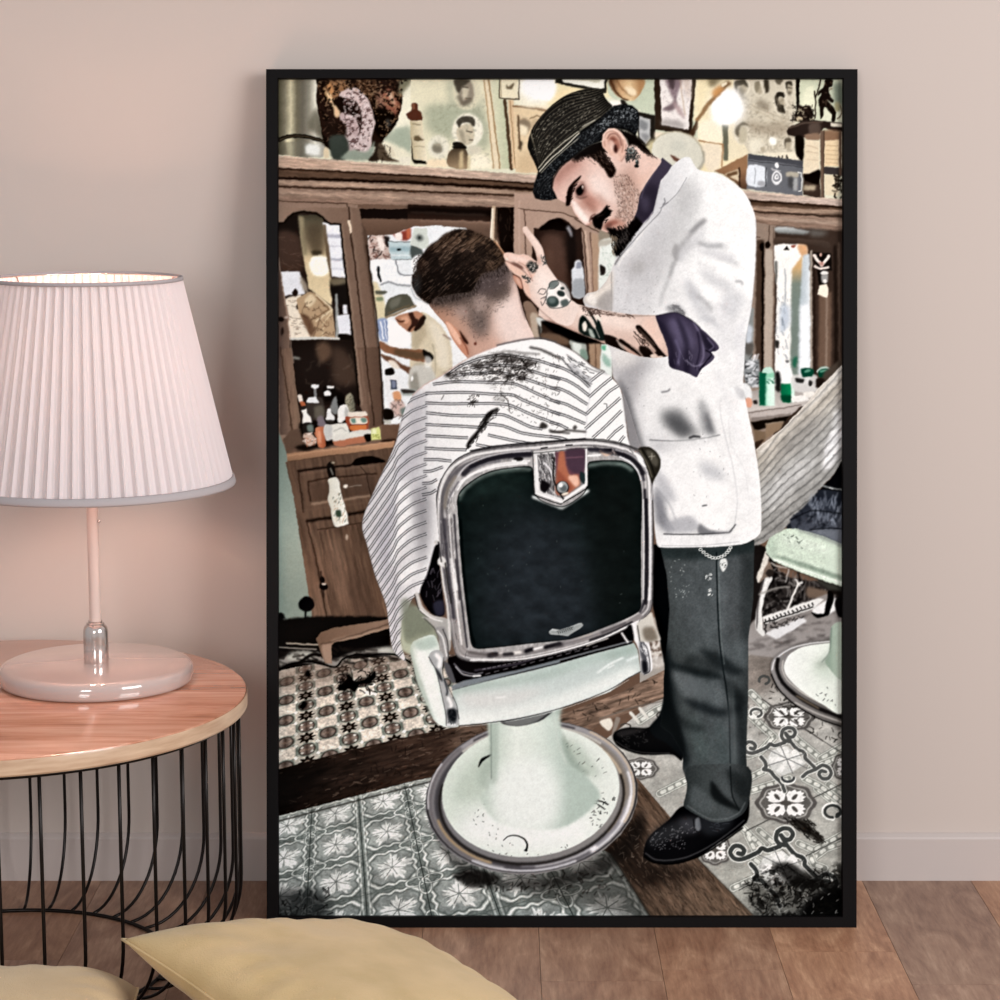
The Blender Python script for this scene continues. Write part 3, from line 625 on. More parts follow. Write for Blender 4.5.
F(0xECEEF4, "345 80 465 88 497 455 405 440 385 300", s=0, b=.4); F(0xb2b2c0, "365 160 465 160 470 185 368 182", s=0, b=.8); K(0xc9cad4, 8, "380 235 478 240", s=0, b=.6); F(0x9ea0ae, "395 320 485 320 485 335 400 332", s=0, b=.8); K(0xc3c4ce, 8, "400 390 490 392", s=0, b=.8)
F(0x6d5c48, "345 95 365 95 395 300 405 450 395 450 370 300", s=0, b=.6)
F(0x1a1614, "400 470 505 480 520 620 430 620 405 560", b=1); F(0x6f6552, "395 455 505 455 500 490 410 500", b=1)
F(0xE4E6EC, "58 410 190 405 215 480 225 560 80 570", s=0, b=.5); F(0x9c9080, "195 440 240 500 245 560 210 520", b=1)
F(0xEADFCD, "85 590 200 560 250 700 262 855 120 860", s=0, b=.5); bits(0x8d7a68, 40, "90 600 220 600 240 840 120 840", (1.5,4), 1, ang=12, a=.8); F(0x2a1f1a, "140 545 165 520 180 550 165 575 145 565", b=.4); F(0x2a1f1a, "165 640 190 620 195 650 175 665", b=.4)
F(0xB79C7C, "170 590 260 540 310 560 412 662 430 850 262 850 215 740 180 680", s=0, b=.4); F(0xdcc9a8, "225 600 265 560 300 600 250 650", b=.8)
K(0xe0cfae, 10, "300 560 410 660 300 740", b=.4, s=0); K(0x7c6248, 8, "305 580 385 660 290 720", b=.4, s=0); K(0x6c5240, 6, "330 710 280 850", b=.5, s=0); K(0xd6c29e, 9, "410 670 350 760 340 850", b=.5, s=0)
bits(0x5c4636, 50, "190 600 400 640 420 840 260 840 210 740", (1.5,5), 1, a=.7, b=.2); F(0x5a3f30, "200 690 260 720 290 800 265 840 230 780", b=1, a=.8)
F(0x9ca09e, "430 560 445 560 455 850 430 850", s=0, b=.5); F(0xE0E3EA, "440 700 530 695 545 838 452 825", s=0, b=.4); F(0xdadde4, "480 630 505 630 512 695 482 695", s=0, b=.4); F(0x15110f, "455 640 475 640 478 690 458 690", s=0, b=.3); F(0x16110e, "455 825 545 835 545 870 455 860", b=.5)
K(0xcccdc6, 16, "118 858 280 852 450 855", s=0, b=.3)
F(0x1d1613, "130 870 560 870 590 1300 140 1300", s=0, b=.6)
F(0x5a4638, "300 900 380 880 410 960 330 1020", b=2); F(0x43342b, "420 900 540 1000 570 1150 420 1150", b=3); bits(0x7a6a5a, 20, "280 880 550 900 580 1200 200 1200", (3,8), 1.2, a=.3, b=.5); K(0x8e9088, 14, "150 985 185 990", b=.8)
C()
K(0x120d0a, 14, "45 88 88 78 115 45 150 18 220 6 300 20 345 45 375 80 400 90 462 92 480 250 500 450 530 700 562 1010 590 1300", s=0, b=.4)
K(0xa9907c, 7, "475 92 492 250 512 450 545 700 575 1010 610 1300", s=0, b=.6, a=.7)
K(0x2d1e17, 9, "518 -20 530 150 560 350 600 700 640 1000 700 1430", s=0, b=.4); K(0x8f7868, 8, "532 -10 545 150 575 350 615 700 655 1000", s=0, b=.6, a=.6)
F(0xE9D6BE, "512 65 530 65 540 150 525 152", s=0, b=.3)
F(0x4d3c32, "598 0 640 130 660 300 700 620 735 1000 720 1000 690 700 630 300", s=0, b=1, a=.8)
F((45,0,0x50403a,130,0,0x7a6456), "45 300 60 400 100 690 135 1000 180 1500 60 1500 45 900", s=0, b=.4); K(0xb59f90, 6, "50 320 75 500 110 700 130 880 150 1020", b=.4, a=.7); E(0x17110f, 66, 728, 20, 17, b=.4); E(0xb8a598, 100, 715, 14, 8, b=.4); E(0x1f1714, 75, 810, 10, 30, b=.6)
# ---- centre opening & mirror
F(0x17100e, "590 -10 1500 -10 1500 70 1000 70 600 55", s=0)
O(410, 70); F(0x2c1e18, "-20 893 560 910 700 925 720 1500 -20 1500", s=0, b=.3); F(0x120c0a, "-20 905 720 935 720 980 -20 955", s=0, b=1.5); K(0x55443a, 8, "0 945 500 965", s=0, b=1, a=.7)
O(410, 210); F((0,60,0x7d6353,0,130,0x5f4a3e), "-70 60 560 75 600 240 400 130 -70 160", s=0, b=.5); K(0x95796a, 6, "-60 62 540 78", s=0, b=.8)
F(0x120c0a, "575 -20 700 -20 722 290 690 330 600 250", s=0, b=.4); bits(0x4a372c, 12, "590 0 690 0 700 250 620 200", (3,8), 1, ang=85, a=.5)
O(270, 210)
F((0,60,0x6f5647,0,160,0x5f493c), "598 55 1000 60 1000 100 930 105 870 130 800 160 700 165 640 155", s=0, b=.4)
C("642 165 700 170 800 165 880 135 950 108 1100 100 1300 120 1500 400 1500 1500 760 1500 735 1200 720 1000 690 650", s=0)
F(0xE9EDF0, "600 90 1600 90 1600 1600 600 1600", s=0)
F(0xCBB7AE, "655 180 760 170 800 250 800 335 660 330", b=.5); bits(0x6d4a42, 60, "650 175 780 170 800 335 660 335", (2,6), 1.6, cs=[0x6d4a42,0x2f2422,0xe8d8cf,0xa88478]); F(0xf0e4dc, "710 190 745 180 760 270 725 260", b=.6)
F(0x8d3f34, "800 150 880 140 930 120 930 190 880 200", b=.8); F(0xf3e9e2, "825 150 865 145 880 190 840 195", b=.5); F(0xc46a4c, "905 120 930 120 925 190 905 180", b=.5); F(0x2a2422, "755 180 790 180 790 240 770 240", b=.5)
F(0xC2D4D8, "783 205 935 212 938 325 800 330", s=0, b=.3); F(0x9fb9c0, "790 240 935 240 935 275 795 275", s=0, b=.8); E(0x14181a, 855, 262, 14, 9, b=.3); K(0x5c6668, 5, "785 207 935 213", s=0); K(0xf2f5f6, 6, "800 300 930 300", s=0, b=.5); K(0x6a7274, 5, "800 330 938 326", s=0)
F(0x4f5755, "935 230 1000 250 1020 330 940 320", b=.6)
F(0xCFD6CE, "955 120 1040 115 1060 250 1010 262 930 228", s=0, b=.3); E(0x6d736f, 992, 182, 24, 24, b=1); E(0x2f3432, 992, 182, 9, 9, b=.4)
F(0xF7F9FB, "660 335 835 335 850 420 945 430 940 330 1010 300 1010 470 900 500 800 480 735 485 670 460", b=.6); K(0x7d8086, 8, "832 335 850 415 880 430 935 432", b=.3); K(0x8f9297, 12, "735 495 790 478 850 498 930 502", b=.5)
F(0x1f1f22, "708 375 724 372 727 420 738 465 728 480 712 440", b=.3)
F(0xDCCFAA, "675 480 715 490 760 620 770 720 700 720", b=1); F(0x5a5c50, "700 535 775 540 760 560 705 560", b=.5); F(0x7b8a6c, "705 580 745 580 745 600 705 600", b=.6)
F(0x91a2c6, "705 735 772 725 785 870 730 860", b=.6); K(0xf5f7fb, 9, "730 740 750 860", s=0, b=.3); K(0xf5f7fb, 7, "755 735 772 860", s=0, b=.3); K(0x4d6294, 5, "765 740 780 865", s=0, b=.3)
F(0xffffff, "785 740 850 750 900 800 935 840 930 900 850 925 800 915 780 850", b=.6)
# mirrored barber
O(380, 200, .24)
F(0xEFF1F2, "150 380 420 380 420 800 150 800", s=0, b=1)
F(0xD4C8AE, "128 505 150 480 175 465 215 490 255 525 285 580 298 660 292 740 230 760 130 765 120 690 130 620", b=.5); F(0xb3a68c, "135 520 175 500 190 560 150 620 130 600", b=1.5, a=.8); F(0xE6DDCA, "200 500 250 530 280 600 285 700 240 690 225 600", b=2, a=.9); F(0xa8a08e, "140 680 200 690 215 760 150 765", b=1.5, a=.7); K(0x9a8f78, 4, "215 600 228 660 226 740", b=.5, a=.7)
F(0xB78468, "60 490 78 478 110 470 150 462 176 476 172 505 150 530 130 548 112 548 90 530 70 508", b=.35); F(0xd6a486, "84 488 110 482 118 505 96 512", b=.6); F(0x5a3628, "62 492 84 500 100 498 92 508 72 504", b=.4); F(0x3c2620, "118 470 134 468 142 490 158 500 150 522 134 530 122 548 112 540 128 512 122 490", b=.5); F(0x2a1e1a, "158 500 176 478 188 490 176 520 150 545 138 540", b=.5)
F(0x57564A, "18 486 20 440 36 410 72 394 104 390 124 402 136 430 146 444 100 452 50 474", b=.35); F(0x77766a, "34 440 48 412 84 400 76 430 50 450", b=1, a=.8); K(0x97846a, 9, "22 488 60 476 100 458 144 440", b=.35); K(0x6f5f48, 5, "30 470 70 456 118 436", b=.4)
F(0x8d6248, "-4 586 30 604 80 618 130 620 182 624 200 640 214 660 190 676 140 668 90 656 40 640 -4 620", b=.4); F(0x5b4a38, "60 620 140 630 190 640 190 664 120 658 60 644", b=1, a=.8); F(0x1d1a18, "176 622 210 640 222 662 196 678 182 650", b=.5); F(0x6d4c3a, "-4 640 40 652 90 684 130 700 124 728 80 700 20 668", b=.5); F(0xe6dccf, "30 668 60 672 80 700 50 700", b=.6)
F(0xc8c6be, "124 700 200 690 240 760 230 800 124 800", b=.8); F(0xefeeea, "188 650 214 664 206 700 184 690", b=.8, a=.7); F(0x8d8a80, "124 740 150 720 160 800 124 800", b=1, a=.8); E(0xffffff, 130, 745, 5, 11, b=.4); K(0x6a4a42, 7, "262 560 290 580", b=.6, a=.6)
O(270, 350)
F(0xE6E8EA, "760 180 840 165 860 200 860 300 790 370 770 300", b=.4); F(0x1a1715, "760 130 810 120 820 160 770 165", b=.3); F(0x3a4050, "795 200 840 200 842 262 800 265", s=0, b=.4); F(0x7f88a0, "805 210 832 210 832 250 808 250", b=.5)
F(0xD89B70, "815 285 860 280 870 340 830 350", b=.5); F(0xcfb4ac, "800 350 880 345 900 420 820 440", b=1); bits(0x7d6c66, 26, "800 330 890 330 900 460 800 450", (1.5,4), 1.2)
F(0x17120f, "748 395 810 400 815 460 760 470", b=.4); F(0xb9b9b0, "750 470 800 475 800 490 755 490", b=.5); F(0xa0a8a4, "870 270 960 260 990 300 880 300", b=.8); F(0x393431, "870 260 960 270 960 285 880 285", b=.5)
F(0x6f7f7a, "870 390 960 380 960 420 880 440", b=1)
C()
K(0x2b1f19, 12, "640 -700 700 -250 720 0 735 150 748 420", s=0, b=.5)
# right stile of left door, ledge
F((590,0,0x6b5446,740,0,0x5a463a), "572 -20 720 -20 735 200 745 500 660 520 640 420 600 200", s=0, b=.4); K(0x2d1f18, 8, "628 -20 650 200 690 500", s=0, b=.4); K(0x9a8170, 7, "595 0 615 200 655 500", s=0, b=.8, a=.6); K(0xa68c78, 6, "650 280 665 370", b=.8, a=.7); K(0x241913, 10, "720 -20 738 200 750 500", s=0, b=.5)
C("60 0 135 -20 160 200 200 520 130 560", s=0); F((60,0,0x6b5548,200,0,0x866e5c), "0 -50 300 -50 300 600 0 600", s=0); N(.1, 2, 16, 8); C(); K(0x33241c, 7, "60 -20 110 300 140 540", s=0, b=.4)
F(0x5f4a3d, "50 0 60 0 140 540 200 560 760 490 830 500 820 620 60 720 50 500", s=0, b=.3, a=0)
F(0x5d4a3e, "135 530 210 530 220 640 100 690 75 600", s=0, b=.6); F(0x17110e, "160 650 300 610 400 640 300 660 200 675", b=1)
# counter top
F(0x6a5142, "740 500 860 490 840 620 740 620", s=0, b=.4); F(0x2a1e18, "740 600 830 595 830 612 740 615", b=.6)
F((0,640,0xb58a6a,0,740,0x8a6a52), "55 712 100 690 280 672 430 652 620 630 825 606 815 650 620 680 430 700 280 722 110 748 58 742", s=0, b=.3); K(0xc99e7c, 5, "60 712 280 680 430 662 825 612", s=0, b=.5, a=.8); K(0x2b1e17, 7, "100 748 280 724 430 702 620 682 800 660", s=0, b=.5)
# bottles & jars
F(0x15100e, "200 480 560 470 640 600 300 640 220 600", b=1)
F(0x3a332f, "240 330 340 320 350 450 250 460", b=.5); F(0xdfe3e6, "270 232 315 228 318 250 300 262 302 320 315 350 240 350 250 318 285 310 285 262 268 250", b=.3); F(0x77797a, "285 262 300 262 300 310 285 310", b=.4)
F(0x120e0c, "345 250 380 235 420 240 440 270 480 290 500 320 500 370 440 380 400 340 360 340", b=.4); F(0xe8e8e6, "372 240 418 238 418 252 374 254", b=.3); F(0xe6e8ea, "352 280 378 268 400 284 395 300 360 300", b=.3)
F(0x7d8080, "390 400 410 330 440 310 450 400 430 430", b=.6); F(0x0f0c0b, "440 300 490 320 500 400 450 400", b=.4)
F((500,0,0xa8a48c,560,0,0x6f6d5e), "500 310 530 285 550 320 562 400 505 410", b=.5); bits(0x5a584c, 14, "505 310 550 310 558 400 510 400", (1,3), 1)
F(0xE9E9E6, "445 400 465 370 500 365 520 410 512 450 470 485 445 480", b=.3); F(0xb7b7b4, "495 380 518 410 508 450 490 440", b=.6)
F(0xE6E8E8, "372 395 395 390 400 420 420 440 418 470 370 468 368 440", b=.3); F(0x3a3632, "372 468 418 470 418 485 372 482", b=.2)
F(0xE0D8CF, "175 305 200 300 215 345 200 355 190 345", b=.3); F(0xb5623e, "195 345 220 345 232 375 205 372", b=.3)
F(0xE8E8E4, "205 395 235 388 240 420 265 450 268 488 212 488 210 430", b=.3); F(0x2a2624, "205 378 232 375 235 392 205 398", b=.2); F(0x221d1b, "215 488 270 488 290 570 220 570", b=.3); F(0x6d7a74, "240 500 275 500 285 545 245 545", b=.6)
F(0x6b665a, "290 380 340 370 355 440 320 470 290 440", b=1, a=.8); F(0x7a7078, "310 450 345 445 370 510 350 530 310 500", b=.6)
F(0xC9B0A0, "215 560 260 555 300 590 300 630 240 640 220 600", b=.4); bits(0x4a342b, 24, "210 550 300 560 300 640 220 640", (1.5,4), 1.4, cs=[0x4a342b,0xe8dcd4,0xb86e50])
F((300,0,0xd88a66,365,0,0xa65b3c), "298 520 325 512 352 516 360 560 364 645 320 652 306 600", b=.3); F(0xe9b090, "315 540 330 540 335 620 320 620", b=.8, a=.7)
F(0xE4E4DC, "352 510 400 495 500 488 512 500 515 570 420 590 370 600", b=.3); F(0xc4c6c4, "352 515 400 500 410 590 370 600", b=.6); K(0xa8a8a2, 5, "420 540 470 520 500 540", b=.4)
F(0x9a4a33, "500 445 640 440 645 530 540 545 500 480", b=.3); F(0xE6DCCF, "515 415 625 408 640 425 636 440 520 445 510 430", b=.3); F(0xE9E0D0, "530 455 630 450 640 490 560 500 530 490", b=.4); F(0x6a8f84, "535 460 560 458 565 485 540 485", b=.4); F(0x6a8f84, "600 455 635 455 635 480 605 480", b=.4); F(0xd27a44, "530 505 635 500 630 530 540 540", b=.3); K(0x6b2c1c, 5, "525 500 640 495", b=.3)
F(0xD6D6D0, "520 550 600 535 660 530 665 570 530 585", b=.3); F(0xB57458, "415 600 470 590 620 575 635 600 630 612 450 645 420 630", b=.3); F(0xdeded6, "415 575 520 555 620 570 520 590 420 610", b=.4)
F(0x100c0a, "620 570 665 560 665 605 635 610", b=.3); F(0xD2D888, "665 525 725 512 735 595 672 605", s=0, b=.3); F(0xe6eac0, "672 530 700 525 704 560 676 562", s=0, b=.5); bits(0x8a9040, 6, "680 560 720 556 720 590 684 592", (1,3), 1)
# ---- lower cabinet & green wall
O(270, 490)
F((0,-300,0x76867e,0,800,0x98a89e,0x7f8e85), "45 -400 100 -250 140 0 200 380 300 900 45 900", s=0)
O(270, 350)
C("95 750 110 745 280 724 430 702 820 650 840 700 760 1400 850 2100 320 2100 290 1900 200 1310 140 940", s=0)
F((0,740,0x5a4639,0,2000,0x6f5848), "0 700 900 600 900 2200 0 2200", s=0); N(.16, 3, 30, 11, rot=-12)
C()
K(0x120c0a, 14, "180 808 300 792 550 765 740 745", s=0, b=.6); K(0x8c7262, 6, "185 830 400 800 700 770", s=0, b=1, a=.6)
K(0x271b15, 9, "180 810 190 900 215 1080", s=0, b=.5); K(0x241812, 8, "245 880 380 855 700 825", s=0, b=.5); K(0x241812, 9, "245 880 262 1010", s=0, b=.5); F(0x4a392f, "260 890 700 840 690 980 275 1020", s=0, b=1, a=.6)
K(0xa88e78, 14, "272 1028 400 1012 660 972", s=0, b=.8, a=.8); K(0x130d0a, 18, "235 1140 400 1120 640 1075", s=0, b=.8); K(0x6a5446, 10, "170 1075 300 1060 640 1020", s=0, b=.8, a=.6)
E(0xe6e0d4, 495, 910, 16, 12, b=.4); K(0x9a9084, 4, "520 912 600 906", b=.3)
K(0x241812, 8, "235 1140 300 1400 390 1890", s=0, b=.5); K(0x2b1e17, 7, "310 1200 470 1180 650 1145", s=0, b=.5); K(0x9a806c, 8, "250 1150 320 1350 410 1860", s=0, b=1, a=.4)
C("320 1210 640 1150 700 1500 780 1860 440 1880 380 1700", s=0); F((320,0,0x604b3d,780,0,0x5c4739), "300 1100 900 1100 900 1900 300 1900", s=0); N(.22, 2.5, 26, 12, rot=-12); F(0x8d7361, "380 1300 440 1260 520 1700 470 1700", b=5, a=.5); F(0x43332a, "520 1500 640 1500 680 1780 560 1780", b=6, a=.5); C()
F(0xa68a74, "440 1890 600 1850 780 1800 785 1820 620 1870 460 1910", b=.6, a=.9); K(0x1f1510, 9, "440 1965 620 1925 800 1870", s=0, b=.6)
F(0x0c0908, "540 755 580 720 660 708 750 735 760 748 640 760 570 770", b=.3); K(0x2a201b, 6, "600 780 640 840 650 900 670 980", b=.3)
F(0x14100e, "370 770 400 745 425 790 430 850 385 850", b=.3); E(0xa8a08c, 410, 752, 12, 7, b=.4); K(0x9a9a92, 7, "395 790 412 830", b=.4)
F((380,0,0xcfcfc2,490,0,0xf0f0e8), "378 870 400 850 430 850 455 880 465 950 490 1030 512 1130 515 1165 425 1178 400 1080 380 1000 388 940", b=.3); bits(0x5f6658, 40, "395 960 480 950 505 1150 425 1160", (1,3), 1, ang=-75, a=.8, cs=[0x5f6658,0x8d9484,0xc4a88a]); F(0x3a4a3c, "430 1075 460 1070 465 1110 438 1115", b=.5)
E(0xc9bba8, 505, 1250, 9, 18, b=.5, a=.8)
E(0x0d0a0a, 340, 1535, 17, 22, b=.4); E(0x0d0a0a, 348, 1580, 32, 22, b=.4); E(0xd8d0c4, 350, 1562, 14, 6, b=.3); K(0x1a1310, 9, "330 1480 338 1540", b=.6); K(0x1a1310, 8, "350 1600 352 1650", b=.5)
O(270, 490)
F(0x3a2c26, "95 890 300 850 330 1000 60 1010", s=0, b=.6); K(0x6d5145, 12, "100 890 280 862", s=0, b=.6)
F(0x0c0a0a, "45 940 310 950 800 960 800 1200 45 1250", s=0, b=1); E(0x0b0a0b, 235, 765, 52, 52, b=.4); K(0x0d0c0c, 16, "230 800 225 960", b=.5); E(0x0b0a0b, 60, 880, 36, 60, b=.5)
E(0xb8c0b8, 88, 890, 8, 30, b=.5)
# ---- floors
O()
F((0,640,0x9a938c,0,760,0xb9b6b0), "640 620 846 610 846 919 640 919", s=0)
FL = "276 650 300 640 400 655 480 650 846 640 846 920 276 920"
# small-pattern cement tiles, left
def zt(x, y, o=(270,630)): return (o[0]+x*.15, o[1]+y*.15)
H = hom([(0,0),(0,3),(3,0),(3,3)], [zt(100,410), zt(90,840), zt(850,240), zt(950,630)])
u, v = uvmap(H)
C("276 672 300 667 345 660 420 655 480 655 480 725 420 736 276 772", s=0)
F((0,660,0xb5aca0,0,770,0xc8c4b8), "270 600 500 600 500 800 270 800", s=0)
du, dv = u-np.round(u), v-np.round(v); uu, vv = u-.5-np.round(u-.5), v-.5-np.round(v-.5)
SH = 12.
lay((.5-np.abs(np.abs(du)+.0-.26)*14), 0x6f8076, .0)
hexm = np.clip((.33-np.maximum(np.abs(du)*1.25, np.abs(dv)*.95+np.abs(du)*.35))*SH*1.6, 0, 1)
lay(np.clip((.40-np.maximum(np.abs(du)*1.25, np.abs(dv)*.95+np.abs(du)*.35))*SH, 0, 1), 0x4c5a54, .9); lay(hexm, 0xDFD5C8)
for a, b in ((du, vv), (uu, dv)):
    r = np.hypot(a/.225, b/.27)
    lay((1.12-r)*6, 0x6f8076, .8); lay((.98-r)*6, 0x3f3531); lay((.8-r)*6, 0x8d8078); lay((.10-np.abs(a))*10*(r < .7), 0x3a2c26, .8); lay((.07-np.abs(b))*10*(r < .7), 0xa08a78, .7); lay((.2-r)*6, 0x6d564c, .8)
r = np.hypot(uu/.18, vv/.20); th = np.arctan2(vv, uu)
lay((1.05+.22*np.cos(8*th)-r)*5, 0x191310); lay((.42-r)*6, 0x8f8478); lay((.2-r)*6, 0x3a2f2a)
for su, sv in ((.25,.25),(.25,-.25),(-.25,.25),(-.25,-.25)):
    r = np.abs((du-su)/.06)+np.abs((dv-sv)/.09); lay((1.1-r)*4, 0xEEF0E8)
    for ddu in (.14, ):
        r = np.abs((du-su*1.55)/.05)+np.abs((dv-sv*.45)/.06); lay((1.-r)*4, 0xe4e8e0, .8)
N(.12, 18, 14, 31); N(.16, 2.2, 1.6, 32)
F(0x5a4a40, "276 662 345 658 480 650 480 668 400 672 276 690", b=5, a=.5)
C()
O(270, 630)
F(0x8d8a84, "50 180 150 140 300 150 420 200 560 150 800 120 900 200 800 180 640 160 540 175 430 250 300 235 150 215 60 250", b=1.2); F(0x0e0c0b, "45 -60 800 -80 800 30 600 60 420 100 400 160 330 150 320 110 300 150 60 190 45 200", b=.8)
F(0xc2c6bc, "100 170 200 140 300 160 250 200 120 205", b=1.5, a=.8); F(0xc6c9c2, "700 140 780 120 830 150 760 160", b=1.5, a=.8); bits(0x191513, 60, "60 120 420 120 900 140 900 210 420 230 60 250", (4,10), 2.4, ang=8, a=.8, b=.4)
K(0x0b0909, 13, "50 275 120 235 250 215 330 232 430 252 480 200 560 170 660 175 720 165 830 170 930 220", b=.3); K(0x0f0c0b, 22, "200 215 270 170 340 175", b=.5)
K(0xb2a797, 10, "100 92 200 98 320 104", b=.3); K(0x9a958c, 7, "50 120 180 128 300 134", b=.3)
C("300 60 330 20 420 -10 790 -70 800 -10 560 60 420 90 400 110 405 230 360 225 340 180 310 100", s=0); F((300,0,0x6a5444,800,0,0x8a7160), "0 -100 900 -100 900 300 0 300", s=0); F(0xa58d78, "420 100 600 50 800 0 800 -20 560 35 400 75", b=1, a=.8); F(0x9a8270, "335 110 405 100 405 230 360 225", b=1); K(0x3b2c23, 8, "330 100 420 80 800 -40", b=.6, a=.8); C()
F(0x0a0808, "440 390 500 340 500 300 540 320 560 350 640 330 690 280 700 320 650 360 590 370 560 420 520 400 470 410", b=.5); bits(0x0a0808, 50, "440 280 700 270 700 420 450 430", (3,9), 1.4); F(0x0a0808, "185 520 215 480 240 500 210 540", b=.6); F(0x0a0808, "225 290 250 270 265 310 230 320", b=.8)
F(0x1a1512, "960 260 1010 220 1010 400 970 360", b=1)
# dark wooden strip
O()
S = "276 771 350 751 420 735 500 720 570 712 620 694 670 668 680 690 668 698 650 705 600 725 575 745 500 765 410 783 276 818"
C(S, s=0)
F((276,0,0x17110e,640,0,0x8a7262), "270 600 700 600 700 900 270 900", s=0)
F((276,0,0x120d0b,440,0,0x3b2c24), "276 765 450 725 450 790 276 830", s=0, b=6)
N(.35, 14, 2.4, 41, rot=-15); bits(0x8a7464, 160, S, (2,7), .9, ang=-15, a=.45); bits(0x0b0807, 160, S, (2,6), 1.2, a=.5); F(0x0b0908, "276 775 330 765 300 800 276 815", b=6, a=.7)
F(0x6a5548, "570 745 600 722 670 700 672 708 600 735", b=2, a=.8); K(0xa08a78, 2, "585 738 640 712 672 700", b=1, a=.8)
C()
# leaf tiles, bottom left
H = hom([(1,0),(5,0),(1,4),(5,4)], [(357,795),(540,748),(368,945),(625,877)])
u, v = uvmap(H)
LT = "276 818 410 783 500 765 575 745 612 856 652 920 276 920"
C(LT, s=0)
F((0,780,0xa2a8a4,0,920,0x8f9694), "270 700 700 700 700 930 270 930", s=0)
a, b = u-np.floor(u)-.5, v-np.floor(v)-.5
th = np.arctan2(b, a); rr = np.hypot(a, b)
N(.07, 8, 6, 51)
F_ = 0
box_ = np.maximum(np.abs(a), np.abs(b))
lay((box_-.42)*16, 0x6d7672, .75)
w = .405+.022*np.cos(th*12); sup = (np.abs(a)**7+np.abs(b)**7)**(1/7)
lay((.075-np.abs(sup-w))*24, 0x4b5350, .9); lay((.042-np.abs(sup-w))*30, 0xE2E7E3)
odd = (np.floor(u)+np.floor(v)) % 2
thl = th+.35+odd*1.1
lf = .17+.19*np.abs(np.cos(thl*2.5))**1.2*(.72+.28*np.cos(thl-1.57))+.035*np.sin(th*19)+.02*np.sin(th*31)
lay((lf-rr*.92)*22, 0xE6E9E6); lay((lf*.55-rr)*14, 0xf3f5f3, .6)
vein = np.abs(np.sin((th+.35+odd*1.1)*3.5)); lay((.10-vein*rr*2.4)*14*(rr < .22), 0x4a514e, .75)
# linked loops on every second joint
ja, jb = u-np.round(u), v-np.round(v); par = np.abs(np.round(u)) % 2
for s_ in (-1, 1):
    r = np.hypot((ja-.0)/.10, (jb-s_*.14)/.17); lay((.30-np.abs(r-1))*5*(par == 0), 0x4d5552, .9); lay((.17-np.abs(r-1))*7*(par == 0), 0xDDE3DF)
    r = np.hypot((jb-.0)/.10, (ja-s_*.14)/.17); lay((.30-np.abs(r-1))*5*(par == 0), 0x4d5552, .9); lay((.17-np.abs(r-1))*7*(par == 0), 0xDDE3DF)
for s_ in (-1, 1): lay((.022-np.abs(ja-s_*.055))*50*(par == 1), 0xc9cfcb, .8); lay((.016-np.abs(ja-s_*.09))*50*(par == 1), 0x4f5754, .8)
lay((.013-np.abs(ja))*90, 0x1b1f1e, .9); lay((.010-np.abs(jb))*90*(par == 1), 0x3d4341, .8)
N(.13, 12, 9, 52); N(.12, 2, 1.6, 53)
F(0x23221f, "500 868 620 850 660 920 560 905 520 890", b=5, a=.55); F(0x17191a, "276 895 310 890 330 905 320 920 276 920", b=4, a=.75)
bits(0x14110f, 70, "440 870 560 872 650 870 620 900 560 900 480 890", (2,6), 1.6, a=.7, b=.3); F(0x0f0d0c, "452 876 480 872 500 880 475 890 462 886", b=1.5, a=.8); bits(0x101010, 30, "276 895 330 890 330 920 276 920", (3,7), 1.6, a=.8)
K(0xb8bcb4, 1.4, "276 819 410 785 470 770", s=0, b=.3, a=.7); K(0x2b2925, 1.6, "276 823 410 788 470 773", s=0, b=.4, a=.8)
C()
# right-hand floor: grey cement tiles with rosettes and scrolls
RF = "600 745 650 706 700 690 752 655 846 640 846 920 757 920 700 862 672 820 640 782"
C(RF, s=0)
F((0,700,0xb4b2ad,0,900,0xa4a59e), "590 600 850 600 850 930 590 930", s=0)
F(0x7d746d, "745 640 846 600 846 650 790 680 745 700", b=7, a=.9); N(.1, 14, 6, 61, rot=-10)
def tl(t, w, c=0xD9DBD4, n=6, e=0x7d807a):
    """a band of small square mosaic pieces"""
    p = np.array(t.split(), float).reshape(-1, 2)
    K(e, w+1.4, t, s=0, b=.2); K(0xdcded7, w+.2, t, s=0, b=.2); K(0x8b8e88, w-1.6, t, s=0, b=.2)
    for a0, b0 in zip(p[:-1], p[1:]):
        L = np.hypot(*(b0-a0)); k = max(1, int(L/(w*1.0)))
        for i in range(k):
            A = a0+(b0-a0)*(i+.33)/k; B = a0+(b0-a0)*(i+.67)/k
            K(c, w*.52, f"{A[0]} {A[1]} {B[0]} {B[1]}", s=0, b=.2)
for t in ("752 694 800 742 822 760", "749 715 775 738 762 752 749 757", "749 780 765 772 775 760", "822 760 846 746", "752 792 790 780", "812 770 846 756", "818 790 846 812",
          "830 786 846 797", "806 780 822 788 846 806", "742 828 763 848 756 852 748 836", "760 832 776 846 770 852", "756 880 734 890", "756 872 762 866 754 860", "800 845 815 852 846 835",
          "812 862 828 850 846 844", "826 870 815 866 812 858", "800 900 815 915", "640 722 655 712 668 706", "660 795 690 780"):
    tl(t, 7.2)
K(0x3a3a38, 1.1, "700 800 770 812 846 782", s=0, b=.2, a=0); K(0x3a3a38, 1.2, "748 832 846 784", s=0, b=.25, a=.8); K(0x3a3a38, 1.2, "763 700 824 742", s=0, b=.25, a=.8); K(0x3a3a38, 1.2, "740 892 846 838", s=0, b=.25, a=.8); K(0x3a3a38, 1, "824 742 846 756", s=0, b=.25, a=.7)
K(0x3a3a38, 1.2, "776 845 806 872 830 900", s=0, b=.3, a=.8)
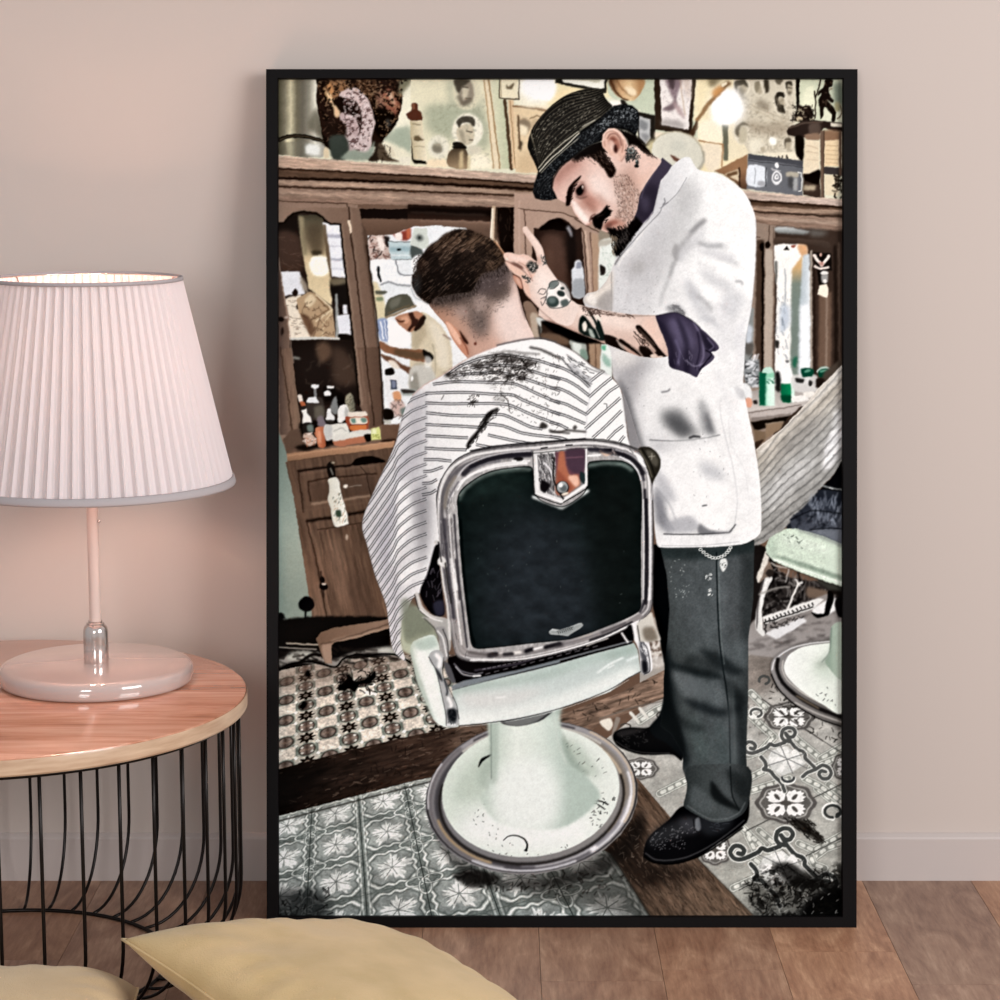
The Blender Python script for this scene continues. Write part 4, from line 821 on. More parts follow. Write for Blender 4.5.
def rosette(cx, cy, sx, sy, rot=0):
    o = []
    for k in range(32):
        t = 2*np.pi*k/32; r = 1+.05*np.cos(8*t); o.append((cx+sx*r*np.cos(t), cy+sy*r*np.sin(t)))
    F(0x5b5856, np.array(o), b=.4); 
    F(0xa7a6a2, np.array([(cx+(x-cx)*.86, cy+(y-cy)*.86) for x, y in o]), b=.3); F(0x64625f, np.array([(cx+(x-cx)*.80, cy+(y-cy)*.80) for x, y in o]), b=.3)
    for k in range(4):
        t0 = np.pi/2*k+np.pi/4
        q = []
        for dt, rad in ((-.75,.40),(-.62,.62),(-.46,.60),(-.36,.74),(-.2,.66),(-.1,.8),(0,.74),(.1,.8),(.2,.66),(.36,.74),(.46,.60),(.62,.62),(.75,.40),(.3,.14),(-.3,.14)):
            q.append((cx+sx*rad*np.cos(t0+dt), cy+sy*rad*np.sin(t0+dt)))
        F(0xF4F5F3, np.array(q), s=0, b=.2)
        E(0x55524f, cx+sx*.42*np.cos(t0), cy+sy*.42*np.sin(t0), sx*.13, sy*.09, rot=np.degrees(t0), b=.25)
    E(0x56534f, cx, cy, sx*.2, sy*.12, b=.3)
rosette(787, 804.5, 30, 20.5); rosette(790, 718, 25, 15); rosette(641, 770, 18, 11); rosette(716, 852, 17, 15); rosette(848, 768, 15, 15)
K(0x5f5c5a, 1.3, "763 700 790 720 824 742", s=0, b=.3)
def scroll(cx, cy, s, c=0x3f4241):
    def q(t, dx=0): return ' '.join(f"{cx+float(a)*s+dx if i%2==0 else cy+float(a)*s}" for i, a in enumerate(t.split()))
    for col, wd in ((0xE9EBE6, 6.6), (c, 4.5)):
        K(col, wd*s, q("1 -21 -5 -23 -8 -28 -6 -35 0 -38 6 -37 9 -32 6 -27 1 -27 -3 -31 4 -20 11 -12 18 -9 21 -5 21 -1 32 10"), b=.2)
        K(col, wd*s, q("-4 -20 -16 -16 -22 -18 -26 -14 -42 -7 -50 -8 -54 -14 -50 -20 -44 -20 -40 -16 -42 -12 -46 -13"), b=.2)
        K(col, wd*s, q("-33 -2 -28 4 -27 10 -30 13 -22 15 -16 22 -8 30 -4 40"), b=.2)
        K(col, wd*s, q("18 22 24 17 34 13 42 8 50 11 53 18 49 24 42 24 38 19 41 15 46 16"), b=.2)
    F(0xD5D7D4, q("-20 -10 -2 -16 16 -2 22 6 6 16 -10 22 -20 12 -26 2"), s=0, b=.3)
    for t in ("0 0 -14 -12 0 -14", "0 0 8 -12 14 -4", "0 0 -22 -2 -20 6", "0 0 18 2 14 8", "0 0 -14 14 -6 16", "0 0 4 14 10 10"):
        F(0xF2F3F0, q(t), b=.4)
    for t in ("-26 -12 24 12", "-10 -18 6 18", "-24 8 20 -6"): K(0x77797a, .9, q(t), s=0, b=.2)
scroll(785, 868, 1.0); scroll(789, 760, .82, 0x565857)
R(0xE9EBE6, 5, 757, 714, 5.5, 4); R(0x565857, 2.6, 757, 714, 5.5, 4, t0=-200, t1=70); R(0x4a4c4b, 2.8, 765, 681, 5, 4, t0=-200, t1=70); R(0xE9EBE6, 5, 834, 813, 9, 7, t0=-270, t1=30); R(0x3f4241, 3, 834, 813, 8, 6, t0=-270, t1=60); K(0x3f4241, 2.6, "838 816 846 812")
R(0xE9EBE6, 4.4, 789, 780, 6, 4, t0=0, t1=180); R(0x45484a, 2.6, 789, 779, 6, 4, t0=0, t1=180)
N(.06, 12, 8, 62); N(.07, 1.3, 1.1, 63)
# hair clippings
F(0x15120f, "792 822 806 822 816 832 824 840 824 846 812 838 800 832", b=1, a=.85); bits(0x14110f, 60, "785 820 812 820 828 845 815 845", (3,8), 1.2, ang=40)
C("745 885 775 866 812 880 846 866 846 920 757 920 750 900", b=4); N(.75, 9, 7, 321, rot=30, c=0x0b0a09, th=.08); N(.4, 2.5, 2, 322, c=0x0b0a09, th=.1); C(RF, s=0)
F(0x0c0b0a, "748 888 775 880 790 872 805 884 815 868 846 895 846 920 758 920 752 900", b=4, a=.45); F(0x050505, "815 896 846 890 846 920 800 920", b=3); bits(0x0a0908, 150, "745 885 790 865 846 880 846 920 757 920", (3,9), 1.5, a=.8); bits(0xcfcfc8, 30, "760 890 840 890 840 915 765 915", (1.5,4), .8, a=.6)
F(0x0c0b0a, "775 868 790 864 812 878 820 890 800 890 785 880", b=1.6, a=.8); bits(0x1a1714, 40, "745 700 790 715 770 750 745 745", (1,3), .9, a=.4); bits(0x141210, 60, "770 660 790 690 820 722 846 735 846 745 800 730 770 700", (2,5), 1.4, a=.6)
C()
# brown wooden strip, bottom
W2 = "640 782 655 800 672 820 700 862 757 920 651 920 612 856 600 850 620 800"
C(W2, s=0)
F((600,0,0x4b3b30,757,0,0x6a5748), "590 770 760 770 760 930 590 930", s=0)
F(0x1d1612, "600 850 640 820 650 860 700 870 690 880 640 890 610 860", b=5, a=.9); N(.3, 2, 12, 71, rot=-38); bits(0x8a7564, 240, W2, (2,6), .8, ang=52, a=.35); bits(0x14100d, 200, W2, (2,5), 1, ang=52, a=.4); bits(0x9a8878, 26, "610 830 650 830 650 870 615 860", (2,6), .9, a=.6)
C()
K(0x2a2622, 1.6, "612 856 652 920", s=0, b=.5); K(0x2a2622, 1.4, "672 820 700 862 757 920", s=0, b=.6, a=.7)
O(550, 630)
F(0xA59A90, "600 -60 760 -60 780 220 690 260 640 100", b=.8); bits(0x5d4c42, 50, "620 0 740 0 770 210 680 240", (3,8), 2.4, a=.7, b=.4); bits(0xe0dcd6, 26, "630 40 740 60 770 230 690 240", (3,7), 2.2, a=.7, b=.4); F(0xd9d6d2, "680 190 780 180 780 235 690 262", b=1.2, a=.7)
F(0xE4DED2, "330 620 400 595 420 640 390 680", b=.5); F(0x8d837a, "440 590 470 600 430 700 410 720", b=.5); K(0xdcdad2, 22, "540 560 590 620", s=0, b=.4); K(0xdcdad2, 22, "600 530 650 590", s=0, b=.4); R(0x45423f, 9, 505, 650, 34, 18, t0=180, t1=400, b=.2); R(0x45423f, 9, 745, 575, 30, 22, t0=120, t1=300, b=.2)
K(0x6f6a64, 6, "330 600 560 520 760 480", b=.4, s=0)
# ---- centre door behind the hand
O(520, 80, .2)
F((0,0,0xb09484,1000,0,0x9a8274), "-30 560 100 570 260 580 420 620 420 1400 -40 1400", s=0, b=.4)
K(0x4b382e, 5, "-10 640 20 645 24 760 34 1100", s=0, b=.3); K(0x4b382e, 5, "24 646 200 660 290 690", s=0, b=.3); K(0xcbb0a0, 5, "-6 600 -4 1100", s=0, b=.6, a=.7)
F(0x2a1d18, "68 742 105 742 135 705 195 688 240 705 275 745 305 742 325 1000 330 1300 60 1300", s=1, b=.3)
F(0x4f3930, "100 790 210 790 230 1100 110 1150", b=2.5); F(0x5e463b, "130 850 160 850 170 1050 130 1050", b=2, a=.7); F(0x0d0908, "90 745 140 705 200 692 260 740 230 755 160 745", b=.5); F(0x17110f, "230 740 270 740 280 900 250 960", b=1.5); F(0x8f8d92, "232 735 248 730 262 780 250 775", b=.8)
F(0xD4D8DE, "270 930 275 905 300 898 312 930 318 960 320 1080 262 1080 258 950", b=.5); F(0x6a6e80, "285 910 305 910 305 935 280 940", b=.5, a=.7); F(0x8b9096, "265 1000 320 1000 320 1080 265 1080", b=.8, a=.7)
K(0x3d2b22, 6, "300 740 318 760 335 1000 345 1250", s=0, b=.3); K(0xc9ae9a, 9, "325 755 350 1000 355 1200", s=0, b=.5); K(0x5b4438, 5, "348 760 362 900 372 1150", s=0, b=.3); F(0xb0937c, "355 760 398 775 402 1200 375 1200", s=0, b=.4)
K(0x46352b, 6, "270 690 320 720 400 760", b=.4)
F(0x8f8474, "398 740 450 770 470 800 460 830 398 815", b=.8); F(0xE3E8E2, "400 810 470 790 500 830 500 1000 400 1100", b=.6); bits(0xb9c7bc, 30, "400 810 480 800 480 960 400 1000", (1.5,4), 1.4, a=.6); F(0xb9b4a8, "400 800 480 790 475 810 400 830", b=.8); F(0x2a2522, "400 925 425 935 425 965 402 975", b=.4)
O(410, 210)
F(0x2a1e19, "640 340 760 420 860 640 900 900 700 900 690 480", b=.5); F(0x8a7262, "755 620 800 610 870 720 870 880 820 870 770 700", b=.5); F(0xb8a694, "800 690 850 700 865 860 820 850", b=.6); F(0x3a3430, "860 730 1000 800 1000 1000 870 880", b=.5); F(0xcfd2ce, "840 715 900 730 900 790 860 770", b=.6); F(0x9aa29c, "880 770 1000 790 1000 850 880 830", b=1)
O(550, 210)
F(0x33261f, "-60 740 250 800 420 900 420 1200 -60 1200", s=0, b=.5); F(0x6a5444, "-60 820 100 830 120 900 -40 880", b=1); F(0xA5ABA4, "135 860 230 870 245 960 240 1040 190 1000 140 920", b=.6); F(0xd6dcd6, "150 880 200 890 210 960 160 950", b=.8); F(0x7f978a, "200 930 245 940 250 1000 210 990", b=.8)
F(0xA3876F, "258 880 335 890 345 1120 270 1120", s=0, b=.5); K(0x5b4436, 6, "300 890 310 1100", s=0, b=.4); F(0xE6ECE8, "340 890 415 900 415 1180 330 1120", s=0, b=.5); F(0x5fae8c, "345 900 375 905 370 935 345 925", b=.6); F(0x9bbcae, "350 950 400 1000 400 1050 360 1020", b=1)
# ---- right-hand cabinet
O(700, 210)
F(0xa3907f, "370 -10 1000 0 1000 120 370 90", s=0, b=.3, a=.0)
K(0xb9a596, 14, "370 45 950 90", s=0, b=1, a=.5); K(0x40342d, 7, "372 10 600 20 955 48", s=0, b=.5); K(0x40342d, 6, "500 105 955 135", s=0, b=.5)
F((300,0,0x9d8b7e,520,0,0x8d7a6c), "360 80 510 100 505 1000 490 1700 290 1700 300 1000", s=0, b=.3)
F(0x4a3a30, "380 200 430 200 425 1000 400 1200 370 900", s=0, b=.8); F(0xb5a698, "440 260 490 260 485 1050 430 1050", s=0, b=.6); K(0x5b493f, 6, "495 110 500 500 492 1100", s=0, b=.4); K(0x4a382f, 6, "465 100 458 220", s=0, b=.3); K(0x4a382f, 6, "405 180 380 175", s=0, b=.3)
E(0x17110e, 455, 232, 18, 24, b=.3); E(0x17110e, 412, 245, 14, 26, b=.3); F(0x0f0b09, "415 210 432 220 425 1100 412 1100", s=0, b=.6)
F(0x8b8f8e, "290 640 365 650 350 1100 290 1100", s=0, b=.6); F(0x5e5a56, "305 880 360 890 350 960 310 960", b=1); F(0xc4cbd4, "310 760 350 780 345 880 310 880", b=1)
F(0x3b2e27, "505 110 955 140 955 2000 490 2000", s=0, b=.3)
F((0,110,0xd4dadb,0,160,0x6b6d6b), "505 115 600 115 735 140 720 160 600 160 510 145", b=.8); F(0x7b7d7a, "740 130 860 145 800 175 740 165", b=2, a=.6)
F((0,160,0x5b4a40,0,230,0x3f332c), "505 180 700 190 860 210 870 250 820 245 740 225 640 215 505 225", b=.6)
F(0xF8F6F2, "500 232 560 222 690 228 720 250 720 400 740 400 742 1000 730 1300 500 1300 515 500 500 400", s=0, b=.5)
F(0x1a1614, "560 265 582 235 602 265", s=0, b=.3); F(0xD9A87C, "650 232 715 235 720 300 690 320", b=.8); F(0x8a3c2a, "615 235 640 230 635 245 618 250", b=.5)
F((0,380,0xd8b07c,0,600,0x7f8a80,0x7b8880), "615 400 685 300 690 420 665 1300 605 1300 612 560", s=0, b=.8)
F((660,0,0xaab6bd,735,0,0xd6dee4), "690 300 735 290 740 1300 660 1300 665 700", s=0, b=.8); F(0xf6f8fb, "672 640 730 620 730 1300 665 1300", s=0, b=1.5)
F(0x6a6a66, "505 340 520 340 518 480 505 480", b=.6); K(0x9aa1a8, 8, "572 390 572 600 560 760", b=.6); F(0xC4CEDB, "540 640 600 640 600 760 540 820", b=2); bits(0x76808c, 26, "500 560 600 560 600 1000 500 1000", (2,6), 1.4, ang=70, a=.5, b=.3); F(0x33302d, "505 870 530 875 525 920 508 915", b=.6)
K(0xb2a79a, 12, "745 270 750 1300", s=0, b=.5); K(0x251b16, 10, "765 280 772 1300", s=0, b=.6)
F(0x14100e, "758 280 880 285 885 400 780 400", s=0, b=.4); F(0x13100e, "785 400 850 400 850 500 800 500", s=0, b=.5)
F(0x6a5446, "800 560 880 540 880 1300 790 1300", s=0, b=1); K(0xa28f80, 8, "850 580 845 1200", s=0, b=.8); K(0x1c1410, 20, "905 240 915 1300", s=0, b=1); K(0x7f6a5c, 8, "932 220 940 1300", s=0, b=.8); F(0x46362d, "800 420 950 400 950 560 860 560", b=2, a=.0)
K(0xF2E3DA, 20, "765 300 800 350 815 365", b=.3); K(0xF2E3DA, 20, "862 305 830 350 812 368", b=.3); K(0xF2E3DA, 14, "768 375 800 388 860 378", b=.3); E(0xd8aa9a, 810, 295, 8, 12, b=.3); F(0x8a3a2c, "795 350 830 350 815 375", b=.6, a=.6)
E(0xE7E4E0, 835, 415, 25, 13, b=.3); F(0x9a9896, "815 430 855 430 850 480 820 480", b=.6); E(0xe9e6e2, 837, 470, 12, 14, b=.3); F(0xF0E6D4, "800 500 850 488 862 520 850 585 790 560", s=0, b=.3)
# counter right
O(700, 350)
F(0x4a3e37, "290 120 800 130 1000 100 1000 620 300 640", s=0, b=.5, a=.0)
F((0,250,0xa09894,0,400,0xd0c8c2), "300 300 500 240 760 230 800 300 690 370 500 395 320 415", b=.6)
F(0x8b8f92, "295 60 400 60 405 240 340 250 295 200", s=0, b=.8); bits(0xe4e6ea, 30, "295 40 390 40 400 240 300 240", (1.5,5), 2, a=.8, b=.3); bits(0x2b2c2e, 16, "295 40 390 40 400 240 300 240", (1.5,5), 1.4, a=.8, b=.3)
F(0xBDB3AE, "325 415 500 388 690 360 640 410 620 430 480 450 345 475", s=0, b=.4); K(0x6b5f59, 6, "325 418 500 392 680 365", s=0, b=.4); F(0x8a7f79, "345 450 620 420 600 440 345 476", s=0, b=.5)
F(0x17120f, "340 480 600 440 560 500 440 520 370 540", s=0, b=.5); F(0x8d7660, "440 490 570 475 540 530 440 590", s=0, b=.5); F(0x7b6652, "358 530 440 545 440 610 380 640", s=0, b=.5); F(0x3a2c24, "370 620 430 600 380 660", b=.5); K(0xa89684, 5, "440 492 560 478", s=0, b=.4)
F(0xE9EBEC, "232 245 300 215 345 260 350 320 310 330 290 290 240 285", b=.5); F(0x55524f, "235 255 280 262 305 320 320 340 290 330 250 290", b=.6, a=.8); F(0xE3A58A, "308 325 345 325 348 378 315 380", b=.4); F(0x2a2522, "355 340 380 335 385 360 362 362", b=.5)
F((400,0,0x0c6b4c,505,0,0xa5e3c6,0xd8f5e6), "400 150 500 150 502 370 400 370", s=0, b=.3); F(0x0b5c40, "400 145 445 145 440 368 400 368", s=0, b=.8); F(0x8ed0b0, "445 150 500 150 500 180 445 180", s=0, b=.5); F(0xBFE3D3, "418 150 425 125 440 115 478 112 490 130 495 150", b=.3); F(0xe8f5ee, "450 200 500 200 500 365 455 365", b=1.2, a=.6); bits(0x0c5c40, 10, "450 190 500 190 500 220 450 220", (1.5,3), 1)
F(0xF4F4F4, "520 130 560 80 600 85 620 140 632 200 625 225 545 225 525 190", b=.6); F(0x6d6d6d, "575 65 600 70 595 85 578 82", b=.4); F((545,0,0x0a6a45,620,0,0x14915f), "545 222 615 222 615 340 600 352 560 350 545 335", s=0, b=.4); F(0x0a4a32, "545 300 615 305 610 345 550 340", b=.8); F(0xd6f0e4, "614 200 636 210 636 345 616 340", b=.5); F(0x1f1f1e, "505 150 535 150 545 270 515 270", b=.8)
F(0xD6D4D2, "620 170 780 170 780 275 640 275", b=.6, a=.9); F(0x0b4634, "675 130 700 120 755 125 765 150 750 178 690 175", b=.4); F(0x08402e, "790 130 830 112 880 125 888 160 860 182 800 180", b=.4); R(0xDDE9E2, 8, 838, 150, 52, 34, b=.4, t0=180, t1=360); F(0x6aa890, "700 135 740 132 740 145 705 148", b=.6); F(0x6aa890, "800 135 850 128 850 140 810 145", b=.6)
F(0x2c2a29, "640 185 700 190 690 215 650 215", b=.5); E(0x2c2a29, 740, 220, 14, 20, b=.4); F(0x241c18, "780 190 850 190 830 240 780 250", b=.6); F(0x4a4038, "830 150 955 60 955 110 850 210", b=1)
F(0xEDE9E2, "695 285 760 278 775 300 740 315 700 310", b=.5); F(0xF0EEEA, "620 310 700 305 730 330 660 345 620 340", b=.4); F(0x2e6d56, "640 40 655 60 640 120 620 90", b=.8)
# right-hand striped cape
C("380 660 560 520 700 370 800 250 955 98 955 740 900 830 800 930 720 1060 560 1200 380 1320 350 1330 400 1000", s=0, b=.2)
F((380,660,0xc2b8aa,700,1000,0xb4b3b0,0x9c9b98), "0 0 1000 0 1000 1400 0 1400", s=0)
F(0xe9e5df, "955 98 955 170 700 420 420 690 380 690 560 540", b=2); F(0xEFEFF1, "870 560 955 500 955 620 900 760 830 800 840 650", b=2); F(0x8c8a88, "600 560 760 440 820 480 640 660 520 700", b=5, a=.6); F(0xd9d9d9, "480 900 700 720 800 740 560 1000 420 1080", b=4, a=.6); F(0xdddddd, "900 420 955 400 955 500 890 520", b=2)
for k in range(15):
    d = k*70
    K(0x50504f, 5.5+k*.35, f"{1000} {80+d*.92} {900} {190+d*.93} {800} {300+d*.93} {700} {400+d*.9} {600} {490+d*.88} {520} {575+d*.86} {440} {680+d*.8} {330} {800+d*.72}", b=.45, a=.72)
for k in range(15):
    d = k*70+14
    K(0x8a8988, 3, f"{1000} {80+d*.92} {900} {190+d*.93} {800} {300+d*.93} {700} {400+d*.9} {600} {490+d*.88} {520} {575+d*.86} {440} {680+d*.8} {330} {800+d*.72}", b=.4, a=.55)
N(.1, 8, 3, 21, rot=-42)
K(0xefe9e2, 7, "380 664 560 524 700 374 800 254 955 102", s=0, b=.4)
C()
F(0x0b0b0d, "955 735 955 1250 560 1250 700 1080 810 930 900 835", s=0, b=.3)
K(0x9aa0a0, 9, "815 905 955 935", s=0, b=.5); K(0xd9dcdc, 6, "870 918 890 925", b=.3)
F(0x20242c, "800 930 955 945 955 1400 620 1300 580 1180 720 1040", s=0, b=.5)
O(700, 490)
F((0,60,0x1b1f28,0,330,0x5a5e69), "600 200 780 40 955 60 955 365 800 300 620 262", s=0, b=.5); bits(0x9aa3b2, 50, "740 40 950 60 950 260 740 180", (4,14), 1.6, ang=100, a=.5, b=.5); K(0x0c0e12, 8, "610 200 760 140 950 160", b=.6); K(0x0c0e12, 8, "740 270 850 260 955 262", b=.5); K(0xb9c0c8, 4, "740 275 850 270 955 272", b=.4, a=.7); bits(0x0d0f14, 22, "640 140 950 180 950 330 640 250", (4,10), 2, a=.6, b=.6)
F(0x6c717b, "760 275 955 275 955 350 900 335", b=1)
# second chair
F(0x1b1716, "360 380 460 400 520 520 560 760 430 980 340 980", b=.5); 
F(0x2b2726, "430 560 955 640 955 860 400 860", s=0, b=.5)
bits(0x8b8784, 60, "430 520 900 660 900 800 430 860", (4,12), 1.8, a=.6, b=.3); bits(0x0c0a0a, 60, "430 520 950 640 950 850 430 860", (4,12), 3, a=.8, b=.3)
for i in range(7): K(0x5d5855, 5, f"{600+i*28} {540+i*12} {600+i*26} {700+i*8}", s=0, b=.4)
F(0x6e5d50, "730 650 900 690 880 720 730 720", b=1); F((0,800,0x8d8784,0,1000,0x9b9694), "340 900 420 850 580 800 790 720 880 700 955 800 955 1100 330 1100", b=.8); bits(0x4d4847, 70, "400 860 955 760 955 1100 340 1100", (4,14), 2.4, ang=-8, a=.5, b=.8)
F(0xE3E2E0, "420 850 790 725 830 735 760 800 440 900", s=0, b=.4); K(0x1a1818, 9, "430 890 560 850 760 785", s=0, b=.3); 
for i in range(13): K(0x191717, 9, f"{440+i*26} {868-i*9} {448+i*26} {880-i*9}", s=0, b=.2)
F(0xDDDDDF, "430 960 690 855 720 880 520 1000", s=0, b=.6); bits(0x2b2828, 26, "430 880 700 840 690 860 430 960", (2,4), 1.6)
F(0xDCDCDA, "440 590 470 575 490 590 440 700 420 800 420 900 436 960 425 980 378 935 375 850 395 740", b=.3); F(0x4a4646, "412 640 435 600 400 740 390 900 380 930 385 780", b=.5); K(0xf4f4f2, 7, "455 600 425 700 412 820 416 930", b=.5); F(0x7a6a5e, "400 620 430 480 470 480 490 560 430 600", b=.4); F(0xd8d2c8, "440 410 470 440 440 520 400 620 380 590 385 560 410 520", b=.4); F(0x2b2522, "440 560 470 530 500 550 470 590", b=.5); K(0xcac3ba, 9, "480 490 520 510 590 520", b=.5)
K(0xe4e2de, 14, "590 800 630 700 660 630 685 620", b=.4); K(0xe4e2de, 9, "640 600 670 640", b=.4); K(0x98948f, 10, "400 700 500 660 600 650", b=.6); K(0xbab6b2, 8, "575 620 600 530", b=.5)
F(0xE8E8E8, "760 800 850 740 930 730 930 790 830 850 770 830", b=.6); F(0x0b0a0a, "750 820 830 830 850 740 870 660 900 670 890 760 860 840 790 855", b=.3); F(0x0d0b0c, "905 740 960 720 960 850 920 830", b=.5); E(0xcfcfcf, 882, 660, 16, 12, b=.4); F(0x15100e, "800 600 955 640 955 720 880 680", b=1)
F((0,260,0xC6D6C4,0,600,0xD8E6D6), "445 380 470 320 530 285 570 262 640 258 800 300 960 365 960 650 800 600 620 530 500 480 470 450 445 420", s=0, b=.3)
C("445 380 470 320 530 285 570 262 640 258 800 300 960 365 960 650 800 600 620 530 500 480 470 450 445 420", s=0)
F(0x8fa091, "480 440 700 520 960 610 960 580 700 490 500 430", b=1); K(0xeef6ee, 8, "475 458 620 510 960 625", b=.5); F(0xb4c5b4, "440 330 480 300 520 430 450 440", b=2); F(0x9aa39c, "640 255 800 295 960 360 960 385 800 325 660 275", b=1); F(0xe0ecde, "560 300 760 340 900 400 900 440 700 400 560 350", b=4); bits(0x3b443c, 9, "540 290 680 300 700 400 560 380", (1,3), 1)
C()
K(0x222220, 4, "445 425 500 482 620 532 800 602 960 652", s=0, b=.3); F(0x42433e, "780 600 960 655 960 680 860 660", b=1, a=.8)

C()
warp(.42, 6, 201, 650); warp(.22, 2.5, 203, 650)
C("276 77 846 77 846 640 276 660", s=0); N(.06, 4, 4, 205); N(.05, 1.3, 1.3, 207); C()
# ---- second chair base
O(700, 630)
F(0x141110, "470 260 520 170 640 110 800 80 960 70 960 660 820 600 640 500 520 400", b=1.5, a=.5)
C("0 -300 955 -300 955 1100 0 1100", s=0)
F((480,0,0x8d8a8a,960,0,0x5a5754), "478 270 500 190 600 120 740 85 900 72 1100 90 1100 640 955 640 800 590 640 500 530 390", b=.3)
K(0xe6e6e8, 8, "486 270 510 200 610 130 740 95 870 82", b=.4); K(0x1c1a1a, 26, "525 200 520 270 560 360 660 450 800 530 960 590", b=.6); K(0xcfcbc4, 7, "560 210 556 270 590 340 690 425 820 495 960 545", b=.4); K(0xB9A58a, 6, "650 445 800 530", b=.8); K(0xe4e0da, 8, "640 490 780 560 955 622", b=.6, a=.8); K(0x0f0d0d, 9, "480 300 530 400 640 505 800 598 955 650", b=.4)
F((560,0,0xf2f5f2,960,0,0xe3ebe1), "565 250 600 170 700 115 870 92 960 100 960 555 820 500 680 410 590 320", b=.4); F(0xd0dcd0, "760 240 830 200 870 130 960 130 960 300 860 330 780 300", b=5); F(0x8d988c, "770 230 840 200 865 160 880 220 820 260", b=3, a=.6)
F((870,0,0x94a697,955,0,0xc4d4c4), "885 -20 960 -40 960 330 860 250 840 210 868 160", b=.5); K(0x55605a, 4, "885 -10 870 150 820 220", b=.6)
bits(0x3a3c3a, 10, "620 300 900 400 940 540 800 470", (1,3), .8)
C()
# ---- client: neck, ear, hair
O(410, 210)
K(0xb89e84, 26, "555 -20 545 190 570 215", s=0, b=.3); K(0xf0e6d4, 10, "548 -10 536 180", s=0, b=.3); K(0x6b5a4a, 6, "572 10 566 200", s=0, b=.3)
O(410, 170); K(0xd8cbb4, 12, "552 258 546 460", s=0, b=.3); K(0x4a3c30, 8, "575 255 572 450", s=0, b=.3)
O(410, 210)
NK = "120 620 160 570 300 520 450 400 600 350 640 345 690 440 715 520 740 620 770 720 830 870 760 930 640 990 400 1000 330 900 230 760 160 680"
C(NK, s=1)
F((200,0,0xb58a74,800,0,0xe9cfc6), "0 300 1000 300 1000 1100 0 1100", s=0)
F(0xf2dfd8, "560 620 700 560 760 760 800 870 640 900 560 760", b=5, a=.8); F(0xa87c6a, "300 800 380 860 400 1000 320 960", b=3, a=.7); F(0xc99e8c, "400 820 560 860 640 940 420 1000", b=4, a=.5)
F(0x574c47, "100 560 640 330 680 420 640 560 540 640 500 820 460 860 400 760 300 660 140 640", b=5, a=.75)
F(0x403836, "90 560 420 430 640 330 660 400 500 540 380 600 160 640", b=4, a=.8)
F(0x463c38, "520 480 640 470 660 560 600 600 520 570", b=3, a=.6)
F(0x55494a, "440 440 560 410 640 370 670 430 640 500 520 560 440 560", b=4, a=.55)
F(0xb9a49c, "420 600 480 560 520 640 440 700", b=3, a=.6); F(0xb09a92, "290 650 380 640 390 720 310 710", b=3, a=.6); F(0x6a5f5c, "400 680 500 700 520 800 430 820", b=4, a=.6)
bits(0x38302e, 420, "130 600 640 350 690 470 640 640 520 720 520 860 440 880 300 720 160 680", (1,2.4), .7, a=.35); bits(0xd8c4bc, 60, "150 620 640 400 690 500 640 640 520 700 500 800 300 700", (.8,2), .7, a=.3)
K(0x3d2c28, 12, "680 420 715 500 745 640 770 720", b=1, a=.7)
E(0x6b3a30, 432, 890, 10, 11, b=.4)
C()
F(0xC98E74, "230 748 245 738 290 775 340 830 365 880 385 930 375 975 330 930 280 860", b=.3); F(0xEBBBA2, "235 750 255 748 300 800 335 860 330 900 280 840", b=.6); F(0x3a221b, "325 800 350 830 385 880 380 895 350 870", b=.6); K(0x7d4a3a, 7, "330 850 370 910 385 960", b=.5)
HR = "10 500 12 440 35 400 45 340 90 280 130 230 180 200 230 155 320 125 400 135 470 160 560 210 610 285 640 330 625 355 560 400 510 410 470 430 430 500 400 540 300 555 200 575 150 590 125 625 80 600 40 560"
F((100,300,0x2e221c,600,300,0x33271f,0x3a2c22), HR, b=1.0)
bits(0x1f1815, 260, "110 600 300 540 430 520 480 420 620 350 660 400 620 440 500 450 440 560 300 600 150 640", (1,3), .8, ang=70, a=.55)
C(HR)
F(0x120d0b, "60 420 200 380 420 400 460 420 430 520 300 560 180 580 120 600 40 560 20 480", b=4); F(0x6b5240, "130 240 300 150 420 160 560 230 600 300 420 230 250 220", b=5, a=.8)
for i in range(34):
    t = i/33; x = 90+t*480
    K([0x6b5342,0x2a1f19,0x4d3a2e,0x8a705c][i%4], (2,5,3), f"{x} {300-170*np.sin(t*2.6)} {x-50+40*t} {330-60*t} {x-60+70*t} {430-20*t} {x-20+60*t} {500-60*t}", b=.5, a=.15)
for i in range(26):
    t = i/25; K([0x8a7060,0x3a2b22,0x5a4638][i%3], (1,5,2), f"{95+t*200} {290+t*10} {190+t*200} {235+t*30} {330+t*200} {270+t*40} {400+t*170} {360+t*20}", b=.4, a=.25)
bits(0x9a806c, 30, "90 260 250 170 450 170 430 300 150 330", (3,7), .7, ang=-28, a=.6); bits(0x100b09, 160, "40 340 600 250 620 350 420 420 300 540 60 560", (3,8), .9, ang=40, a=.5); bits(0x6a5444, 90, "420 200 620 300 560 390 430 380", (3,7), .7, ang=55, a=.4)
N(.6, 9, 1.3, 331, rot=-38, c=0x100b09, th=.02); N(.35, 7, 1.0, 332, rot=-42, c=0x7d6656, th=.3); N(.5, 12, 12, 333, c=0x0e0a09, th=.1)
F(0x3a3d40, "0 420 40 400 60 480 50 560 0 540", b=2.5, a=.7)
C()
bits(0x2a201b, 90, "20 330 60 290 70 400 10 520 10 430", (1,3), .7, a=.7); bits(0x2a1f1a, 40, "180 195 320 110 470 150 560 200 450 170 320 135 200 210", (1.5,3), .6, a=.6); K(0xD9DEE2, 5, "8 560 40 600 75 608", b=.4); K(0x8d949a, 4, "2 520 30 580 70 600", b=.4)
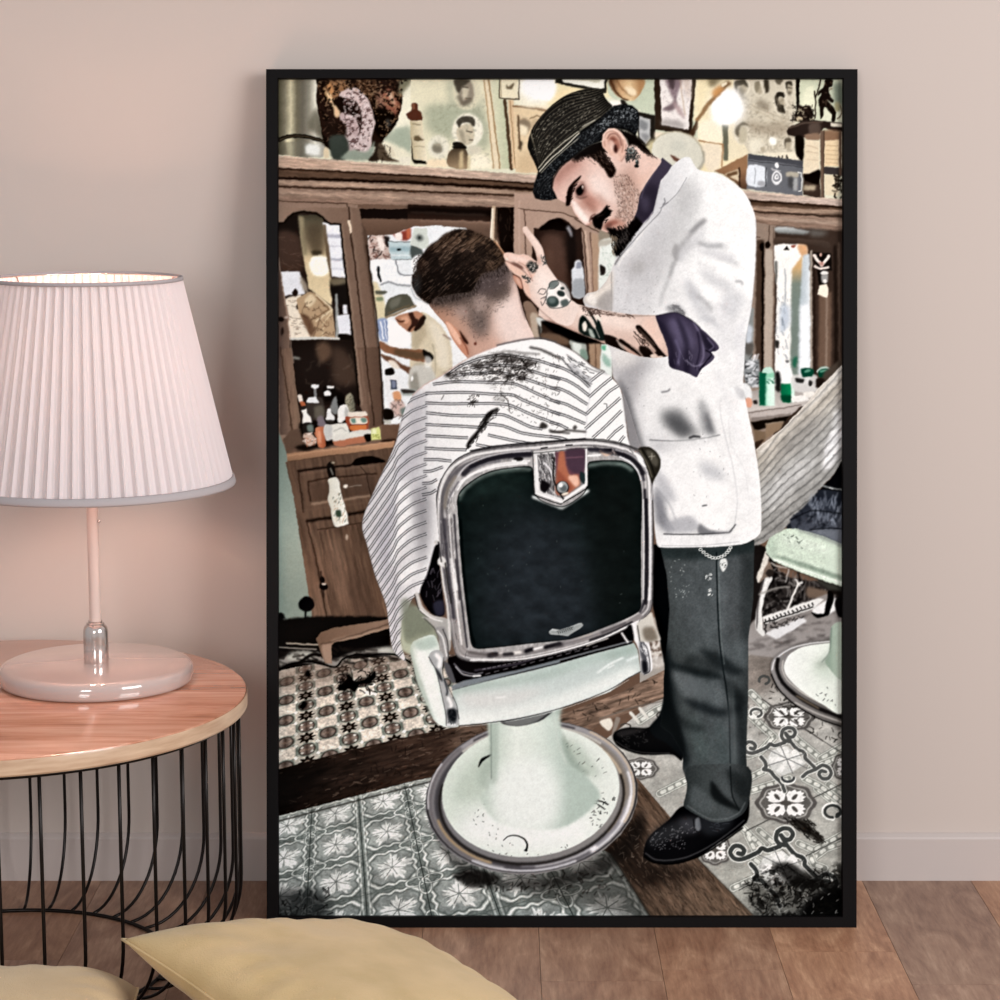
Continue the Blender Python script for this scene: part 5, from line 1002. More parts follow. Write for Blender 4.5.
K(0x9a6e4e, 7, "560 205 600 260 632 310", b=.5); K(0xe8b48e, 5, "575 215 610 265 635 300", b=.3)
# ---- cape
O()
CP = "497 346 520 341 540 339 556 343 575 352 592 366 604 371 613 379 620 388 624 404 627.5 436 630 450 590 470 520 480 450 500 440 560 436 570 425 590 411 600 403 625 400 640 402 650 404 662 392 650 388 625 385 605 374 575 366 545 361.5 530 363 515 378 480 394 445 402 415 412 395 425 384 440 376 468 358"
C(CP)
F((370,0,0xd2d0d4,560,0,0xf7f7f7,0xfafafa), "350 330 650 330 650 680 350 680", s=0)
O(270, 490)
F(0xb0aebb, "700 300 780 100 850 -150 900 -300 960 -350 830 200 800 500 760 600", b=4, a=.55); F(0xFDFDFE, "830 -50 920 -60 950 200 900 300 850 440 800 520 810 400 840 200", b=2.5, a=.8); F(0x55535a, "960 30 1060 -40 1060 300 1000 520 985 400 960 150", b=5, a=.55); F(0xc9c7cf, "720 560 850 560 860 800 820 1100 790 860", b=3, a=.5)
F(0xffffff, "850 560 980 480 940 600 870 640", b=2, a=.6)
O(270, 350)
F(0xbcbac0, "900 400 1000 330 1000 700 940 900 900 940 860 800", b=4, a=.4)
def dbl(t, w=5.4, c=0x222225, a=.92, g=9, sp=1):
    p = np.array(t.split(), float).reshape(-1, 2)
    d = np.gradient(p, axis=0); d /= np.hypot(d[:,0], d[:,1])[:, None]+1e-6
    n = np.stack([-d[:,1], d[:,0]], 1)*g
    K(0xc2c2c6, g*2.0, (p+n*.5).ravel().tolist(), b=.3, a=.45, s=sp)
    K(c, w, p.ravel().tolist(), b=.22, a=a, s=sp); K(c, w, (p+n*1.5).ravel().tolist(), b=.22, a=a*.9, s=sp)
# left side panel (running up to the fold at x=425)
O()
for k in range(25):
    Y = 384+k*11.7
    dbl(f"426 {Y-1} 411 {Y+5} 398 {Y+16} 393 {Y+26} 382 {Y+42} 371 {Y+58} 362 {Y+70}", w=.75, g=1.4, a=.8)
O(270, 350)
K(0x8a8a90, 3, "1000 250 900 400 850 560 780 700 720 860 660 1010", b=.6, a=.5)
O(410, 350)
F(0x9b99a2, "0 300 95 290 100 640 75 980 0 1000", b=2.5, a=.28)
K(0xb8b8be, 5, "92 290 104 480 98 640 78 880 70 1000", b=.8, a=.7)
for t in ("100 282 350 275 560 288 680 292 760 330 1000 425", "100 345 250 352 500 350 660 360 800 420 1000 495", "105 412 300 430 500 432 620 425 800 505 880 520", "100 490 300 500 480 510",
          "500 485 620 500 760 550 1000 580", "100 565 240 572 380 580", "520 560 700 600 850 625", "95 648 230 655 370 660", "440 625 520 640 560 645", "90 725 180 725 270 735", "85 805 140 800 210 775", "78 885 130 880 170 860", "75 960 130 950 165 930",
          "150 220 280 205 400 205 560 210 700 220 860 290 1000 350", "280 165 400 150 540 145 640 150 780 190 1000 265", "240 160 330 100 460 50 600 25 700 35 860 65 1000 110", "400 110 560 95 700 100 800 130 1000 190"):
    dbl(t)
O(550, 350)
for t in ("0 90 60 105 120 130 200 180 265 240", "0 165 110 195 190 240 265 300", "0 245 60 250 130 280 250 355", "0 325 60 340 120 360 245 425", "0 400 100 430 235 485", "0 475 60 490 120 520", "0 570 70 580 130 600"):
    dbl(t)
for t in ("270 215 320 175 385 130", "265 318 340 250 425 182", "248 430 340 340 400 280 462 240", "240 530 330 450 400 390 472 325", "290 590 380 510 480 410", "390 600 440 550 492 510", "470 615 500 580"):
    dbl(t, g=-9, sp=0)
F(0xb9b9bd, "120 110 180 150 260 230 280 200 200 130 150 80", b=1.2, a=.7); K(0x4a4a4c, 9, "80 60 150 140 200 180 268 240", b=.5, a=.8); K(0x6a6a6d, 8, "110 30 180 80 230 110 330 150", b=.6, a=.8); K(0x8d8d90, 10, "140 120 230 190 270 180", b=.8, a=.7); bits(0x3a3a3c, 30, "60 40 200 60 280 140 270 230 160 160", (2,5), .9, ang=30)
K(0xbcbcc2, 6, "268 200 262 320 246 430 240 530 236 590", b=.8, a=.7)
F(0xa8a8a8, "300 80 380 120 420 160 330 150", b=1.2, a=.7)
# hair clippings on the cape
O(410, 350)
C("230 175 260 130 400 75 560 25 720 28 850 75 840 130 760 200 640 225 560 240 420 170 300 210 240 190", b=3)
N(.6, 4, 1.6, 311, rot=-8, c=0x2a2624, th=.2); N(.35, 1.6, 1, 312, rot=-20, c=0x1c1816, th=.15); N(.35, 7, 3, 313, c=0x55504e, th=-.1)
O(); C(CP); O(410, 350)
bits(0x2a2624, 120, "260 140 400 90 560 30 720 30 840 80 820 130 740 200 600 210 420 150 300 200 230 180", (1.2,4), 1, ang=-25, a=.75); bits(0x1c1816, 50, "540 30 740 30 840 90 780 200 640 200 580 130", (1,4), 1.2, a=.8)
for cx, cy, rx, ry in ((790,95,45,18),(680,65,40,20),(620,50,30,18),(690,120,25,14),(745,185,30,20),(540,80,40,14),(250,165,28,12),(450,100,40,12),(640,180,26,14)): E(0x25201e, cx, cy, rx, ry, rot=-12, b=1, a=.7)
F(0x1a1716, "575 385 590 395 545 430 520 470 470 540 430 590 385 650 370 640 395 590 440 540 480 480 510 420", b=.8, a=.9); bits(0x1a1716, 70, "590 380 600 400 520 500 400 660 360 660 440 520 520 410", (2,6), .9, ang=-52)
F(0x8d8a88, "555 300 630 310 620 350 560 340", b=2, a=.5); K(0x2a2624, 5, "600 290 650 340 660 410", b=.3); E(0x2a2624, 425, 345, 22, 8, b=.5, a=.8); bits(0x2a2624, 30, "380 300 460 300 450 370 380 380", (1,3), .8); K(0x3a3634, 4, "205 330 222 300", b=.3); F(0x2a2624, "860 510 880 480 915 500 910 520 880 525", b=.8, a=.9); K(0x2a2624, 14, "930 535 970 545 1060 555", b=.7, a=.7)
O(550, 350); K(0x2e2a28, 14, "0 545 60 548 110 535 160 540 235 545", b=.7, a=.8); F(0x2e2a28, "150 520 165 500 180 515 165 535", b=.6, a=.8); K(0x222222, 4, "360 358 378 362 378 385", b=.3)
O(410, 350); bits(0x3a3634, 110, "540 230 900 150 1000 560 850 520 640 420 560 340", (.8,3), .8, a=.55); bits(0x3a3634, 60, "620 30 1000 30 1000 330 800 200", (.8,3), .8, a=.5)
C()
O()
K(0xc6a298, 1.2, "497 346 468 358 440 376 425 384 412 395", b=.3, a=.6); K(0x5a5654, 1.2, "402 415 394 445 378 480 363 515 361.5 530 366 545 374 575 385 605", b=.5, a=.35); K(0x6a6260, 1.6, "556 343 575 352 592 366 604 371", b=.4, a=.6)
F(0x8f8d90, "622 392 628 400 636 430 641 448 632 450 628 436", b=.7)
K(0x55555a, 2, "497 345 520 340 540 338 556 342", b=.4, a=.7); O(410, 210); K(0x55504e, 12, "520 975 640 940 740 950 860 960", b=.8, a=.6); K(0x2c2826, 16, "800 915 870 930 960 970 1000 990", b=.8, a=.8); K(0x45413f, 10, "560 985 680 960 740 1000", b=.8, a=.7)
# ---- barber: trousers and shoes
O(550, 630)
F(0x0b0b0c, "420 730 430 690 470 668 540 655 640 660 690 640 780 600 800 700 880 800 880 880 820 840 700 842 600 838 520 815 450 780", b=.4); F(0x2c2a2b, "440 700 480 675 560 665 640 670 560 700 480 720", b=1.2, a=.8); K(0x6d6a6a, 4, "440 750 520 800 600 822 700 830 800 828", b=.4, a=.6); bits(0x4a4848, 30, "440 690 660 670 660 780 500 790", (1,3), .8, a=.5)
O()
F(0x060708, "651 547 664 548 668 575 671 610 670 650 668 680 660 640 652 600 651 575", b=.5)
TB = "660 545 700 546 755 540 754 600 749 640 749 700 747 755 749 800 748 825 738 822 715 813 700 815 690 812 686 800 688 785 683 770 684 755 672 735 661 727 664 705 664 680 667 650 670 610 667 575"
F(0x0d1012, "668 640 676 690 690 720 688 750 684 760 668 745 655 738 650 728 660 715 665 690", b=.6)
F((655,0,0x373c3d,755,0,0x3f4546,0x50575a,0x313637), TB, b=.3, s=0)
C(TB, s=0)
F(0x4f5558, "672 560 700 555 712 600 700 650 684 640 676 600", b=7, a=.75); F(0x53585b, "720 560 745 556 748 640 735 660 722 620", b=6, a=.75); F(0x0f1416, "660 640 672 660 676 700 684 735 690 760 684 770 670 740 660 720", b=3, a=.9)
F(0x12181a, "668 662 690 668 720 674 722 680 700 678 676 672", b=2, a=.8); F(0x656b6e, "672 672 690 676 700 690 690 700 680 690", b=3, a=.8); F(0x101517, "700 650 722 655 738 668 745 672 735 676 716 668", b=2.5, a=.75); F(0x565e61, "726 648 748 640 747 668 738 664", b=2.5, a=.7)
F(0x535a5d, "700 682 720 690 725 705 710 700", b=3, a=.7); F(0x12171a, "682 700 704 704 724 710 740 705 742 712 724 718 700 712", b=2.5, a=.8); F(0x475353, "690 715 704 730 712 755 704 770 694 750", b=4, a=.7); F(0x14191b, "734 690 746 700 746 800 738 790", b=4, a=.7); F(0x404b4c, "716 720 732 740 735 780 724 790 716 760", b=4, a=.6)
F(0x0a0d0f, "712 786 722 800 738 812 740 818 722 812 708 800", b=1.4, a=.9); F(0x4a5657, "696 785 708 795 718 810 700 808 690 795", b=2.2, a=.8); F(0x0e1214, "688 800 700 806 716 815 700 818 688 812", b=1.5, a=.7); K(0x6a7576, 1.4, "746 800 742 818 726 822", b=.6, a=.6); K(0x5c6869, 1, "697 808 700 796 697 786", b=.4, a=.8); F(0x0c1012, "676 790 690 775 700 780 690 790", b=2, a=.6)
F(0x20292a, "660 548 705 549 755 541 755 552 700 560 662 558", b=2, a=.7)
K(0x12181a, 1.5, "717 553 718 600 720 640 723 665 727 690 730 720 731 760 733 800 740 815", b=.35); K(0x7b8786, .9, "719 556 720 600 722 640 725 665", b=.4, a=.5); K(0x5d6868, 2, "733 690 735 730 736 780", b=1, a=.5)
N(.10, 8, 14, 91); N(.09, 1.3, 1.3, 92)
F(0x0a0d0e, "662 640 668 660 672 700 684 740 684 760 664 740 655 730 662 700", b=1.4, a=.75)
bits(0xc9d2cf, 30, "668 560 690 560 690 600 672 600", (.6,1.4), .8, a=.6)
bits(0xe8ecea, 14, "705 574 712 572 712 580 706 582", (1,2.4), .9); bits(0xe8ecea, 12, "708 590 713 588 713 597 709 597", (1,2.4), .9)
C()
K(0x1c2222, 2.6, "700 549 710 557 720 559 727 556 731 548", b=.4, a=.7)
for x, y in ((701,550),(704,552.5),(707,555),(710,556.8),(713,558),(716,558.4),(719,558),(722,557),(725,555.5),(727.5,553),(729.5,550.5),(731,548)): R(0xECEFEC, .8, x, y, 1.6, 1.1, b=.15)
F(0xDDE0DE, "721 560 726 559 728 564 726 570 723 572 720.5 566", b=.4); bits(0x2a2e2e, 8, "721 560 727 560 726 571 721 570", (1,2), .7)
C(TB, s=0)
F(0x0d1112, "690 655 712 662 722 672 700 676 684 668", b=2.2, a=.4); F(0x0d1112, "722 676 740 690 747 706 738 702 724 690", b=2, a=.4); F(0x5a6164, "688 676 704 684 712 698 700 700 686 690", b=2.4, a=.6); F(0x0c1011, "676 716 690 722 706 728 700 734 682 728", b=2, a=.4); F(0x0c1011, "740 560 754 560 750 640 742 640", b=3, a=.35); F(0x5d6366, "730 700 738 720 740 760 732 770 726 730", b=2.5, a=.4); F(0x0c1011, "700 770 712 790 724 806 714 806 702 790", b=2, a=.6)
C()
# near shoe
O(550, 780)
F(0x08080a, "640 430 680 370 740 320 800 270 860 200 940 160 1010 110 1100 200 1250 230 1330 120 1330 260 1280 330 1150 420 1000 520 860 570 760 575 680 560 625 520", b=.4)
F(0x26272a, "660 400 740 330 850 280 960 260 1000 300 900 380 760 420 680 450", b=3, a=.9); F(0x3b3c42, "860 280 960 270 1010 330 940 370", b=2.5, a=.7); bits(0x8d8f94, 110, "650 400 760 330 900 290 1000 330 900 470 700 480", (.5,1.4), .8, a=.6)
K(0x4a4a4c, 8, "640 500 700 540 790 548 900 530 1000 490 1120 420 1240 330 1300 280", b=.4, a=.8); K(0x020202, 10, "632 520 690 560 780 572 880 560 1010 515 1150 430 1290 330", b=.4)
F(0x7d8288, "975 270 1000 265 1010 330 990 355 975 330", b=.6, a=.8); K(0x0a0a0c, 6, "960 270 975 350 1040 340 1120 280", b=.4); F(0x2a2e33, "1020 200 1120 160 1220 230 1200 330 1080 380 1010 340", b=2.5, a=.6); bits(0x4a5058, 16, "1010 250 1150 220 1200 320 1060 380", (3,7), .9, ang=10, a=.5)
O()
HM = "689 768 749 768 749.5 804 744 815 732 822 716 824 702 819 688 811 684 806 688 790"
F((685,0,0x2c3132,750,0,0x3b4142,0x464c4e,0x25292a), HM, b=.3)
C(HM)
F(0x0c0f10, "712 782 724 796 738 808 742 812 726 808 712 798", b=1.4, a=.9); F(0x4f5658, "694 786 708 796 718 812 702 814 690 804", b=2, a=.8); F(0x111516, "726 770 746 780 746 800 734 792", b=2.4, a=.6); K(0x6f777a, 1.2, "746 804 740 814 728 820 712 821 698 814 688 807", b=.5, a=.6); K(0x121617, 1.4, "731 768 733 796 740 812", b=.35); N(.09, 1.3, 1.3, 97)
C()
# ---- coat
O()
CT = "611 352 598 330 588 312 583 300 587 293 596 291 606 281 613 266 616 258 622 249 640 227 653 210 655 196 659 180 672 166 682 158 690 157 697 168 706 171 718 173 731 180 743 190 751 203 756 218 756.5 240 755.5 270 752 307 746.5 337 745 360 744 387 749.5 417 755.5 447 760 477 762 505 762 526 760 535 745 544 718 547 700 547.5 660 547.5 656 538 654 515 652 480 648 458 640 445 634 425 626 400 618 384 613 376"
F((600,0,0xD3D1D3,760,0,0xE3E3E4,0xF4F4F4,0xF6F6F6), CT, s=1, b=.3)
C(CT)
F(0xFBFBFB, "700 176 735 190 752 230 750 300 742 350 712 320 690 290 690 240 700 200", b=6, a=.9); F(0xc4c4c5, "680 180 700 190 690 230 670 260 650 290 640 320 630 300 650 260 640 250 665 210", b=6, a=.8); F(0xE8E8EA, "615 290 640 280 650 300 640 315 618 312", b=5, a=.8)
F(0xb5b3b4, "626 262 650 252 660 262 640 276 628 280", b=4, a=.8); F(0x98948f, "636 262 646 264 642 272 632 272", b=2, a=.6); K(0x9c9a9a, 3.24, "676 258 674 252 676 246", b=1.36, a=.9); K(0x8d8b8c, 2.97, "670 275 672 268 675 262 678 254 676 245", b=1.36, a=.6)
K(0x9a999b, 3.51, "675 254 686 240 698 226 704 220", b=2.04, a=.9); K(0x7a797c, 2.70, "690 232 700 224 705 220", b=1.70, a=.8); K(0x9fa0a2, 2.03, "674 262 670 275 664 290 660 305", b=1.70, a=.8); F(0xcfcfd2, "640 200 665 190 672 210 660 240 640 235", b=5, a=.7)
K(0xbfc0c2, 4.05, "700 243 712 245 725 246", b=2.72, a=.9); K(0x9c9da0, 2.70, "700 243 710 246 722 245", b=1.70, a=.9); K(0xb2b3b5, 2.70, "718 258 728 260 738 264", b=2.04, a=.9); K(0xc2c3c5, 2.70, "700 262 708 266 716 268", b=2.04, a=.9); F(0xcbccd0, "685 278 696 284 702 298 694 300 686 290", b=2.5, a=.8); K(0x9fa0a3, 3.24, "698 296 706 302 712 310", b=2.04, a=.9); K(0x8d8e92, 1.62, "736 281 741 281 743 284", b=1.02, a=.9); K(0xb9bbc0, 3.24, "700 318 712 320 720 328", b=2.04, a=.7)
F(0xD4D4D8, "718 300 740 300 738 340 722 360 712 340", b=6, a=.5); K(0xc9cacd, 2.16, "752 300 742 330 733 350", b=1.70, a=.6); F(0xe2e2e6, "736 330 746 320 745 360 738 380", b=2, a=.6)
bits(0x5a5a5c, 60, "668 306 678 304 684 312 690 320 674 312", (2,5), .8, ang=30, a=.6); F(0x77777b, "666 307 678 304 686 314 670 312", b=1.6, a=.6)
F(0xB9B9BD, "676 256 686 244 700 230 706 222 702 238 690 252 680 262", b=3, a=.6); F(0xD0D0D4, "696 250 716 250 735 256 730 262 710 258", b=2.5, a=.7); F(0xC6C7CB, "700 268 716 274 734 286 728 292 708 282", b=3, a=.6); F(0xC0C1C6, "690 290 704 304 716 322 708 324 692 306", b=3, a=.6); F(0xCDCED2, "722 296 738 290 746 300 734 316 722 312", b=3.5, a=.6)
F(0xffffff, "700 254 724 262 740 272 724 272 702 264", b=2.5, a=.8); F(0xffffff, "690 276 712 288 722 302 708 298", b=2.5, a=.8)
# lapel & front edge
F(0xC6BDB5, "584 302 588 294 600 288 612 272 611.5 312 600 308", b=1, a=.9); F(0xEFE6DC, "590 296 604 286 613 268 612 290 600 300", b=1.6, a=.7); F(0x9d9896, "596 300 611 290 611 311 600 309", b=1.5, a=.7); F(0xF5F0EA, "586 297 592 293 597 300 594 305 588 302", b=1.2, a=.8); K(0x99938f, 1, "611.5 272 611.5 312", s=0, b=.4, a=.8)
K(0x6a6868, 1.5, "654 212 642 228 630 244 620 256 615 264", b=.5, a=.9); K(0xECEAE8, 1.6, "656 214 644 230 632 246 622 258 618 266", b=.5); K(0xb59c84, 1.2, "650 214 636 230 622 248 616 256", b=.4, a=.8)
bits(0x6d6b6c, 40, "615 270 660 260 660 312 615 312", (.6,2), .8, a=.4); K(0xb4b4b6, 1.4, "633 275 630 290 626 300", b=1, a=.7)
# lower coat
F(0xBDBBBE, "606 312 640 318 650 350 640 400 636 430 620 390 612 372", b=7, a=.6); F(0xC8C7CA, "650 440 690 450 680 520 660 530 652 490", b=7, a=.5); F(0xC9C8CB, "620 270 650 230 668 240 660 280 640 310 614 310", b=7, a=.55)
F(0x4a4a4e, "618 378 628 392 636 420 646 450 652 456 642 452 632 430 624 405", b=2.5, a=.75); F(0x8a888c, "620 360 640 350 650 370 634 400 622 385", b=6, a=.5); F(0xEDE9E4, "613 346 636 352 640 362 614 368", b=4, a=.6); F(0xF2F2F2, "640 380 668 372 690 380 660 420 648 430", b=6, a=.7)
F(0x6f7072, "662 412 680 410 692 424 700 436 688 438 674 432 664 424", b=4, a=.95); F(0x535457, "668 418 680 418 690 430 682 438 672 428", b=3, a=.8); F(0x8d8e91, "700 398 708 408 713 425 716 436 704 434 700 420", b=3, a=.8); F(0x55565a, "706 412 712 422 715 435 708 430", b=2, a=.7); K(0x6a6a6e, 1.4, "662 392 668 391 670 389", b=.6, a=.9)
K(0x6e6f72, 1.2, "650 440 672 441 690 440 706 438 720 435", b=.4, a=.9); K(0x17171a, 2.4, "690 438 694 436.5 700 437", b=.5); F(0xAFAFB3, "650 443 672 444 690 442 716 438 700 450 664 452", b=3, a=.6); F(0xFBFBFB, "662 450 716 440 726 470 730 530 668 532 660 490", b=6, a=.8)
F(0xAEB0B6, "700 462 720 470 726 480 706 476", b=4, a=.7); K(0xb4b5b9, 1, "720 400 722 420 728 445 734 470 738 500 735 528", b=.5, a=.7); K(0xa9aaae, .9, "729 420 732 445 745 470 750 500", b=.6, a=.5); K(0xd2d2d6, 3, "718 372 730 410 740 440", b=2, a=.6)
F(0x6d6e76, "655 490 664 500 668 520 672 532 664 530 656 520", b=2.5, a=.8); F(0xa3a4ab, "654 470 668 480 676 500 662 500", b=3, a=.6); K(0x85868d, 1.4, "654 500 664 515 674 530", b=.9, a=.8); K(0x85868d, 1.2, "656 488 670 505 676 520", b=.9, a=.6)
F(0xA0A1A8, "664 524 690 516 700 528 690 533 668 533", b=2, a=.7); F(0x55565c, "700 524 710 530 728 532 734 528 728 535 700 535", b=1.2, a=.75); K(0x2a2a2e, 1.2, "664 534.4 680 534.8 700 534.6 715 534", s=0, b=.4, a=.9); K(0x3a3a3e, 1.2, "715 534 730 533 736 525", s=0, b=.4, a=.9); F(0xEDEDEE, "660 536 700 536 745 532 760 528 758 537 744 544 718 547 660 547", s=0, b=.8, a=.8); K(0xb5b5b9, .8, "662 546 700 546 740 542", b=.4, a=.8)
K(0xb9b9be, 1, "730 355 744 350", b=.5, a=0); F(0x9a9ba0, "735 385 745 392 744 400 738 396", b=1.2, a=.7); K(0x55565a, .9, "733 495 735 492 737 490", b=.3, a=0); bits(0x55565a, 30, "620 370 720 370 740 540 660 530", (.6,1.6), .8, a=.4); K(0x3a3a3e, 1.4, "703 506 707 505.5", b=.4, a=.8)
F(0xF4F4F5, "716 360 742 355 744 385 748 415 756 460 758 510 738 520 730 460 720 420 712 390", b=5, a=.6)
N(.02, 12, 12, 95); N(.018, 1.3, 1.3, 96)
C()
K(0x8d8d92, .8, "756 220 756.5 240 755.5 270 752 307 746.5 337 745 360", b=.4, a=.4)
# ---- head
O(520, 80, .2)
# shirt collar
F((560,600,0x352f3d,760,400,0x4a4354), "712 385 762 425 740 460 705 500 690 560 668 650 640 690 600 730 575 740 570 660 600 570 640 500", b=.3, s=0)
F(0x221e29, "640 520 690 540 670 640 620 690 590 650", b=3, a=.6); K(0x6b6478, 4, "706 400 660 480 620 540 606 590", b=.6, a=.8); F(0x5a5368, "600 590 640 580 650 640 620 660", b=2.5, a=.5); F(0x14121a, "560 700 600 710 612 716 590 760 560 800 545 760", b=.6); K(0x77718a, 4, "585 690 610 712 640 690 664 660", b=.4, a=.7)
# coat collar
CL = "760 430 795 400 828 383 850 400 872 450 840 490 790 560 740 610 690 650 670 690 600 760 560 830 480 890 500 850 560 780 640 700 668 660 690 570 706 500 740 460"
F((700,0,0xD2D2D5,860,0,0xF4F4F5), CL, s=0, b=.3); K(0x8a8a8e, 3, "835 485 790 560 740 610 700 640", b=.3, a=.9); K(0x55555a, 3, "742 610 715 625 700 660 672 690 620 745 570 800 500 880", b=.35, a=.85); K(0x5a5a5e, 4, "722 590 726 608 716 620", b=.4); K(0xf6f6f6, 6, "850 400 868 445 835 480", b=.6, a=.8); K(0xBFBFC2, 4, "700 520 690 580 672 650", b=.6)
FC = "150 560 158 500 200 430 270 380 340 340 410 320 408 280 418 250 450 238 490 245 525 280 542 320 560 310 640 360 705 398 690 432 640 500 600 570 585 650 560 700 530 740 500 760 440 760 405 748 375 720 350 705 345 722 325 722 300 700 272 662 256 628 240 628 225 612 200 600 180 585"
F((180,0,0xD9B4A8,700,0,0xEBCFC2), FC, b=.3)
C(FC)
F(0xF3DDD4, "380 430 470 520 520 600 500 640 440 600 400 540 370 480", b=5, a=.9); F(0xB8867A, "160 480 230 420 320 380 300 440 200 520 160 560", b=4, a=.7); F(0xC99484, "290 520 340 560 400 600 420 640 380 640 320 600", b=3, a=.75); F(0x8d5a50, "330 560 370 590 400 620 430 640 400 620 350 600", b=2, a=.4); F(0xECCFC4, "250 640 290 640 340 690 330 715 300 690", b=2, a=.8); F(0xB57F70, "255 620 300 610 330 650 300 640", b=2.5, a=.6); F(0xE6C2B4, "195 590 225 520 235 600 210 600", b=2, a=.5)
F(0xDDB4A2, "560 440 640 380 690 410 640 500 580 560 560 500", b=5, a=.8); F(0x9a6e60, "540 420 600 400 560 520 520 480", b=5, a=.3); F(0xF0D6CC, "600 400 680 400 640 460 580 480", b=4, a=.6)
F(0x9c6a5c, "300 570 340 588 385 640 372 668 345 648 312 612", b=2.2, a=.7); F(0xF8EAE2, "256 600 282 612 318 660 344 700 326 712 300 690 272 650", b=1.2, a=.9); F(0xF4E2DA, "350 470 420 520 450 580 430 610 380 570 350 520", b=3, a=.8); F(0xa87a6c, "390 560 430 600 450 640 440 650 420 620 385 590", b=2.5, a=.5); F(0x8d6256, "180 470 240 410 300 380 280 420 220 460 175 520", b=2.5, a=.6)
K(0x8d5a4e, 4, "236 628 256 640 275 672 302 704 318 724", b=.5, a=.6)
# beard shadow / stubble
F(0x9a7a6c, "480 470 540 480 600 560 580 660 540 730 480 690 500 620 480 540", b=5, a=.6)
bits(0x4a3832, 380, "470 470 540 470 600 560 585 650 540 735 470 720 490 620 470 560", (.8,2), .7, ang=60, a=.42); bits(0xe6d4c8, 90, "480 480 540 480 590 560 570 650 520 700 490 620", (.8,1.8), .7, ang=60, a=.6)
C()
F(0xb88878, "405 735 440 700 490 690 530 720 520 745 480 756 440 756", b=1.5, a=.9); F(0x8d5548, "425 715 470 700 490 712 450 728", b=1, a=.8); F(0x5a3832, "425 722 460 716 450 740 428 740", b=1.2, a=.7)
F(0x100c0c, "360 700 372 676 400 662 420 640 436 622 440 640 458 650 452 670 430 690 418 706 405 745 385 740 368 725", b=.5); F(0x3a2e2c, "380 680 410 665 430 655 400 690", b=1, a=.6); bits(0x0c0909, 60, "362 700 440 630 460 655 410 740 380 735", (2,4), .9, ang=-30)
F(0x0f0d0d, "455 745 490 752 540 735 570 700 580 680 600 700 612 716 580 760 540 820 500 870 480 880 470 840 478 800 450 770", b=.8); F(0x0f0d0d, "430 738 470 742 500 760 460 768", b=.8); bits(0x0d0b0b, 160, "440 750 560 710 600 730 500 870 470 870 455 800", (2,6), .9, ang=70, a=.8); bits(0x7a6a58, 40, "455 780 490 780 480 880 460 860", (2,4), .8, ang=70, a=.7); bits(0x4a4442, 40, "480 760 560 740 520 840 490 850", (2,4), .8, ang=60, a=.7)
K(0x4a2a24, 5, "348 705 355 680 375 668", b=.5); E(0x2a1614, 362, 690, 10, 7, rot=-30, b=.6); K(0xc08a7c, 5, "335 722 350 718 356 706", b=.5)
# eye & brow
F(0x17100f, "228 625 232 580 240 540 262 510 290 485 305 474 300 490 280 512 262 540 256 580 250 620 240 628", b=.5); bits(0x17100f, 40, "230 620 240 540 300 478 280 520 252 610", (2,4), 1, ang=-62)
F(0x6a4540, "275 545 310 512 325 530 330 560 310 580 285 580", b=1.6, a=.85); F(0x0e0909, "278 550 295 530 315 520 318 545 312 565 300 575 285 572", b=.6); F(0xc9a89a, "308 522 318 528 316 545 310 540", b=.5, a=.9); E(0xe9dcd4, 312, 532, 3, 5, b=.3); K(0x2a1a18, 5, "280 580 300 590 335 580", b=.8, a=.7); K(0x8a5c50, 4, "262 525 295 505 318 512", b=.8, a=.7)
# sideburn & hair
F(0x1f1613, "270 400 300 360 360 320 420 310 420 350 440 400 470 430 480 450 470 475 455 488 440 480 425 450 400 420 370 395 340 380 300 378", b=.7); bits(0x120d0b, 150, "290 380 380 330 420 340 470 430 460 485 420 440 350 385", (2,5), .9, ang=50); bits(0x7a6257, 50, "290 380 420 350 470 450 420 440", (2,4), .7, ang=50, a=.5); bits(0x3a2a24, 60, "250 400 300 370 330 390 280 410", (1,3), .7, ang=60, a=.5)
F(0x120e0d, "480 240 540 260 580 275 610 310 640 345 655 372 620 360 590 330 560 320 545 330 530 290", b=.8); bits(0x120e0d, 60, "500 240 600 300 680 380 640 370 550 320", (2,5), .9, ang=45); bits(0x3a2e2a, 50, "600 330 650 360 690 390 640 380", (1,3), .7, ang=30, a=.5)
F(0x120e0d, "262 384 330 338 400 308 414 330 380 360 320 378 285 400", b=1, a=.95)
# ear
ER = "412 330 408 290 414 258 440 240 470 238 500 255 522 285 530 320 528 350 520 380 505 405 488 400 470 380 450 370 430 350"
F(0xE0B8A6, ER, b=.3); K(0x8d5a4c, 5, "425 330 420 290 430 262 455 252 485 262 508 290 515 325 510 360", b=.7, a=.8); F(0x9a6050, "440 300 455 275 480 280 500 310 500 340 480 345 470 320 455 325", b=1.2, a=.8); F(0x3a1c18, "462 325 478 320 490 345 480 365 468 350", b=.8); K(0xF2D8CC, 6, "418 300 424 262 455 246 490 256 518 292", b=.6, a=.9); F(0x6b3a30, "450 290 470 285 480 300 460 305", b=1, a=.7); F(0xE9C8BA, "470 370 490 370 500 395 485 395", b=1, a=.8); K(0x7a4a40, 4, "530 320 530 360 520 385 506 406", b=.6, a=.7)
K(0x5a2f28, 5, "436 290 452 268 480 268 500 292 508 325", b=.6, a=.8); F(0xF0D0C2, "446 300 462 300 472 320 462 350 450 335", b=.8, a=.7)
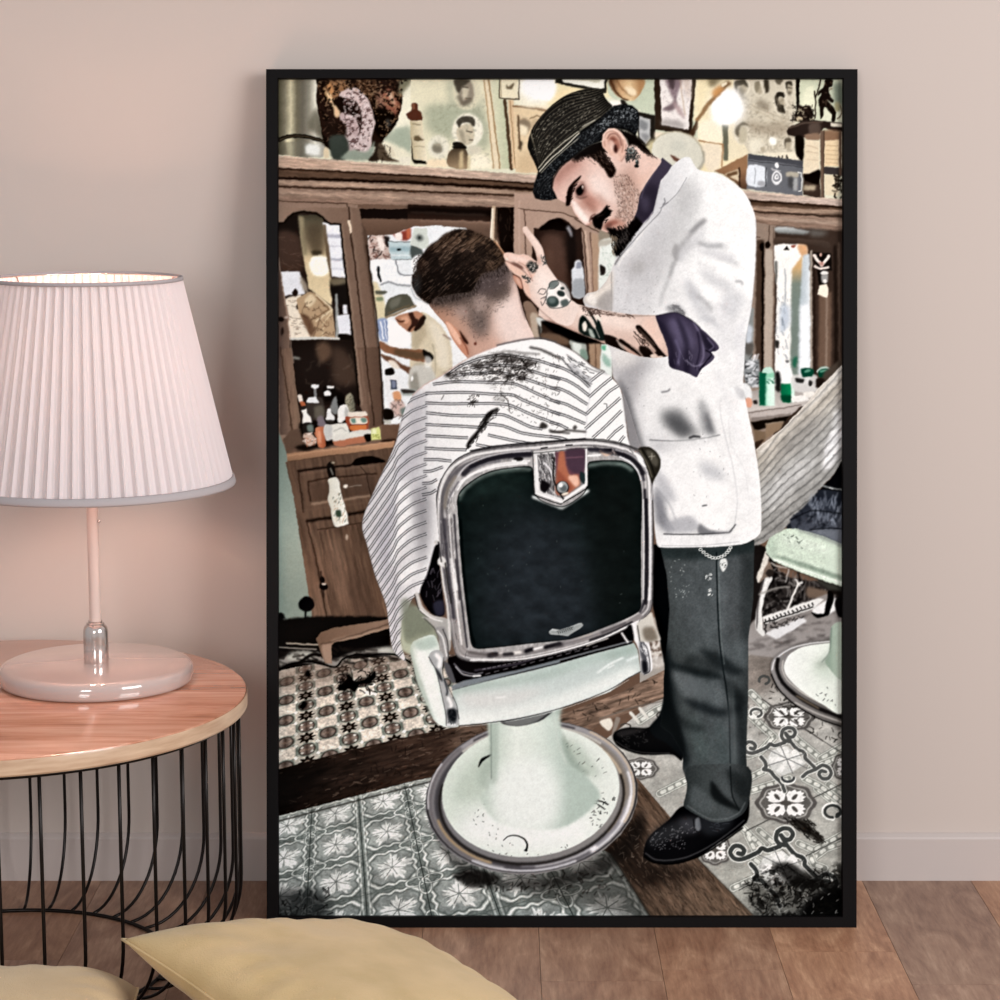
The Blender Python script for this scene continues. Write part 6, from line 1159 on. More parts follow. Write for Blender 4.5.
# neck tattoo, earring
bits(0x2c3030, 60, "528 340 560 330 590 360 600 390 560 400 535 400", (1.5,4), 1.1, a=.8); F(0x23292a, "530 370 560 350 580 375 545 395", b=1, a=.6); R(0x8d9a98, 4, 555, 350, 14, 12, b=.3); E(0x39403f, 586, 410, 9, 13, b=.3); E(0x1c2020, 583, 428, 12, 9, b=.3); E(0xa8b4b0, 582, 402, 4, 4, b=.3); K(0x1d1d1d, 5, "528 385 535 410", b=.5)
# hat
BR = "62 560 68 520 88 462 110 430 160 375 230 310 310 245 390 190 440 150 470 125 520 118 560 124 590 150 597 190 592 240 578 275 560 262 530 245 490 236 440 240 412 270 410 300 370 315 320 340 260 385 200 430 165 480 158 530 185 590 150 600 110 600 75 590"
F(0x131416, BR, b=.35, s=0)
C(BR, s=0)
bits(0x5a6064, 420, BR, (.8,2), .7, a=.6); F(0x050506, "380 300 440 235 520 235 590 270 540 280 450 250 410 300", b=2, a=.8); bits(0x9aa2a6, 120, "330 260 480 150 570 130 590 190 500 200 380 270", (.8,2), .7, a=.7)
K(0x0d0c0c, 9, "158 535 168 482 205 430 262 385 330 338 405 305", b=.5)
K(0x0d0c0c, 9, "478 238 530 250 580 280", b=.5)
for i in range(5): K(0x6a6e70, 2.4, f"{70+i*16} {560-i*4} {100+i*15} {500+i*4} {160+i*10} {455+i*9}", b=.3, a=.4)
for i in range(5): K(0x5c6266, 2.2, f"{300+i*20} {320-i*4} {420+i*14} {220+i*3} {520+i*10} {170+i*12} {575+i*2} {200+i*14}", b=.3, a=.4)
C()
CR = "36 330 42 290 60 240 90 195 130 150 180 105 240 68 300 48 350 40 390 46 412 58 425 85 440 105 462 130 440 150 400 190 330 230 280 268 200 340 140 400 105 450 95 468 70 410 48 365"
F(0x1f1d1b, CR, b=.3)
C(CR)
for i in range(15):
    o = i*17.5
    K(0x8d8570, 2.6, f"{100-o*.17} {465-o*.72} {140-o*.42} {395-o*.82} {220-o*.50} {318-o*.95} {300-o*.42} {248-o*.90} {400-o*.28} {180-o*.66} {460-o*.2} {128-o*.5}", b=.3, a=.75)
    K(0x0c0b0a, 3, f"{106-o*.17} {457-o*.72} {146-o*.42} {387-o*.82} {226-o*.50} {310-o*.95} {306-o*.42} {240-o*.90} {406-o*.28} {172-o*.66} {466-o*.2} {120-o*.5}", b=.4, a=.6)
bits(0x0c0b0a, 240, CR, (1,2.5), .7, ang=60, a=.6); bits(0xc9c2ac, 160, "60 240 300 60 400 80 400 180 150 380 60 380", (1,2), .7, ang=-35, a=.5)
F(0x0b0b0b, "380 60 412 58 462 130 430 150 400 110", b=4, a=.6); F(0x0b0b0b, "36 330 60 380 95 468 110 440 80 360 60 300", b=3, a=.5)
C()
K(0x0d0c0c, 8, "478 236 525 246 562 264 580 278", b=.5); K(0x0d0c0c, 6, "160 532 170 484 206 430 262 386 330 340 402 310", b=.5)
K(0x0c0c0c, 10, "92 462 150 400 220 335 300 262 400 190", b=.5)
K(0xd8d2bc, 4.5, "90 440 140 380 210 315 290 255", b=.3, a=.9); K(0xEDE7D2, 5, "96 455 150 395 220 335 295 262", b=.3); K(0xcfc8b2, 3.5, "104 462 165 398 230 340 290 290", b=.3, a=.8); K(0x9a947e, 3, "300 245 360 208 400 180", b=.3, a=.8); K(0xEDE7D2, 4, "310 232 345 212 375 198", b=.4, a=.9); K(0x0c0c0c, 3, "90 448 146 388 214 325 290 260", b=.2, a=.8)
# ---- forearm & hand
O(550, 210)
AR = "-60 560 0 560 60 540 130 590 180 625 250 645 330 662 500 690 620 698 710 700 740 790 775 860 790 930 795 975 700 985 600 975 470 930 330 875 190 822 60 765 -20 740 -80 700"
F((0,560,0xEAD6CC,0,960,0xD2B3A5), AR, b=.3, s=0)
F(0x0c0a0a, "0 742 60 765 190 822 330 878 260 890 170 880 60 830 0 800 -60 740", b=.8)
C(AR, s=0)
F(0xF6E4DA, "0 640 120 650 300 740 500 790 600 780 500 720 300 690 130 620", b=4, a=.9); F(0xA87A68, "-20 730 190 810 470 920 700 975 600 990 300 880 0 780", b=3, a=.8); F(0xE9C8B8, "620 720 700 720 760 900 700 940 640 820", b=4, a=.8)
K(0x6d5a50, 6, "200 640 330 668 430 690 520 705 700 700", b=.6, a=.7); bits(0x4a3830, 50, "200 640 400 680 560 700 560 715 330 700 220 670", (2,5), .8, ang=8, a=.6)
F(0x15201d, "190 800 195 730 220 700 260 740 300 790 320 720 350 790 370 860 340 870 280 850 220 830", b=.5); F(0xE9E2D6, "215 760 235 740 250 780 240 810 220 800", b=.5); F(0xE9E2D6, "300 700 325 705 345 740 320 730", b=.4); F(0xb9c2b8, "255 790 280 800 300 850 270 840", b=.6, a=.9); K(0x0c1210, 5, "200 740 230 720 250 770 230 830", b=.3); K(0xcfc8bc, 4, "250 690 290 760 330 850", b=.3); K(0x1a2421, 16, "265 680 300 740 345 850", b=.4)
R(0x3a2c28, 5, 290, 670, 28, 20, b=.4); bits(0x4a3a34, 30, "210 640 330 650 340 700 240 700", (2,5), 1, a=.8)
F(0x1b1412, "360 830 440 850 500 930 560 980 470 940 380 900", b=.5); F(0xB7A79C, "440 860 470 880 500 930 470 910", b=.5); K(0x1b1412, 26, "470 870 560 930 640 985", b=.5); F(0x1b1412, "600 905 660 920 700 980 640 985 600 960", b=.6); K(0xcbb0a2, 8, "540 900 590 940 620 980", b=.6); F(0x1b1412, "570 780 595 765 625 790 680 850 730 920 790 990 740 985 690 940 620 850", b=.4); K(0xd8b8a8, 16, "610 830 650 880 700 940", b=.7); K(0x6a5850, 7, "590 790 640 840 700 900", b=.6, a=.8); bits(0x2a1f1c, 30, "540 810 640 830 680 950 600 900", (2,5), .9, ang=50, a=.7); K(0x1b1412, 5, "560 810 600 850 640 870", b=.4); E(0xE4CDBE, 690, 975, 22, 16, b=.5); E(0xE4CDBE, 740, 985, 20, 14, b=.5); K(0x1b1412, 10, "640 960 700 1000 780 985", b=.4)
C()
O(410, 210)
HD = "640 345 690 420 735 450 760 540 800 590 860 655 960 740 1010 765 1080 760 1120 640 1060 590 1000 490 950 420 905 350 890 280 880 250 850 200 800 140 775 108 750 115 752 140 790 200 828 260 845 340 800 310 760 292 720 296 680 284 640 282 620 300"
F((620,0,0xE0C2B4,1100,0,0xEBD8CF), HD, b=.35, s=1)
C(HD)
F(0xF8E8E0, "850 380 930 430 1000 520 1000 640 900 620 830 520", b=4, a=.9); F(0xB8806C, "640 345 700 430 740 450 760 540 850 650 780 600 730 520 680 440", b=2, a=.5); F(0xC9937F, "760 150 800 220 835 280 820 290 790 220", b=1.2, a=.7); F(0xF3DACE, "770 120 810 170 870 250 880 300 850 270 800 180", b=1.5, a=.9); F(0xB07E6C, "840 300 880 330 860 370 840 350", b=2, a=.5)
C()
F(0x5a3a32, "665 345 720 350 760 380 740 395 690 370", b=1, a=.8); F(0xE6C0AE, "630 340 665 355 740 400 770 440 790 500 800 590 760 540 735 450 690 420 655 385", b=.6); K(0x7d4f44, 5, "640 338 700 368 750 400 800 450 815 470", b=.5, a=.9); F(0xE9C4B4, "625 290 660 284 720 300 760 296 800 315 840 350 850 380 810 460 780 420 750 375 700 345 640 325", b=.5); K(0x8d5d50, 4, "720 345 765 370 800 430 812 455", b=.5, a=.8); F(0xF6E0D6, "650 295 710 310 760 315 800 340 740 340 680 325", b=1.5, a=.8); F(0xe3d5c8, "635 315 650 318 655 330 640 330", b=.4); E(0xE9CFC0, 765, 118, 12, 10, b=.4)
F(0xC58E78, "690 430 735 455 752 520 735 522 700 480 685 445", b=.5); K(0x6a4238, 5, "695 430 730 455 752 522", b=.4); F(0xE0B6A2, "700 450 730 465 740 510 715 490", b=.8, a=.8)
# finger & hand tattoos
F(0x39403f, "775 360 800 335 830 350 845 375 835 410 810 415 790 395", b=.8, a=.8); bits(0x1d2323, 26, "770 345 860 350 840 415 790 410", (2,4), .9, a=.8); bits(0x3a3f3f, 26, "740 430 800 450 800 490 760 470", (1.5,3), .9, a=.8); bits(0x3a3f3f, 20, "870 305 900 305 915 365 890 360", (1.5,3), .8, a=.8); bits(0xe9ddd4, 8, "785 360 835 360 825 400 795 395", (1,2), .8)
F(0xF7F4F1, "905 560 930 500 970 468 1030 490 1060 540 1070 600 1030 636 960 650 910 610", b=.8, a=.75); K(0x3a4040, 4, "905 600 915 530 945 480 985 468 1030 490 1062 540", b=.3); E(0x77807e, 955, 495, 34, 24, rot=-30, b=.5); K(0x2a2f2f, 4, "925 520 935 480 975 470 990 490 960 520 930 525", b=.3); E(0x3a4644, 950, 610, 42, 38, rot=10, b=.5); E(0x6a7876, 945, 600, 26, 22, b=1); E(0x2f3938, 1005, 555, 28, 20, rot=20, b=.4); E(0x2f3938, 1015, 520, 14, 10, b=.4); K(0x2a2f2f, 4, "905 620 940 652 1000 650 1040 636 1072 600", b=.3); F(0x5a6462, "1000 610 1040 590 1060 620 1020 645", b=.6)
K(0x3a3434, 4, "850 550 870 525 905 530 890 560 860 556", b=.3); K(0x3a3434, 4, "870 590 905 575 895 610 880 635 870 610", b=.3); K(0x5a5050, 3, "905 540 915 560 890 590", b=.3)
K(0x6d4a40, 4, "770 560 860 658 960 744 1020 770", b=.5, a=.6)
# ---- rolled shirt cuff
O()
CF = "656 316 663 314 675 312 683 315 692 320 700 327 708 334 717 343 719.5 348 716 351 712 352 715 357 710 363 702 369 697 377 690 374 682 371 672 368 669 364 668 350 664 338 659 326"
F((660,0,0x342e41,718,0,0x4b4459), CF, b=.3)
C(CF)
F(0x6a6280, "668 320 680 318 690 330 694 345 684 350 674 335", b=3, a=.7); F(0x1d1927, "676 316 684 326 690 345 690 372 684 370 684 345", b=1.6, a=.7); F(0x1d1927, "657 320 664 336 670 352 668 366 676 366 674 345 664 324", b=1.5, a=.6); K(0x8a82a0, 1.6, "694 322 702 338 704 355 700 366", b=.7, a=.7); F(0x1a1723, "700 330 712 342 716 350 708 350 702 340", b=1.2, a=.7); K(0x221d2e, 1.6, "698 332 700 350 696 368", b=.6, a=.8); K(0x9a93ac, 1.2, "686 360 694 366 702 364 708 360", b=.5, a=.6); K(0x17141f, 1.4, "700 370 706 362 712 354 706 350", b=.5); K(0x6f688a, 2, "676 340 680 352 678 364", b=1, a=.7); K(0x77708c, 1.4, "708 338 714 346 710 350", b=.5, a=.7)
bits(0x8d86a0, 16, "670 350 700 350 700 370 676 366", (3,6), .7, ang=80, a=.4)
C()
K(0x1a1720, 1, "656 316 663 314 675 312 683 315 692 320 700 327", b=.5, a=.6)
IMG[:] = np.clip(IMG, 0, 1)
# ---- barber's chair: base and pedestal
O()
F(0x0e0c0b, "430 800 450 850 500 880 560 878 620 845 640 810 646 830 620 865 560 888 480 888 440 850", b=3, a=.6)
F(0x8a8783, "474 712 520 722 600 722 560 730 480 735", b=1, a=0)
E((420,0,0x7d7c80,640,0,0x8f8c8a), 531.5, 799, 107.5, 77, rot=-7, b=.3)
C(ell(531.5, 799, 107.5, 77, rot=-7), s=0)
def ring(f, w, c, t0, t1, b=.6, a=1.):
    R(c, w, 531.5, 797+(1-f)*14, 107.5*f, 77*f, rot=-7, b=b, a=a, t0=t0, t1=t1)
ring(.985, 2.4, 0x2b292b, 0, 360, .5); ring(.95, 4, 0xa09ea2, 0, 360, 1); ring(.93, 3, 0xd9d9dd, 40, 100, 1); ring(.935, 2.5, 0xe6e6ea, -10, 60, .8); ring(.89, 5, 0x4a484c, 90, 230, 1.2); ring(.95, 3.5, 0x6a6669, 130, 230, 1.2)
ring(.90, 5, 0x8d8b92, 20, 100, 1.2); ring(.925, 4, 0xf4f4f8, 55, 92, 1.2); ring(.945, 4, 0x3a373c, 60, 110, 1.2, .8); ring(.93, 3, 0xe9e7ea, 10, 30, 1); ring(.96, 2, 0xc9b8a4, -50, 30, .6); ring(.89, 4, 0x8a8178, -80, 10, .8); ring(.87, 2.6, 0xbfae98, -80, 40, .6); ring(.865, 3, 0x2a2726, -10, 200, .8); ring(.91, 2.2, 0xb89e78, 120, 170, .8); ring(.97, 2, 0xc9c9cf, 70, 130, .6); ring(.975, 1.6, 0xd2d0d4, 180, 215, .6); ring(.94, 2.4, 0x555256, -120, -60, .6); ring(.91, 2.4, 0xc2beb8, -130, -40, .6)
C()
I_ = ell(530.5, 793, 89.5, 65.5, rot=-7)
F((440,0,0xd9e4da,620,0,0xdfe8e0,0xe9efe9), I_, b=.4)
C(I_, s=1)
F(0xF8FBF9, ell(525, 830, 70, 24), b=8); F(0xb4c4b6, "465 770 500 740 500 790 480 800 452 800", b=4, a=.5); F(0x9fb0a4, "480 768 494 758 494 790 478 786", b=3, a=.6); F(0xaebdb0, "560 745 568 760 590 778 600 775 575 742", b=4, a=.7)
K(0x151515, (1,3.4,1.4), "478 768 482 761 491 756", b=.4); K(0x161616, (.8,1.6,2.4), "503 842 508 838 515 837 523 840 527 846 526 852"); E(0x111111, 525.5, 852, 1.6, 1.2, b=.3)
bits(0x2a2c2a, 30, "560 740 600 760 612 790 600 830 580 820 575 760", (1,4), .8, ang=-30, a=.7); bits(0x2a2c2a, 30, "455 820 480 810 520 855 600 840 560 860 500 860", (.8,2), .8, a=.7); K(0x1a1a1a, 1.4, "594 802 602 803 608 806", b=.3); K(0x1a1a1a, 1.2, "598 806 604 810", b=.3); bits(0x1f211f, 26, "595 800 615 800 600 830 590 825", (1,3), 1)
bits(0x333533, 14, "470 800 500 790 490 835 470 825", (1,2), .8)
C()
PD = "490.5 700 560 694 560 716 562 735 567 755 582 772 600 790 590 815 540 840 490 830 470 800 488 790 491 770"
C("480 690 575 690 575 760 610 790 600 840 470 840 470 800 489 790", s=0, b=0)
F((490,0,0xc4d3c8,568,0,0xeaf1ea,0xdde8e0,0xb9c9c0), "490.5 700 560 694 560 716 562 735 567 755 585 776 600 800 560 830 500 825 480 800 489 785 491 760", b=1.4)
C()
F(0xF4F9F6, "500 770 540 760 560 790 550 830 500 830 490 800", b=7, a=.9); F(0xa9b8ae, "490 715 497 715 497 780 490 785", b=1.5, a=.6); F(0x99aaa2, "491 712 560 705 560 716 491 724", b=2, a=.45); K(0x5f6a64, 1, "490.5 716 491 780", b=.5, a=.6)
K(0xd0dad2, 2, "553 705 557 740 566 765", b=1, a=.8); F(0x8f9f94, "562 745 570 765 585 776 590 775 575 760 564 735", b=1.4, a=.6)
# underside
F(0x3a3a3c, "500 722 520 712 552 706 553 712 540 722 520 727 506 726", b=.4); F(0x7a7c7c, "504 724 530 716 548 713 535 723 518 727", b=.6); 
# ---- seat
O(410, 630)
F(0x9aa08c, "-60 100 -60 -60 30 -120 170 40 150 110 20 100", s=0, b=.6)
F(0xB9BFA8, "-60 130 -55 -40 60 -60 150 40 60 70 10 110 5 170", b=1)
F(0x9aa08c, "-40 -120 60 -150 150 -30 180 60 100 80 0 100 -40 80", b=1); F(0x7a8070, "-60 -200 40 -150 150 0 60 40 -40 60", b=2, a=.8)
F((0,0,0xbdc9bb,260,0,0xe9f1ec,0xdfe8e2), "-5 130 15 85 60 60 150 38 190 110 210 300 300 600 320 650 230 655 160 615 120 530 50 370 10 210", b=.3)
F(0xF5F8F5, "20 130 100 130 190 400 240 620 190 600 90 400", b=3); F(0xb4c6bc, "30 90 150 45 180 110 60 140", b=1.6, a=.8); F(0xaab9ae, "-5 110 20 200 110 450 160 600 200 650 120 560 40 370", b=1, a=.6)
SB = "275 405 500 345 800 275 1000 225 1233 160 1493 90 1520 140 1540 285 1450 330 1330 420 1130 485 933 555 700 600 500 630 325 645 295 520"
O(410, 630)
F((0,100,0xB8C6C3,0,640,0xE4EBE9), SB, b=.3, s=0)
C(SB, s=0)
F(0x9db1a8, "260 400 600 320 1000 240 1500 100 1500 160 1200 230 900 330 500 400 280 440", b=3, a=.7); F(0xdfeae6, "420 300 1000 250 1300 170 1300 220 900 300 600 360", b=4, a=.4); F(0xF0F4F1, "330 560 700 520 1100 400 1500 240 1500 330 1000 520 500 640 330 640", b=4, a=.9); F(0xe2e0de, "340 440 640 420 900 400 700 500 380 520", b=4, a=.7)
K(0xffffff, 8, "570 460 630 450", b=.8); K(0xF6FBFA, 12, "1250 290 1330 235 1420 190", b=.8); K(0xf6fbfa, 7, "1320 260 1360 240", b=.5); K(0xeef6f6, 14, "1450 210 1520 180", b=1); K(0x9fb3ab, 6, "290 620 300 500 285 420", b=1, a=.6)
C()
K(0x2a2c2e, 4.5, "325 645 500 628 700 600 933 548 1130 485 1330 405 1450 330 1545 280", b=.25); K(0xe9efec, 3, "330 652 500 637 700 609 933 558 1130 495 1330 415 1460 338", b=.2, a=.8); K(0x3a3c3e, 4, "275 407 500 348 800 277 1000 225 1233 158 1490 92", b=.3)
# dark mechanism between back and seat
F(0x0e0c0d, "245 190 330 170 500 200 1000 150 1400 20 1480 -40 1490 70 1480 95 1233 160 1000 228 700 300 500 345 350 370 300 360 250 250", s=0, b=.4)
F(0x7b838a, "270 380 350 345 700 275 1000 200 1000 222 700 296 400 372 280 405", s=0, b=.5); K(0x8d9298, 9, "1000 205 1233 142 1480 78", s=0, b=.5)
K(0x6a6870, 9, "290 230 340 280 430 300 480 290", b=.4); K(0xb5b3b9, 8, "300 250 350 300 430 315", b=.4); K(0xe2e2e4, 12, "420 312 465 310", s=0, b=.3); K(0x3f3a44, 12, "430 275 700 235 880 180 1100 120 1300 60", s=0, b=.6)
for i in range(20): K(0xb8b4ba, 4, f"{480+i*34} {268-i*7.2} {500+i*34} {264-i*7.2}", s=0, b=.3, a=.8)
for i in range(13): K(0x8a868c, 5, f"{500+i*60} {300-i*15} {530+i*60} {292-i*15}", s=0, b=.3, a=.8)
K(0xd9d6d0, 10, "1180 110 1240 85 1290 70 1320 60", b=.4, a=.8)
# back plate: chrome frame
O()
BK = "435.5 500 437 488 441 478 448 467 456 459 470 452 494 447.5 530 444 560 441 585 439.5 605 441 620 443.5 634 448.5 645 456 650 466 653 480 653.5 500 654 535 653.5 570 653 600 651 612 643 620 622 632 600 641 570 651 530 660 500 663 470 662.5 460 660 455.5 656 452 645 447 612 441 567 438 535"
F(0xa9a6a6, BK, b=.3)
C(BK)
N(.16, 3, 9, 81)
for r0, c0, w0 in ((2.2,0x3a373c,1.1),(4.0,0xf0eeee,1.3),(6.0,0x47444a,1.6),(8.2,0xd8d4d2,1.2),(10.5,0x5a555a,1.3)):
    q = pts(BK); cc = np.array([[(546-PX0)*PS, (548-PY0)*PS]]); d = cc-q; d /= np.hypot(d[:,0], d[:,1])[:,None]; q = q+d*r0*PS
    put(mstroke(spline(q, True), w0, 1.0), rgb(c0), .6)
K(0x1b191b, 2.0, BK+" 435.5 500", b=.4, a=.85)
K(0xE6E4E4, 2.6, "440 560 438 520 438.5 498 443 480 452 467 472 456 500 451 540 447.5 585 443 610 445 632 452 644 462 649 480 650 520 649 600", b=.5)
K(0x5a575c, 4, "446 610 442 560 441 515 443 495 449 480 460 468 480 460 510 454 530 452", b=1, a=.9); K(0x2a2830, 3.4, "470 467 490 459 512 455 530 454", b=.7); K(0x3a3840, 3, "588 449 612 451 630 458 640 468 644 480", b=.7); K(0x2a282e, 3, "645 490 646 540 645 600 640 612", b=.6)
K(0xe9e7e8, 2.2, "450 500 455 488 465 478 480 470 500 464 529 461", b=.5); K(0x7a777c, 2, "447 505 450 495 458 482", b=.5)
K(0x3b383c, 3, "449 520 451 560 453 590 458 630", b=.7); K(0xDfdddd, 3.4, "450 560 453 585 456 605 460 640", b=.8); K(0x3b383c, 1.8, "455 560 459 600", b=.5); K(0xf4f2f2, 2.6, "453 570 456 590", b=.6)
F(0x9a9594, "452 600 460 610 466 650 470 655 456 655 452 640", b=1, a=.8); bits(0x4a4648, 40, "438 500 452 480 460 470 452 520 455 600 466 655 455 655 444 590", (2,7), .8, ang=86, a=.6); bits(0xf6f6f6, 30, "438 500 452 480 456 520 455 600 466 655 444 590", (2,6), .7, ang=84, a=.6)
K(0x8d8888, 5, "470 655 500 656 540 650 580 641 622 627 640 617", b=.8); K(0xe9e4e0, 3.4, "498 655 520 653", b=.8); K(0x17151a, 4.6, "489 656 496 655", b=.8); K(0x17151a, 4, "526 652 532 650", b=.8); K(0xf0eeee, 2.4, "534 650 545 647", b=.6); K(0x1a181c, 4, "545 648 560 644.5", b=.8); K(0xc9b8a0, 3, "580 640 592 636", b=.7); K(0xe2dedd, 3, "565 645 600 634", b=.7); K(0x2a282c, 2.4, "590 641 612 633 632 623", b=.5); K(0xf0efef, 1.6, "470 661 520 660 560 652 600 640 640 621", b=.4)
K(0xd8b8a4, 2.4, "600 451 606 455 612 453", b=.4); K(0xe6d2c6, 2.2, "612 451 616 454", b=.3); K(0x15131a, 3, "606 450 611 450", b=.4); K(0xf8f8f8, 2, "588 456 600 455", b=.4); K(0xe9e9ee, 3, "638 456 646 464", b=.7); bits(0x2b292d, 40, "590 446 630 450 648 466 644 480 630 462", (2,6), .9, ang=35, a=.6)
K(0xf2f2f2, 1.6, "512 461 520 462 526 463", b=.3); E(0x1a1818, 518, 459, 5, 2.4, b=.5); E(0xe6e6e6, 514, 461.5, 2.4, 1.6, b=.3); E(0xe6e6e6, 524, 461.5, 1.6, 1.6, b=.3)
K(0x2a282a, 1.4, "541 448.3 547 447.6", s=0, b=.2); K(0x2a282a, 1.4, "566 445.3 572 445", s=0, b=.2)
K(0x26242b, 5.5, "463 474 474 465 488 459.5 506 456 530 454.5", b=.8, a=.9); K(0xcfcdd0, 1.4, "455 480 466 466 486 457 508 452.5 530 451", b=.4, a=.9); K(0x6a6870, 1.6, "470 470 486 464 500 461", b=.5, a=.8); K(0xf6f6f6, 1.8, "457 490 464 480 476 472.5 494 467 512 464.5 527 463.5", b=.5)
K(0x2a2830, 4.5, "590 450 604 451 612 453", b=.6, a=.7); K(0x1c1a20, 5, "617 453 628 457 637 464 643 473", b=.7, a=.85); K(0xe9e9ee, 1.6, "620 457 630 462 637 470 641 480", b=.4); K(0x9a989e, 1.2, "616 450 630 454 641 463 647 474", b=.4)
K(0x35323a, 4, "444 520 446 552 449 585 453 618", b=.9, a=.8); K(0xefedec, 1.8, "448.5 515 450.5 548 453.5 580 457 615 461 645", b=.5, a=.9); K(0x221f26, 1.8, "453.5 515 455.5 545 458.5 580 462.5 615 466.5 648", b=.5, a=.85); K(0x857c70, 3, "444 508 447 490 455 477", b=.8, a=.7)
K(0x19171c, 3.2, "646.5 500 647.5 540 647.5 580 646 604", b=.5, a=.9); K(0xf2f2f2, 1.2, "643.5 500 644 545 643.6 600", b=.35, a=.9); K(0xe2e2e6, 1.2, "651 500 651.3 550 650.5 600", b=.35, a=.9)
K(0x4a4444, 2.6, "468 653 490 656 512 655", b=.7, a=.6); K(0x17151a, 3.6, "504 655 512 654.4", b=.7, a=.8); K(0x3a363a, 3, "556 647 575 642 600 634 625 624", b=.9, a=.65)
C()
K(0x19171a, 1.6, "470 451 494 446.5 530 443 560 440.5 585 438.8", b=.35); K(0x3a3838, 1.2, "585 438.8 605 440 622 443.5 640 450", b=.35)
# black panel
PN = "456.5 505 458 495 464 487 478 477 492 471 510 468 526 466.5 531 467.5 533 473 534 490 540 500 562 507 580 497 586 489 587 468 590 462 606 460.5 622 461 632 466 638 474 641 486 642 500 641 540 641 580 641 606 638.5 612 625 619.5 600 629.5 570 639.5 530 644 500 647.5 478 649.5 472 647 470 640 466 610 462 575 459 540"
F(0xefefef, PN, b=1.0); 
C(PN)
F((0,460,0x0f1716,0,640,0x121a1b), "450 450 650 450 650 660 450 660", s=0)
F(0x24292f, "500 520 570 520 600 640 500 650 480 600", b=16, a=.8); F(0x0b0f0e, "590 480 640 480 640 620 600 620", b=8, a=.7); F(0x1f2e2b, "455 490 500 470 530 470 530 480 480 500", b=5, a=.5)
K(0x8fa09a, 3.0, "588 466 604 463.5 622 464.5 632 470", b=1.4, a=.8); K(0xa0adaa, 2.0, "459 496 467 487 480 477.5 500 470.5 520 468.5 530 469.5", b=.9, a=.8)
K(0x55635e, 2.2, "459 500 466 489 480 479 500 472 530 470", b=1.2, a=.9); K(0x050808, 2, "460 520 463 570 470 630 474 645", b=.8)
K(0xE6ECEB, 2.6, "533 497 562 508.5 588 491", s=0, b=1.0); bits(0x5c6864, 26, "470 490 630 490 630 610 480 620", (.6,1.6), .8, a=.5); N(.18, 12, 9, 88)
C()
K(0x0a0c0c, 1.1, PN, b=.3, a=.8)
# emblem plate
PL = "532 452 560 449 587 446.5 587.5 486 580 491 562 503 548 498 535 493 533.5 470"
F(0xDDDCDC, PL, s=0, b=.25)
C(PL, s=0)
F(0x7c7a7c, "537 455 585 450 584 484 562 499 540 491", s=0, b=.3)
bits(0x1f1d1f, 60, "537 455 556 453 556 495 540 490", (2,6), 1, ang=80, a=.7); bits(0xf0f0f0, 60, "537 455 556 453 560 498 540 490", (2,7), .9, ang=75, a=.7); F(0x161416, "541 480 550 485 545 493 541 490", b=.6); K(0xe9e7ea, 2, "544 463 550 470 553 480", b=.5)
F(0x6a4450, "555 452 584.5 449 584 484 578 478 572 476 567 473 556 475", s=0, b=.5); F(0x4c3846, "566 450 584.5 449 584 470 576 474 568 468", b=1); F(0xB06A50, "559 452 564 452 566 466 570 475 578 475 580 484 576 488 566 495 556 494 556 480", b=.8); F(0x8d4a3a, "557 470 565 478 572 488 564 494 556 490", b=1, a=.7); F(0xE8B9A2, "568 477 577 476 579 484 575 487", b=.8); K(0x9a6878, 1, "566 458 583 457", b=.5, a=.6); K(0x1a1818, 1.6, "554 458 553 478 558 490 563 499", b=.3); F(0x223032, "580 472 585 474 584.5 484 580 480", b=.5)
C()
K(0x151515, 1, "533 495 545 499.5 560 504.5 580 493 588 487.5", s=0, b=.2); K(0xf6f6f6, 1.8, "535.5 493.5 562 502.5", s=0, b=.3); K(0xf6f6f6, 1.2, "586 450 586 485 564 500", s=0, b=.2); K(0x2a2a2a, .9, "532.6 452 534 494", s=0, b=.2); K(0xf2f2f2, 1.1, "536 456 537 491", s=0, b=.2); K(0x3a3a3a, .8, "532 453.5 587 448", s=0, b=.3)
E(0x2a2625, 562.3, 488, 6.6, 6.8, b=.3); E(0xA6ACAE, 562.3, 487.3, 5.4, 5.6, b=.3); E(0x5f6668, 563.3, 488.4, 3.6, 3.6, b=.8); E(0xffffff, 560.6, 485.4, 2.2, 2.2, b=.5); E(0xe9dfcf, 565, 494, 3.6, 1.4, rot=-15, b=.4)
# small winged nameplate
F(0xc8cccc, "549 632 552 629.5 560 630.5 570 627.5 577 624.5 581.5 623.5 583 626 580 629 575 632 567.5 636.8 560 635.6 552 635.2 549.5 634.4", s=0, b=.3)
F(0x9aa0a0, "549.3 632.5 551 631 560 631.2 570 628 577.5 625 581 624 583 625.5 582 627.5 576 631 568 636.6 560 635 552 634.8 549.5 634.5", s=0, b=.35)
F(0x8f9595, "551 632.3 560 632.3 570 629.3 581 625.4 575 629.6 567 635 560 633.6 552 633.6", s=0, b=.3)
for i in range(8): K(0x2c3030, .7, f"{558+i*1.9} {632.9-i*.62} {558.7+i*1.9} {634.4-i*.62}", s=0, b=.15)
K(0x2c3030, .7, "557 632 573 627.6", s=0, b=.15, a=.7)
